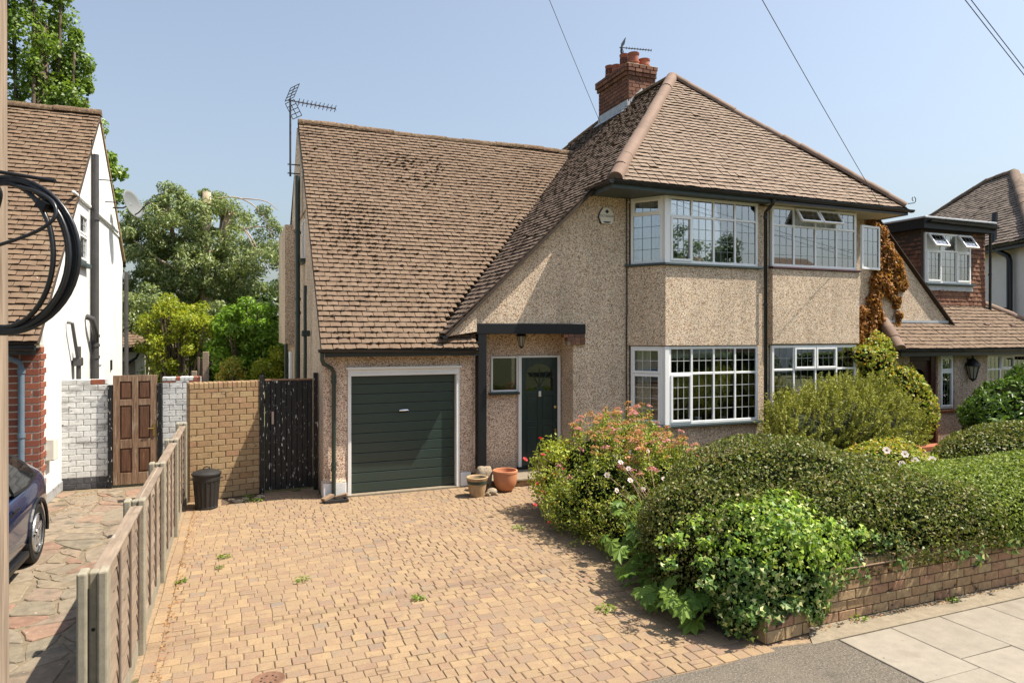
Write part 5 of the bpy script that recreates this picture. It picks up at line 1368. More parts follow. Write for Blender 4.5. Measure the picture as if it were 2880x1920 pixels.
ds = thing('satellite_dish', 'grey satellite dish bracketed to the gable of the white house', 'satellite dish', (-2.5, 19.35, 6.0))
dc = Vector((-2.42, 19.3, 6.02)); dn = Vector((.86, -.42, .24)).normalized(); du = dn.orthogonal().normalized(); dv = dn.cross(du)
vs, fs = [], []
for j in range(7):
    r = .37*j/6
    for k in range(24): a = 2*math.pi*k/24; vs.append(dc+du*math.cos(a)*r*.92+dv*math.sin(a)*r+dn*(r*r*.55))
for j in range(6):
    for k in range(24): fs.append((j*24+k, j*24+(k+1) % 24, (j+1)*24+(k+1) % 24, (j+1)*24+k))
o = link('dish_bowl', mesh_from('dish_bowl', vs, fs, m_dish, True), ds); so = o.modifiers.new('thick', 'SOLIDIFY'); so.thickness = .012
MB().tube([dc-Z_*.3+dn*.05, dc-Z_*.26+dn*.22, dc-Z_*.1+dn*.45], .016, 6).build('feed_arm', m_trim, ds)
smooth_angle(MB().tube([dc-Z_*.1+dn*.42, dc-Z_*.06+dn*.52], .035, 8).build('receiver', m_pipegrey, ds))
MB().tube([(-2.86, 19.5, 5.95), (-2.6, 19.45, 5.95), tuple(dc-dn*.02)], .02, 6).box(-2.856, -2.83, 19.4, 19.6, 5.8, 6.1).build('dish_bracket', m_trim, ds)

# ------------------------------------------------------------------ telegraph pole, coil, wires
PX0, PY0 = -1.075, 3.68
tp = thing('telegraph_pole', 'brown wooden telegraph pole cut off by the left edge of the picture', 'pole', (PX0, PY0, 0))
smooth_angle(MB().lathe([(.136, -.3), (.13, 2), (.122, 5), (.112, 10.6), (.06, 10.72)], (PX0, PY0, 0), 28).build('pole_shaft', m_polewood, tp), 30)
Rr = Vector((CY, -SY, 0)); Ff = Vector((SY, CY, 0))
c0 = Vector((-.90, 3.46, 3.10))
MB().tube([c0-Rr*.06+Z_*.355+Ff*.0, c0+Rr*.215+Z_*.31], .008, 8).build('pole_step', m_trim, tp)
cc = thing('cable_coil', 'coil of thick black cable hung on the telegraph pole', 'cable', tuple(c0))
for k in range(9):
    rr = .262+.0085*k+R.uniform(-.004, .004); ry = .305+.004*k; off = R.uniform(-.03, .03); n = 30; pts = []
    if k == 8: rr, ry = .315, .318
    if k == 0: rr = .232
    for i in range(n+1):
        a = rad(-110+220*i/n)
        pts.append(c0+Rr*(-.02+rr*math.cos(a))+Z_*(ry*math.sin(a)*1.0-.0)+Ff*(off*math.cos(a)+.02))
    MB().tube(pts, .0085 if k % 3 else .0105, 8).build('cable_loop', m_cable, cc, True)
pts = [c0+Rr*(-.2)+Z_*-.005, c0+Rr*.03+Z_*.035+Ff*-.06, c0+Rr*.17+Z_*.085+Ff*-.06, c0+Rr*.235+Z_*.135+Ff*-.05, c0+Rr*.245+Z_*.18+Ff*-.04, c0+Rr*.215+Z_*.225+Ff*-.03, c0+Rr*.14+Z_*.265+Ff*-.02, c0+Rr*.05+Z_*.29]
def smooth_path(p, n=6):
    out = []
    for i in range(len(p)-1):
        a, b, c, d = p[max(0, i-1)], p[i], p[i+1], p[min(len(p)-1, i+2)]
        for k in range(n): t = k/n; out.append(.5*((2*b)+(c-a)*t+(2*a-5*b+4*c-d)*t*t+(3*b-a-3*c+d)*t**3))
    return out+[p[-1]]
MB().tube(smooth_path(pts), .0078, 8).build('loose_end', m_cable, cc, True)
MB().tube(smooth_path([c0+Rr*-.12+Z_*.35+Ff*-.03, c0+Rr*-.04+Z_*.31+Ff*-.03, c0+Rr*-.005+Z_*.26+Ff*-.02, c0+Rr*-.03+Z_*.2]), .011, 8).build('loose_end', m_cable, cc, True)
smooth_angle(MB().obox(c0+Rr*.145+Z_*.2+Ff*-.03, Rr*.035+Z_*-.02, Z_*.03+Rr*.018, Ff*.06).build('tape_binding', m_trim, cc))
mb = MB(); mb.tube([c0+Rr*(.045+.014*math.cos(a))+Z_*(-.302+.03*math.sin(a))+Ff*(.02+.0*a) for a in [x*.52 for x in range(13)]], .004, 6); mb.build('cable_tie', m_pipegrey, cc)
def wire(label, A, B, sag, r=.006):
    A, B = Vector(A), Vector(B); pts = []
    for k in range(25): t = k/24; pts.append(A.lerp(B, t)-Z_*sag*4*t*(1-t))
    o = MB().tube(pts, r, 6).build('overhead_wire', m_wire, None, True); return props(o, label, 'wire', None)
T = Vector((PX0, PY0, 10.5))
wire('thin overhead wire that comes down on the roof slope left of the chimney', T+Z_*.2, (9.05, 15.75, 8.18), .12)
wire('thin overhead wire that runs down to the right end of the front gutter', T+Z_*.1, (13.25, 10.85, 5.62), .12)
wire('upper of the two close wires crossing the top right corner', T-Z_*.32, (16.6, 7.75, 5.15), .15)
wire('lower of the two close wires crossing the top right corner', T-Z_*.42, (16.6, 7.72, 5.03), .17)

# ------------------------------------------------------------------ the car on the neighbour's drive
car = thing('parked_car', 'dark blue car parked on the crazy paving, only its rear corner in the picture', 'car', (-3.1, 8.4, 0))
CXc, HW = -3.13, .93
ys = [10.92, 10.86, 10.7, 10.4, 9.85, 9.2, 8.4, 7.6, 6.95, 6.5, 6.25, 6.15]
wid = [.55, .72, .82, .88, .915, .925, .925, .92, .9, .84, .7, .5]
top = [.78, .98, 1.06, 1.08, 1.06, 1.0, .96, .95, .93, .86, .75, .62]
bot = [.42, .34, .3, .27, .25, .22, .21, .21, .24, .26, .3, .4]
def ring_sec(y, w, zt, zb):
    pr = [(-.0, zt+.02), (.55, zt+.015), (.84, zt-.02), (.95, zt-.10), (1.0, zt-.24), (.985, .5*(zt+zb)), (1.0, zb+.2), (.96, zb+.06), (.85, zb), (0, zb)]
    return [(CXc+w*a, y, z) for a, z in pr]+[(CXc-w*a, y, z) for a, z in pr[-2:0:-1]]
secs = [ring_sec(*a) for a in zip(ys, wid, top, bot)]; n = len(secs[0]); vs = [p for s_ in secs for p in s_]
fs = [(i*n+k, i*n+(k+1) % n, (i+1)*n+(k+1) % n, (i+1)*n+k) for i in range(len(secs)-1) for k in range(n)]+[tuple(range(n-1, -1, -1)), tuple(range((len(secs)-1)*n, len(secs)*n))]
body = link('car_body', mesh_from('car_body', vs, fs, m_carpaint, True), car)
sb = body.modifiers.new('round', 'SUBSURF'); sb.levels = sb.render_levels = 2
# glasshouse: curved roof, side glass
gys = [10.72, 10.45, 10.0, 9.4, 8.7, 8.0, 7.4, 6.95]
gz = [1.06, 1.20, 1.38, 1.52, 1.60, 1.585, 1.40, 1.0]
gw = [.70, .70, .68, .66, .645, .65, .70, .78]
secs = []
for y, zt, w in zip(gys, gz, gw):
    zb = .90; pr = [(0, zt), (w*.7, zt-.015), (w*.93, zt-.07), (w+(.875-w)*.35, zb+(zt-zb)*.5), (.875, zb), (0, zb-.05)]
    secs.append([(CXc+a, y, z) for a, z in pr]+[(CXc-a, y, z) for a, z in pr[-2:0:-1]])
n = len(secs[0]); vs = [p for s_ in secs for p in s_]
fs = [(i*n+k, i*n+(k+1) % n, (i+1)*n+(k+1) % n, (i+1)*n+k) for i in range(len(secs)-1) for k in range(n)]+[tuple(range(n-1, -1, -1)), tuple(range((len(secs)-1)*n, len(secs)*n))]
cabin = link('cabin_roof', mesh_from('cabin_roof', vs, fs, m_carpaint, True), car)
sb = cabin.modifiers.new('round', 'SUBSURF'); sb.levels = sb.render_levels = 2
m_carglass = M('car_glass', [(.012, .013, .014)], .04, None, None, None, 0, .8)
def side_x(y, z):                                         # outer face of the cabin at height z
    zt = float(np.interp(y, gys[::-1], gz[::-1])); w = float(np.interp(y, gys[::-1], gw[::-1])); zb = .9
    return CXc+float(np.interp(z, [zb, zb+(zt-zb)*.5, zt-.07], [.875, w+(.875-w)*.35, w*.93]))
def side_panel(name, outline, off, mat):                  # thin curved panel that follows the cabin side
    vs = [(side_x(y, z)+off, y, z) for y, z in outline]; c = (sum(v[0] for v in vs)/len(vs)+.004, sum(v[1] for v in vs)/len(vs), sum(v[2] for v in vs)/len(vs))
    n = len(vs); q = [(x-.02, y, z) for x, y, z in vs]
    return link(name, mesh_from(name, vs+q+[c], [(i, (i+1) % n, 2*n) for i in range(n)]+[((i+1) % n, i, i+n, (i+1) % n+n) for i in range(n)], mat), car)
qo = [(10.10, 1.04), (10.02, 1.14), (9.82, 1.27), (9.5, 1.40), (9.1, 1.47), (9.08, 1.0), (9.6, .99)]
side_panel('window_trim', [(y+(.07 if y > 9.5 else -.0), z+(.035 if z > 1.1 else -.03)) for y, z in qo], .018, m_trim)
side_panel('side_window', qo, .024, m_carglass)
side_panel('side_window', [(9.0, 1.0), (9.0, 1.475), (8.5, 1.51), (8.05, 1.49), (8.02, .985)], .022, m_carglass)
side_panel('side_window', [(7.95, .985), (7.97, 1.48), (7.6, 1.38), (7.25, 1.12), (7.2, 1.0)], .022, m_carglass)
def wheel(y, sx):
    x = CXc+sx*.80; t = link('wheel', None, None) if False else None
    ty = MB()
    prof = [(.225, -.10), (.31, -.115), (.345, -.1), (.36, -.06), (.36, .06), (.345, .1), (.31, .115), (.225, .1)]
    n = 40; vs = []
    for r, o in prof: vs += [(x+o*sx, y+r*math.cos(2*math.pi*k/n), .36+r*math.sin(2*math.pi*k/n)) for k in range(n)]
    m = len(prof); fs = [(j*n+k, j*n+(k+1) % n, (j+1) % m*n+(k+1) % n, (j+1) % m*n+k) for j in range(m) for k in range(n)]
    if sx < 0: fs = [f[::-1] for f in fs]
    w = link('wheel', mesh_from('wheel', vs, [f[::-1] for f in fs], m_tyre), car); smooth_angle(w, 30)
    mb = MB()
    vs = []; pr = [(.232, .118), (.238, .1), (.205, .085), (.2, .02)]
    for r, o in pr: vs += [(x+o*sx, y+r*math.cos(2*math.pi*k/n), .36+r*math.sin(2*math.pi*k/n)) for k in range(n)]
    mb.add(vs, [(j*n+k, j*n+(k+1) % n, (j+1)*n+(k+1) % n, (j+1)*n+k) for j in range(3) for k in range(n)])
    for k in range(5):
        for d in (-.16, .16):
            a = 2*math.pi*k/5+.3; e = Vector((0, math.cos(a+d*.6), math.sin(a+d*.6))); tq = Vector((0, -e.z, e.y)); s0 = Vector((x+sx*.075, y, .36))
            mb.obox(s0+e*.03-tq*.017, e*.19, tq*.034, Vector((sx*.028, 0, 0)))
    mb.build('rim', m_alloy, w)
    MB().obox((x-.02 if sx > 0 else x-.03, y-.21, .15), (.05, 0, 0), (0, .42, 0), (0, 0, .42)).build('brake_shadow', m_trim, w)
    smooth_angle(MB().tube([(x+sx*.06, y, .36), (x+sx*.108, y, .36)], .04, 14).build('hub_cap', m_alloy, w), 40)
for y in (9.85, 6.97):
    for sx in (1, -1): wheel(y, sx)
# wheel arches: dark lips standing proud round the tyre
for y in (9.85, 6.97):
    for sx in (1, -1):
        pts = [(CXc+sx*.915, y+.405*math.cos(a), .36+.405*math.sin(a)) for a in [x*math.pi/16-.15 for x in range(18)]]
        MB().tube(pts, .022, 6).build('wheel_arch', m_trim, car)
        MB().tube([(CXc+sx*.3, y, .36), (CXc+sx*.70, y, .36)], .39, 30).build('arch_liner', m_trim, car)
MB().box(CXc+.80, CXc+.925, 7.4, 9.42, .19, .27).box(CXc-.925, CXc-.80, 7.4, 9.42, .19, .27).build('sill_trim', m_trim, car, False, .02)
MB().box(CXc+.915, CXc+.935, 8.78, 9.0, .84, .868).build('door_handle', m_trim, car, False, .006)

# ------------------------------------------------------------------ hedges
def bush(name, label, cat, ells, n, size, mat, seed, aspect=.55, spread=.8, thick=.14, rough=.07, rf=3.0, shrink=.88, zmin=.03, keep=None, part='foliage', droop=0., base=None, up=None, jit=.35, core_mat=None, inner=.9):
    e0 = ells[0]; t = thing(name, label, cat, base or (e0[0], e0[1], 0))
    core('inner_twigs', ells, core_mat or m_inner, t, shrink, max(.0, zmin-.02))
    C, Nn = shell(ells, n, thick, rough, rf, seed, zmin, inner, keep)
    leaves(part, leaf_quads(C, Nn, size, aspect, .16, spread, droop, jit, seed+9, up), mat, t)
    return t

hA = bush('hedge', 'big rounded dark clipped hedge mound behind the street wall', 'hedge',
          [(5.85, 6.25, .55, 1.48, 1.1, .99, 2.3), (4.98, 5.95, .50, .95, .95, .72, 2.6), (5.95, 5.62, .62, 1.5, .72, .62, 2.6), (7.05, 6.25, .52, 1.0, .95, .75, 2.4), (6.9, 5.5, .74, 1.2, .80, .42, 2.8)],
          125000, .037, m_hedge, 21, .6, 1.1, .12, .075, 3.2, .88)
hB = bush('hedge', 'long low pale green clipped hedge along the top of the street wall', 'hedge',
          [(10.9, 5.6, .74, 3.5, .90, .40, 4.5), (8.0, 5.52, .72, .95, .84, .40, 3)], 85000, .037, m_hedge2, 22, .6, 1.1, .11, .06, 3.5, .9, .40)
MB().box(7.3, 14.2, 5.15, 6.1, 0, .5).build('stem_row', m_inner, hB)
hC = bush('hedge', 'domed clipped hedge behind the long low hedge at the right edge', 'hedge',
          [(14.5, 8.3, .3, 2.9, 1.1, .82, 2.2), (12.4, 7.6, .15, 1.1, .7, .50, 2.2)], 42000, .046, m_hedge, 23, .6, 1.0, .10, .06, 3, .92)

# ------------------------------------------------------------------ ivy over the wall end
def ivy_quads(c, nrm, size, seed, droop=.8, spread=.55):
    g = np.random.default_rng(seed); n = len(c)
    nn = nrm+g.normal(size=(n, 3))*spread; nn /= np.linalg.norm(nn, axis=1, keepdims=True)
    t = g.normal(size=(n, 3))*.7; t[:, 2] -= droop; t -= nn*(t*nn).sum(1, keepdims=True); t /= np.linalg.norm(t, axis=1, keepdims=True)+1e-9
    b = np.cross(nn, t); s = (size*(1+g.uniform(-.4, .35, n)))[:, None]
    P2 = [(-.35, 0, 0), (-.18, .48, .06), (.08, .2, .02), (.55, 0, -.08), (.08, -.2, .02), (-.18, -.48, .06)]
    return np.stack([c+t*s*a+b*s*w+nn*s*z for a, w, z in P2], 1), t, b, nn, s
ivy_v = [(-.35, 0, 0), (-.18, .48, .06), (.08, .2, .02), (.55, 0, -.08), (.08, -.2, .02), (-.18, -.48, .06)]
iv = thing('ivy', 'variegated bright green ivy tumbling over the broken wall end', 'ivy', (4.7, 5.1, 0))
iells = [(4.88, 5.36, .70, .66, .56, .48, 2.4), (4.45, 5.15, .52, .38, .36, .48, 2.2), (4.66, 4.98, .56, .42, .30, .46, 2.2), (5.08, 5.0, .60, .42, .28, .40, 2.2), (5.35, 5.02, .68, .26, .22, .24, 2.2), (4.98, 4.80, .32, .16, .13, .30, 2), (4.34, 4.95, .25, .26, .2, .26, 2)]
core('inner_twigs', iells, m_inner, iv, .8)
C, Nn = shell(iells, 27000, .2, .22, 5.5, 31, .04)
spr = [(4.9+.9*math.cos(a)*q, 5.35+.5*math.sin(a)*q, 1.02-.25*q*q+.1*math.sin(a*3), .1) for a, q in zip(np.linspace(0, 6.1, 34), np.tile((.85, 1.05, 1.25), 12))]
spr += [(5.3+.12*k, 4.93-.01*k, .92-.035*k+.05*math.sin(k*2.1), .11) for k in range(9)]+[(4.2+.1*k, 4.78+.02*math.sin(k), .28+.06*math.sin(k*1.7), .09) for k in range(8)]
C2, N2 = clump_pts(spr, 46, 35); C = np.concatenate([C, C2]); Nn = np.concatenate([Nn, N2*.5+np.array((-.1, -.6, .5))])
Q, t_, b_, n_, s_ = ivy_quads(C, Nn, .047, 32)
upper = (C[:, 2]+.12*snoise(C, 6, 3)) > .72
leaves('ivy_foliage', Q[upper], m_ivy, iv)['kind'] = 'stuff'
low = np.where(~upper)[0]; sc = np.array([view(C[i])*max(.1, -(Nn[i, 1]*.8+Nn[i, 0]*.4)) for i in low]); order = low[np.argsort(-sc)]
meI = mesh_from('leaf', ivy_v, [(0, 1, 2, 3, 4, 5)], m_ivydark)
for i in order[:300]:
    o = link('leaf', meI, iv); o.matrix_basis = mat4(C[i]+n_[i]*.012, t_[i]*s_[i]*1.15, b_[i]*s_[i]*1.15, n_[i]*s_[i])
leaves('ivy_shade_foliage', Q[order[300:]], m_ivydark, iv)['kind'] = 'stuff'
tr = thing('ivy', 'few ivy sprays hanging over the wall under the long low hedge', 'ivy', (7.5, 4.8, 0))
cl = [(6.9, 4.76, .5, .12), (7.2, 4.75, .47, .14), (7.75, 4.75, .5, .12), (8.1, 4.74, .49, .1), (5.55, 4.78, .47, .12), (6.1, 4.78, .5, .1)]
C, Nn = clump_pts(cl, 26, 33); Nn = Nn*.4+np.array((0, -1, .2)); leaves('foliage', ivy_quads(C, Nn, .06, 34)[0], m_ivydark, tr)
MB().tube([(5.4, 4.8, .53), (6.9, 4.79, .54), (8.3, 4.79, .54)], .008, 6).build('stem', m_twig, tr)

# ------------------------------------------------------------------ flower bed
sp = thing('spiraea_bush', 'broad spiraea bush with pink and faded brown flower heads under the bay', 'bush', (5.4, 9.0, 0))
sells = [(5.3, 9.0, .5, .9, 1.15, .86, 2.2), (6.0, 9.6, .55, .8, .95, .78, 2.2), (4.95, 8.1, .4, .8, .9, .74, 2.2), (5.5, 7.8, .4, .8, .8, .72, 2.2)]
core('inner_twigs', sells, m_inner, sp, .82)
C, Nn = shell(sells, 26000, .24, .16, 3.4, 41)
leaves('foliage', leaf_quads(C, Nn, .048, .42, .15, .9, .1, .35, 42), m_spirleaf, sp)
sprigs = MB()                                            # upright shoots above the outline
g = np.random.default_rng(44); tops = []
for k in range(150):
    e = sells[g.integers(0, 4)]; a = g.uniform(0, 6.28); r = math.sqrt(g.random())*.85
    x, y = e[0]+e[3]*r*math.cos(a), e[1]+e[4]*r*math.sin(a); z = e[2]+e[5]*math.sqrt(max(.05, 1-r*r))
    h = g.uniform(.05, .34); tops.append((x+g.uniform(-.05, .05), y+g.uniform(-.05, .05), z+h)); sprigs.tube([(x, y, z-.25), tops[-1]], .004, 4)
tops += [(5.28, 9.3, 1.52), (5.22, 9.25, 1.46), (5.32, 9.3, 1.45), (5.75, 9.6, 1.38), (5.9, 9.8, 1.36)]
sprigs.build('stem', m_twig, sp)
T_ = np.array(tops); idx = g.integers(0, len(T_), 7600)
L_ = T_[idx]-np.array((0, 0, 1))*g.uniform(.03, .32, len(idx))[:, None]+g.normal(size=(len(idx), 3))*.035
leaves('shoot_foliage', leaf_quads(L_, np.tile((0, 0, 1.), (len(L_), 1)), .05, .4, .15, .9, .1, .35, 45), m_spirleaf, sp)
def umbel(c, r, seed):                                   # flat head of tiny florets
    g = np.random.default_rng(seed); n = 46; a = g.uniform(0, 6.28, n); q = np.sqrt(g.random(n))*r
    p = np.stack([q*np.cos(a), q*np.sin(a), .35*r*(1-(q/r)**2)+g.normal(size=n)*r*.12], 1)
    return leaf_quads(p, np.tile((0, 0, 1.), (n, 1)), r*.42, .8, .1, .7, 0, .3, seed)
um = [quads_mesh('flower_head', umbel(None, .062, 50+i), m) for i, m in enumerate((m_spirpink, m_spirbrown, m_spirbrown, m_spirpink, m_spirbrown))]
Cs, Ns = shell(sells, 900, .02, .16, 3.4, 41); vis = [i for i in range(len(Cs)) if Cs[i, 2] > .5 and (Ns[i, 2] > -.1)]
pts = [tuple(t) for t in tops]+[tuple(Cs[i]+Ns[i]*.03) for i in vis[:140]]
for k, p in enumerate(pts[:185]):
    o = link('flower_head', um[k % 5], sp); s = R.uniform(.7, 1.35)
    o.matrix_basis = Matrix.Translation(p) @ Matrix.Rotation(R.uniform(0, 6), 4, 'Z') @ Matrix.Rotation(R.uniform(-.5, .5), 4, 'X') @ Matrix.Diagonal((s, s, s, 1))

lells = [(4.62, 7.45, .3, .5, .8, .42, 2.1), (4.5, 8.5, .3, .42, .6, .40, 2.0), (4.7, 6.7, .22, .42, .45, .36, 2.1), (4.85, 7.9, .5, .4, .5, .42, 2)]
ls = thing('shrub', 'loose small leaved green shrub spilling over the edge of the drive below the spiraea', 'shrub', (4.6, 7.6, 0))
core('inner_twigs', lells, m_inner, ls, .7)
C, Nn = shell(lells, 15000, .3, .3, 5, 61); leaves('foliage', leaf_quads(C, Nn, .04, .46, .15, .9, .1, .35, 62), m_spirleaf, ls)
g = np.random.default_rng(63); C, Nn = shell(lells, 240, .05, .3, 5, 64); sm_ = MB(); L_ = []
for c, nn_ in zip(C, Nn):
    d = nn_*.5+np.array((-.25, 0, .6))+g.normal(size=3)*.25; d /= np.linalg.norm(d); ln = g.uniform(.1, .34); sm_.tube([tuple(c-d*.1), tuple(c+d*ln)], .0035, 4)
    L_.append(c+d*g.uniform(-.02, ln, (26, 1))+g.normal(size=(26, 3))*.025)
sm_.build('stem', m_twig, ls); L_ = np.concatenate(L_); leaves('shoot_foliage', leaf_quads(L_, np.tile((0, -.3, 1.), (len(L_), 1)), .04, .42, .15, .9, .1, .35, 65), m_spirleaf, ls)

def rose_mesh(mat, seed):
    g = np.random.default_rng(seed); Q = []
    for ringn, (r, tilt, n) in enumerate(((.012, 1.35, 5), (.024, 1.0, 6), (.034, .6, 7))):
        for k in range(n):
            a = 6.283*k/n+ringn*.5+g.uniform(-.2, .2); d = np.array((math.cos(a), math.sin(a), 0)); w = np.array((-math.sin(a), math.cos(a), 0))
            b0 = d*.004; tip = d*(r*1.25)+np.array((0, 0, .045*math.sin(tilt)+.004)); Q.append([b0, d*r*.8+w*r*.75+np.array((0, 0, .02*tilt)), tip, d*r*.8-w*r*.75+np.array((0, 0, .02*tilt))])
    return quads_mesh('rose_flower', np.array(Q), mat)
rb = bush('rose_bush', 'rose bush with red and pink blooms beside the front door path', 'bush',
          [(4.62, 9.5, .66, .46, .5, .56, 2), (4.40, 9.2, .5, .33, .4, .42, 2), (5.1, 9.2, .7, .45, .4, .38, 2)], 9000, .05, m_roseleaf, 71, .6, .9, .4, .3, 4, .4)
mb = MB()
for k in range(16): mb.tube([(4.6+R.uniform(-.1, .1), 9.45+R.uniform(-.1, .1), 0), (4.55+R.uniform(-.3, .4), 9.4+R.uniform(-.35, .3), .6), (4.5+R.uniform(-.45, .6), 9.3+R.uniform(-.45, .4), R.uniform(.7, 1.1))], .006, 5)
mb.build('stem', m_twig, rb)
rm = [rose_mesh(m_rose, 1), rose_mesh(m_rosepink, 2)]
roses = [(4.46, 9.75, 1.12, 0), (4.50, 9.55, .95, 0), (4.72, 9.3, .86, 0), (4.86, 9.2, .82, 1), (5.22, 9.0, .98, 1), (4.28, 9.2, .62, 0), (4.13, 9.1, .57, 1), (4.36, 9.0, .70, 0), (4.21, 8.75, .36, 0), (3.98, 8.9, .32, 1), (4.03, 8.5, .16, 1), (4.08, 9.5, .86, 1),
         (4.94, 9.1, .90, 1), (4.3, 9.3, .95, 1), (4.55, 9.1, .75, 1), (4.15, 9.0, .46, 0)]
for x, y, z, k in roses:
    o = link('rose_flower', rm[k], rb); s = R.uniform(.75, 1.15); o.matrix_basis = Matrix.Translation((x, y, z)) @ Matrix.Rotation(R.uniform(-.7, .7), 4, 'X') @ Matrix.Rotation(R.uniform(-.6, .6), 4, 'Y') @ Matrix.Diagonal((s, s, s, 1))

# anemones on long bending stems, and their big lobed leaves
an = thing('anemone_plant', 'tall white Japanese anemones on bare stems in front of the dark hedge', 'plant', (4.55, 6.9, 0))
def anem_mesh():
    Q = []
    for k in range(6):
        a = 6.283*k/6; d = np.array((math.cos(a), math.sin(a), 0)); w = np.array((-math.sin(a), math.cos(a), 0))
        Q.append([d*.008, d*.026+w*.017+np.array((0, 0, .006)), d*.042+np.array((0, 0, .004)), d*.026-w*.017+np.array((0, 0, .006))])
    return quads_mesh('flower', np.array(Q), m_anemone)
am = anem_mesh(); eye = smooth_angle(MB().lathe([(.001, 0), (.009, .002), (.008, .009), (.001, .012)], (0, 0, 0), 8).build('flower_eye', m_yolk, an)); em = eye.data; bpy.data.objects.remove(eye)
heads = [(4.45, 7.1, 1.0), (4.55, 6.9, .72), (4.93, 7.1, .98), (5.15, 7.2, 1.08), (5.22, 7.0, .95), (4.2, 7.0, .92), (4.62, 7.6, 1.12), (4.72, 7.9, 1.15), (4.90, 7.8, 1.2), (5.1, 7.7, 1.22), (4.35, 6.7, .55), (4.7, 7.2, .85), (4.3, 7.4, 1.02), (4.55, 7.3, 1.1), (5.0, 6.95, .83)]
mb = MB()
for x, y, z in heads:
    b0 = Vector((4.6+R.uniform(-.06, .1), 6.55+R.uniform(-.1, .15), .25)); tp_ = Vector((x, y, z)); mb.tube(smooth_path([b0, b0.lerp(tp_, .5)+Z_*.12, tp_]), .0045, 5)
    f = link('flower', am, an); s = R.uniform(.75, 1.1); d = Vector((R.uniform(-.5, .3), -.8, R.uniform(.3, .9)))
    f.matrix_basis = Matrix.Translation(tp_) @ d.to_track_quat('Z', 'Y').to_matrix().to_4x4() @ Matrix.Diagonal((s, s, s, 1))
    e = link('flower_eye', em, f)
mb.build('stem', m_twig, an)
lob = []; m7 = 7
for k in range(15):
    a = math.pi*(-.88+1.76*k/14); r = (.5 if k % 2 else .36) if k not in (0, 14) else .3
    if k == 7: r = .58
    lob.append((r*math.cos(a), r*math.sin(a)*1.0, -.16*r*r+(.05 if k % 2 == 0 else -.03)))
lv = [(-.12, 0, .06)]+lob
lf = [(0, k, k+1) for k in range(1, 15)]
def big_leaves(name, label, cat, spots, seed, mat, st, base, small=False):
    t = thing(name, label, cat, base); me = mesh_from('leaf', lv, lf, mat); g = np.random.default_rng(seed); mb = MB()
    for (x, y, z, s, az, tilt) in spots:
        o = link('leaf', me, t)
        o.matrix_basis = Matrix.Translation((x, y, z)) @ Matrix.Rotation(az, 4, 'Z') @ Matrix.Rotation(tilt, 4, 'Y') @ Matrix.Rotation(g.uniform(-.35, .35), 4, 'X') @ Matrix.Diagonal((s, s*g.uniform(.8, 1.1), s, 1))
        q = Vector((x, y, z))-Vector((math.cos(az), math.sin(az), 0))*s*.1; mb.tube(smooth_path([Vector(st)+Vector((g.uniform(-.1, .1), g.uniform(-.15, .15), 0)), Vector(st).lerp(q, .6)+Z_*.08, q]), .005, 5)
    mb.build('stem', m_weed, t); return t
spots = []
for k in range(46):
    y = R.uniform(5.15, 6.85); x = 3.98+.1*math.sin(y*2)+R.uniform(-.16, .22); z = R.uniform(.08, .52)*(1 if y > 5.9 else .62)
    spots.append((x, y, z, R.uniform(.16, .30), math.pi+R.uniform(-.9, 1.3), R.uniform(.35, 1.05)))
big_leaves('leafy_plant', 'clump of large lobed green leaves hanging over the drive at the foot of the hedge', 'plant', spots, 81, m_bigleaf, (4.5, 6.1, .02), (4.3, 6.1, 0))
spots = [(4.35+R.uniform(-.25, .3), 6.95+R.uniform(-.25, .3), R.uniform(.55, .78), R.uniform(.13, .22), R.uniform(2, 5), R.uniform(.1, .6)) for k in range(14)]
big_leaves('leafy_plant', 'lobed leaves of the anemone standing up beside the flower stems', 'plant', spots, 82, m_bigleaf, (4.55, 6.9, .3), (4.5, 6.9, 0))

yb = bush('shrub', 'low yellow-green shrub squeezed between the big hedge and the bay', 'shrub', [(6.35, 9.0, .4, .7, .6, .55, 2)], 5000, .05, m_yelgreen, 91, .55, .9, .25, .2, 4, .8)
fl = bush('flowering_shrub', 'leafy shrub with a few pale pink flowers behind the long low hedge', 'shrub', [(9.9, 8.0, .3, 1.1, .8, .72, 2.1), (10.8, 7.4, .2, .8, .7, .55, 2)], 15000, .055, m_creeper, 92, .55, .9, .22, .14, 3.4, .85)
for x, y, z in ((9.35, 7.55, .98), (9.62, 7.45, .92), (9.78, 7.4, .82), (10.1, 7.35, .82), (10.3, 7.2, .72), (10.45, 7.1, .66), (9.5, 7.4, .78)):
    o = link('flower', am, fl); o.matrix_basis = Matrix.Translation((x, y, z)) @ Vector((-.4, -.8, .6)).to_track_quat('Z', 'Y').to_matrix().to_4x4() @ Matrix.Diagonal((1.6, 1.6, 1.6, 1))

# feathery broom in front of the neighbour's bay
br = thing('broom_bush', 'feathery olive green broom bush in front of the right-hand bay', 'bush', (10.7, 9.4, 0))
bells = [(10.75, 9.5, .95, 1.45, .85, .85, 2), (9.4, 9.35, .88, .75, .6, .68, 2), (11.8, 9.6, .85, .75, .7, .66, 2)]
core('inner_twigs', bells, M('olive_twigs', [(.03, .036, .012)], .95, (14, .4)), br, .74)
C, Nn = shell(bells, 2600, .3, .2, 3.2, 95); g = np.random.default_rng(96)
d = Nn*.6+np.array((0, 0, .75))+g.normal(size=Nn.shape)*.25; d /= np.linalg.norm(d, axis=1, keepdims=True)
k = 36; tt_ = np.linspace(-.06, .24, k)
pp = (C[:, None, :]+d[:, None, :]*tt_[None, :, None]*(.7+.6*g.random((len(C), 1, 1)))).reshape(-1, 3)+g.normal(size=(len(C)*k, 3))*.012
dd_ = np.repeat(d, k, 0)
leaves('foliage', leaf_quads(pp, g.normal(size=pp.shape), .062, .26, .05, .5, 0, .3, 97, None), m_broom, br)
mb = MB()
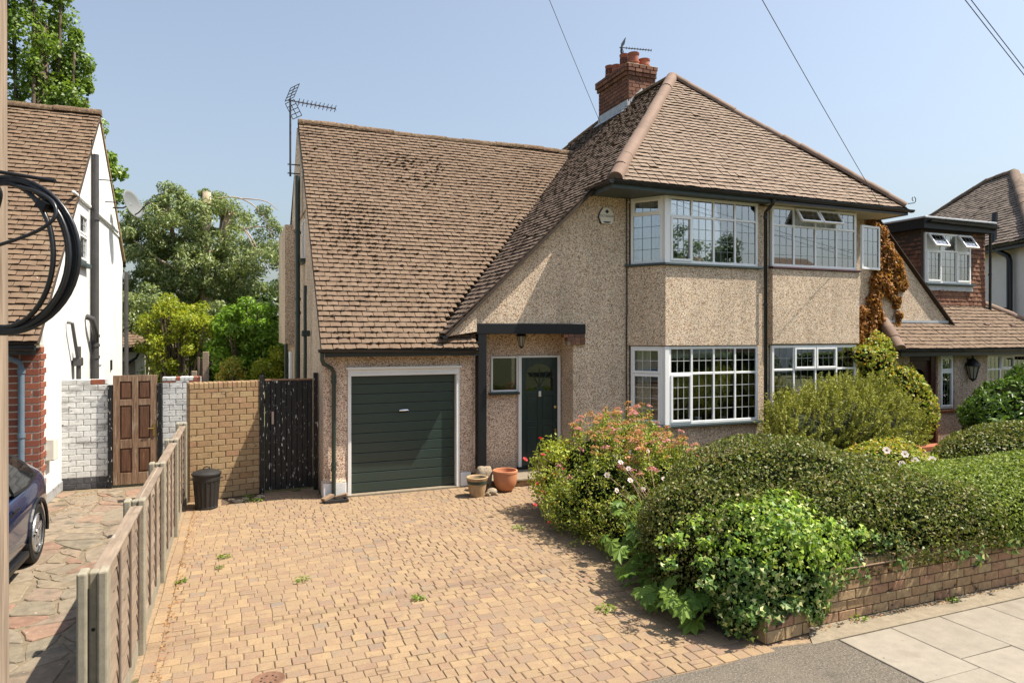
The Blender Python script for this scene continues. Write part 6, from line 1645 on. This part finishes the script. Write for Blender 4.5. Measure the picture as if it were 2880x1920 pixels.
for i in range(0, len(C), 14): mb.tube([tuple(C[i]-d[i]*.5), tuple(C[i]), tuple(C[i]+d[i]*.2)], .006, 4)
mb.build('branch', m_twig, br)

# creepers on the neighbour's wall
cv = thing('dead_creeper', 'dry orange-brown creeper clinging to the pebbledash beside the open casement', 'creeper', (14.2, 11.7, 0))
cl = []
def run(pts, r, n):
    for i in range(len(pts)-1):
        for k in range(n): t = k/n; cl.append((pts[i][0]*(1-t)+pts[i+1][0]*t+R.uniform(-.06, .06), 11.66, pts[i][1]*(1-t)+pts[i+1][1]*t+R.uniform(-.06, .06), r*R.uniform(.7, 1.25)))
run([(14.02, 5.45), (14.3, 5.1), (14.6, 4.6), (14.8, 4.15), (14.95, 4.0)], .17, 5); run([(14.25, 5.3), (14.2, 4.6), (14.15, 4.0), (14.05, 3.5), (14.3, 2.9)], .17, 6)
run([(14.6, 4.6), (14.4, 4.1), (14.5, 3.8)], .2, 4); run([(13.75, 3.35), (13.6, 2.9), (13.5, 2.4), (13.55, 1.9)], .16, 5); run([(14.05, 3.5), (13.9, 3.0), (13.95, 2.5)], .2, 4); run([(14.9, 3.3), (14.85, 2.95), (14.6, 2.7)], .10, 3); run([(14.4, 4.9), (14.35, 4.4)], .14, 3); run([(14.55, 4.9), (14.85, 4.5), (15.0, 4.15), (15.05, 3.9)], .16, 5); run([(13.75, 2.4), (13.8, 1.8)], .25, 4); run([(14.9, 4.1), (14.7, 3.75), (14.95, 3.4)], .1, 4)
C, Nn = clump_pts(cl, 120, 101, 1.0); C[:, 1] = 11.75-np.abs(C[:, 1]-11.66)*.9-.02; Nn = Nn*.5+np.array((0, -.9, .2))
leaves('foliage', leaf_quads(C, Nn, .075, .7, .2, .6, .6, .35, 102), m_brownivy, cv)
mb = MB()
for p in ([(14.0, 0), (13.8, 1.5), (14.1, 3.2), (14.3, 4.6), (14.1, 5.4)], [(14.1, 1.5), (14.6, 2.8), (14.85, 3.4)], [(13.8, 1.5), (13.55, 2.6), (13.7, 3.3)]): mb.tube(smooth_path([Vector((x, 11.725, z)) for x, z in p]), .018, 6)
mb.build('stem', m_twig, cv)
gc = bush('creeper', 'green and gold creeper heaped between the right-hand bay and the lean-to roof', 'creeper',
          [(13.75, 11.35, 1.7, .6, .45, 1.05, 2), (14.3, 11.2, 1.45, .75, .5, .75, 2), (13.45, 11.2, 1.95, .4, .4, .6, 2), (12.9, 11.0, 2.3, .35, .25, .25, 2), (14.75, 11.1, 1.1, .45, .4, .75, 2)], 13000, .075, m_creeper, 105, .6, .8, .3, .25, 4, .72)
lau = bush('laurel_bush', 'dark glossy laurel bush at the right edge in front of the lean-to window', 'bush', [(16.4, 9.7, .85, 1.7, 1.1, 1.1, 2), (15.1, 9.3, .5, .8, .7, .6, 2), (17.7, 9.8, 1.0, 1.3, 1.1, 1.25, 2)], 17000, .12, m_laurel, 107, .42, .7, .28, .2, 2.6, .82)

# ------------------------------------------------------------------ trees behind the houses
def tree(name, label, base, h, r, limbs, cl, per, size, mat, bark, seed, aspect=.5, droop=.2, flat=.8, cat='tree', cuts=(), group=None):
    t = thing(name, label, cat, base, group); b = Vector(base)
    mb = MB(); mb.tube([b-Z_*.1, b+Z_*h*.4+X_*.05, b+Z_*h], [r, r*.85, r*.55], 10); mb.build('trunk', bark, t, True)
    mb = MB()
    for p in limbs:
        q = [Vector(v) for v in p[0]]; mb.tube(smooth_path(q), [p[1]*(1-.6*k/(6*(len(q)-1))) for k in range(6*(len(q)-1)+1)], 7)
    if limbs: mb.build('branch', bark, t, True)
    C, Nn = clump_pts(cl, per, seed, flat)
    leaves('crown', leaf_quads(C, Nn, size, aspect, .15, .9, droop, .4, seed+1), mat, t)
    return t
cl = []; g = np.random.default_rng(120); limbs = []
for (x, y, zt, zb, w) in ((-9.9, 34, 23, 9, .95), (-8.75, 34.5, 22, 9, .85), (-7.75, 33.6, 20.5, 9.5, .85), (-6.9, 34.2, 18.6, 9.5, .8), (-6.3, 33.8, 16.3, 9, .7), (-5.95, 34.4, 14.6, 9, .6), (-7.3, 35, 17.5, 9, 1.0)):
    z = zb
    while z < zt:
        f = min(1, (zt-z)/3+.3); cl.append((x+g.normal()*.28, y+g.normal()*.35, z, w*f*g.uniform(.55, .95))); z += g.uniform(.5, .95)
    limbs.append(([(-7.6, 34.2, 5), (x*.7-7.6*.3, y, 9), (x, y, zt-1.5)], .13))
tree('poplar_tree', 'tall upright poplar rising behind the roof of the white house', (-7.6, 34.2, 0), 16, .45, limbs, cl, 330, .155, m_poplar, m_barkdark, 121, .75, .1, 1.25)
cl = [(-4.75+g.normal()*.35, 30+g.normal()*.4, 6.4+g.random()*2.9, .42) for k in range(26)]
tree('young_tree', 'top of a small leafy tree showing past the gable of the white house', (-5.0, 30, 0), 7.5, .14, [([(-5.0, 30, 4), (-4.7, 30, 8.5)], .06)], cl, 150, .17, m_poplar, m_barkdark, 125, .7, .1)

cl = []
for k in range(330):
    u, v = g.uniform(-1, 1), g.uniform(-1, 1)
    if u*u+v*v > 1: continue
    x, z = -1.0+2.75*u, 5.3+2.6*v
    if z > 7.9-.55*abs(x+2.0)**1.15 and x < -1: continue
    if x > .1 and z > 6.2 and g.random() < .5: continue        # thin and twiggy on the right
    if x > -.1 and z < 6 and g.random() < .2: continue
    cl.append((x, 27+g.normal()*.8, z, g.uniform(.2, .46)))
cl += [(x, 26.5, z, .3) for x, z in ((1.55, 6.6), (1.7, 6.0), (1.45, 5.4), (1.75, 4.9), (1.0, 7.3), (-2.2, 7.9), (-1.9, 7.8), (-1.6, 7.5), (-2.4, 7.4), (-3.3, 6.9), (-3.5, 6.4), (1.2, 6.9))]
eb = (-1.0, 27, 0)
limbs = [([(-1.0, 27, 2), (-1.5, 26.9, 4.2), (-1.9, 26.8, 5.6), (-2.25, 26.8, 7.6)], .15), ([(-1.0, 27, 3), (-.6, 26.9, 5.5), (-.42, 26.9, 7.3)], .11), ([(-.9, 26.6, 7.6), (.1, 26.4, 7.72), (.9, 26.3, 7.2), (1.3, 26.3, 6.2)], .032), ([(-.42, 26.6, 6.6), (.3, 26.4, 6.6), (.8, 26.3, 5.8), (1.2, 26.3, 5.0)], .036),
         ([(-.9, 26.6, 7.4), (0, 26.4, 7.1), (.45, 26.3, 6.3), (.8, 26.2, 5.6)], .026), ([(-.5, 26.6, 5.2), (.4, 26.4, 5.6), (1.3, 26.3, 5.9)], .05), ([(-1.6, 26.5, 5.0), (-2.3, 26.4, 5.3), (-3.2, 26.4, 6.0)], .07), ([(.1, 26.4, 7.7), (1.0, 26.3, 7.65), (1.45, 26.3, 7.35)], .025), ([(.3, 26.4, 6.6), (1.0, 26.3, 6.7), (1.6, 26.3, 6.3)], .03)]
cl += [(x_, 26.0, z_, .4) for x_, z_ in ((-1.3, 5.6), (-.8, 5.2), (-.4, 5.9), (-1.0, 4.7), (-.2, 5.0), (-1.6, 4.9), (-.9, 6.1), (-.1, 6.3), (-1.4, 6.4))]
eu = tree('eucalyptus_tree', 'heavily cut back eucalyptus with pale sawn trunks in the gardens behind', eb, 4.0, .3, limbs, [(a, b, c, d*1.12) for a, b, c, d in cl], 260, .135, m_euc, m_bark, 130, .34, .9)
MB().tube([(-.97, 26.55, 3.5), (-.95, 26.55, 6), (-.93, 26.55, 7.86)], [.19, .16, .145], 14).build('cut_trunk', m_bark, eu, True)
MB().tube([(-.35, 26.6, 5.5), (-.22, 26.6, 7.35)], [.15, .13], 14).build('cut_trunk', m_bark, eu, True)
MB().tube([(-2.2, 26.7, 6.6), (-2.3, 26.7, 7.72)], [.16, .15], 12).build('cut_trunk', m_bark, eu, True)

def garden_bush(label, cl, per, size, mat, seed, base, name='garden_shrub', aspect=.5, core_r=.6):
    t = thing(name, label, 'shrub', base); mb = MB()
    for x, y, z, r in cl[::2]: mb.tube([base, (x*.6+base[0]*.4, y*.6+base[1]*.4, z*.55), (x, y, z)], .025, 5)
    mb.build('branch', m_barkdark, t); C, Nn = clump_pts(cl, per, seed); leaves('foliage', leaf_quads(C, Nn, size, aspect, .15, .9, .2, .4, seed), mat, t); return t
def blob(cx, cy, cz, rx, ry, rz, n, r0, r1):
    out = []
    for k in range(n):
        d = g.normal(size=3); d /= np.linalg.norm(d); q = g.random()**.4; out.append((cx+d[0]*rx*q, cy+d[1]*ry*q, cz+d[2]*rz*q, g.uniform(r0, r1)))
    return out
garden_bush('golden yellow-green shrub below the eucalyptus', blob(-1.55, 22, 2.75, 1.15, .8, 1.15, 75, .2, .34), 170, .085, m_yelgreen, 141, (-1.5, 22, 0))
garden_bush('bright green upright shrub to the right of the golden one, before the house side wall', blob(.25, 21.4, 2.5, 1.05, .8, 1.35, 80, .2, .34), 150, .13, m_bright, 142, (.3, 21.4, 0), aspect=.4)
garden_bush('dark evergreen shrub in shade under the golden shrub', blob(-.75, 22.6, 1.5, 1.5, .6, 1.3, 60, .3, .45), 170, .10, m_darkleaf, 143, (-.7, 22.6, 0))
garden_bush('dull olive shrub touching the rear corner of the white house', blob(-2.7, 24, 3.1, .8, .7, 1.4, 45, .3, .45), 160, .10, m_euc, 144, (-2.7, 24, 0))
garden_bush('low yellow-flowered shrub seen over the wooden door', blob(-2.0, 23, 1.2, .8, .5, .75, 26, .2, .35), 130, .07, m_yelgreen, 145, (-2.0, 23, 0))
garden_bush('pale leafy shrub just above the black side gate', blob(1.05, 20.2, 1.75, .55, .5, .65, 30, .2, .3), 130, .09, m_yelgreen, 146, (1.0, 20.2, 0))
garden_bush('small pale bush above the buff brick wall', blob(-.12, 19.6, 1.75, .28, .3, .55, 16, .16, .25), 120, .08, m_creeper, 147, (-.1, 19.6, 0))
garden_bush('dense dark hedge bush far behind filling the gap between the houses', blob(-.3, 31, 3.0, 5.5, .8, 2.4, 190, .5, .9), 130, .19, m_darkleaf, 148, (-.3, 31, 0))

# outbuilding and shed in the gardens behind
ob = thing('outbuilding', 'low white outbuilding with a hipped brown tile roof behind the white house', 'outbuilding', (-3.0, 23.5, 0))
MB().box(-4.2, -2.55, 23.0, 25.0, 0, 2.3).build('wall', m_render_far, ob)
MB().box(-2.62, -2.50, 22.94, 23.06, 0, 2.3).build('corner_post', m_whitewood, ob)
VO = Vector((0, 1, .62)); opoly = [(-4.6, 0), (-2.12, 0), (-3.1, 1.0*VO.length), (-4.6, 1.0*VO.length)]
rf = deck(ob, (0, 22.7, 2.38), X_, VO, opoly, 'roof'); P = Pieces('tile', 'tile', 'tile_field'); tile_slope(P, (0, 22.7, 2.38), X_, VO, opoly, m_tile_left, rf, .15, .2, .025); P.flush(ob)
gutter(ob, (-4.6, 22.64, 2.35), (-2.05, 22.64, 2.33), .06)
pipe(ob, [(-2.6, 22.66, 2.3), (-2.7, 22.8, 2.1), (-3.0, 22.9, 1.9)], .04, m_blackmetal, 'downpipe')
MB().box(-3.5, -2.75, 22.97, 22.99, .1, 2.0).build('door', m_shedwood, ob)
sh = thing('shed', 'pale boarded shed in the gardens behind, half hidden by shrubs', 'shed', (-1.9, 25.6, 0))
MB().box(-2.5, -.7, 25.6, 27, 0, 2.2).build('shed_body', m_shedwood, sh)
for k in range(14): MB().obox((-2.5, 25.585, .02+k*.155), (1.8, 0, 0), (0, -.022, 0), (0, .012, .15)).build('board', m_shedwood, sh)
MB().prism([(-2.6, 25.5, 2.2), (-.6, 25.5, 2.2), (-.6, 26.3, 2.75), (-2.6, 26.3, 2.75)], (0, .02, -.05)).build('shed_roof', m_tile_far, sh)

# ------------------------------------------------------------------ weeds and litter on the paving
def weed(label, c, n, r, seed, mat=None, size=.06):
    t = thing('weed', label, 'weed', c); g = np.random.default_rng(seed)
    a = g.uniform(0, 6.28, n); q = np.sqrt(g.random(n))*r
    p = np.stack([c[0]+q*np.cos(a), c[1]+q*np.sin(a), c[2]+.012+g.random(n)*r*.35], 1)
    dr = np.stack([np.cos(a), np.sin(a), .5+0*a], 1)
    leaves('leaf', leaf_quads(p, np.tile((0, 0, 1.), (n, 1)), size, .34, .12, .5, -.2, .4, seed, dr), mat or m_weed, t)
    MB().tube([(c[0], c[1], c[2]-.005), (c[0], c[1], c[2]+r*.3)], .006, 5).build('stem', m_twig, t)
for i, (lb, x, y, n, r) in enumerate((('low green weed in the paving nearest the wooden fence', -.12, 9.15, 34, .1), ('small weed in the paving just in front of the one by the fence', -.17, 8.75, 20, .07), ('flat brownish weed in the middle left of the drive', .70, 7.95, 34, .12),
    ('bright green weed tuft in the middle of the drive', 1.78, 6.95, 44, .095), ('spreading weed at the foot of the buff wall beside the black gate', .30, 12.05, 60, .2), ('weed below the concrete posts in the joint beside the fence', -.56, 8.42, 30, .1), ('weed in the shade of the hedge on the drive', 3.45, 5.95, 60, .15),
    ('weed at the edge of the flower bed by the shrub shadow', 3.75, 8.9, 40, .15), ('leafy weed at the bottom of the crazy paving by the pole', -1.85, 6.35, 60, .14), ('weed in the corner of wall and gate', .22, 12.4, 44, .14), ('small weed growing from the street wall foot on the pavement', 6.9, 4.80, 30, .08), ('pale grass tuft against the street wall', 5.6, 4.82, 30, .12))):
    weed(lb, (x, y, 0.0), n, r*.72, 160+i, None, .048)
g = np.random.default_rng(170); n = 900
u = g.random(n)
px = np.where(u < .45, -.62+np.abs(g.normal(size=n))*.05, np.where(u < .7, -2.6+np.abs(g.normal(size=n))*.35, g.uniform(-.6, 4, n)))
py = np.where(u < .45, g.uniform(4.7, 12.2, n), np.where(u < .7, g.uniform(12.3, 14.0, n), g.uniform(4.7, 11.5, n)))
keepm = (u < .7) | (g.random(n) < .35)
pp = np.stack([px, py, .008+.006*g.random(n)], 1)[keepm]
o = leaves('leaf_litter', leaf_quads(pp, np.tile((0, 0, 1.), (len(pp), 1)), .022, .6, .2, .35, 0, .5, 171), m_brownivy, None); o['kind'] = 'stuff'; o['label'] = 'dry brown leaf scraps along the fence and wall foot'
n = 500; x = g.uniform(5.0, 14, n); pp = np.stack([x, 4.84-np.abs(g.normal(size=n))*.03, .010+.004*g.random(n)], 1)
o = leaves('leaf_litter', leaf_quads(pp, np.tile((0, 0, 1.), (n, 1)), .018, .6, .2, .35, 0, .5, 172), m_brownivy, None); o['kind'] = 'stuff'; o['label'] = 'dry scraps along the foot of the street wall'
# stones in the dry gap below the buff wall
gp = sheet('soil_gap', [(-.2, 12.0), (.46, 12.15), (.46, 12.6), (-.2, 12.45)], .006, m_soil)
for i, (x, y, s) in enumerate(((.05, 12.1, .09), (.16, 12.2, .07), (.34, 12.2, .08), (-.05, 12.22, .06), (.4, 12.32, .07))): rock('stone', 'grey stone %s in the soil gap below the buff wall' % ('at the left end', 'flat and pale', 'before the gate post', 'small and half buried', 'next to the gate post')[i] if False else ('leftmost large', 'middle', 'nearest', 'half buried small', 'gate side')[i]+' grey stone lying in the soil gap below the buff wall', 'stone', (x, y, .02), (s, s*.6, .035), m_stone, 180+i)

# ------------------------------------------------------------------ the other side of the street: what the front windows and the car mirror
op = thing('house', 'brown brick house across the street, seen only mirrored in the windows', 'house', (28, -19, 0))
MB().box(24, 32.5, -24, -16.5, 0, 5.2).build('wall', m_brick_wall, op)
MB().prism([(23.6, -16.1, 5.1), (32.9, -16.1, 5.1), (32.9, -20.2, 8.6), (23.6, -20.2, 8.6)], (0, 0, .12)).build('roof', m_tile_left, op)
MB().prism([(23.6, -20.2, 8.6), (32.9, -20.2, 8.6), (32.9, -24.3, 5.1), (23.6, -24.3, 5.1)], (0, 0, .12)).build('rear_roof', m_tile_left, op)
for x in (25.2, 29.2):
    for z in (.9, 3.3): MB().box(x, x+2, -16.5, -16.44, z, z+1.4).build('window', m_white, op)
op2 = thing('house', 'white rendered house across the street, seen only mirrored in the windows', 'house', (41, -19, 0))
MB().box(36, 46, -24, -16.5, 0, 5.0).build('wall', m_render_far, op2)
MB().prism([(35.6, -16.1, 4.9), (46.4, -16.1, 4.9), (43.5, -20.2, 8.9), (38.5, -20.2, 8.9)], (0, -.05, .12)).build('roof', m_tile_left, op2)
for x in (37.5, 42.5):
    for z in (.9, 3.2): MB().box(x, x+2, -16.5, -16.44, z, z+1.4).build('window', m_white, op2)
g = np.random.default_rng(200)
for lb, x, y, h, r in (('round crowned street tree across the road, seen only mirrored in the left upper bay', 26.5, -14, 9.6, 1.7), ('smaller street tree across the road, seen only mirrored in the upper bay', 31.0, -15, 9.2, 1.3)):
    tree('street_tree', lb, (x, y, 0), h*.55, .2, [], blob(x, y, h-r*1.5, r, r, r*1.6, 46, .4, .7), 90, .2, m_darkleaf, m_barkdark, int(x*10), .6)
for lb, x0, x1 in (('clipped front hedge across the road before the brick house', 22, 33), ('clipped front hedge across the road before the white house', 34.5, 47)):
    hb = bush('hedge', lb, 'hedge', [((x0+x1)/2, -12.5, .7, (x1-x0)/2, .6, .9, 6)], 6000, .16, m_darkleaf, int(x0), .6, .9, .1, .05, 1, .94)
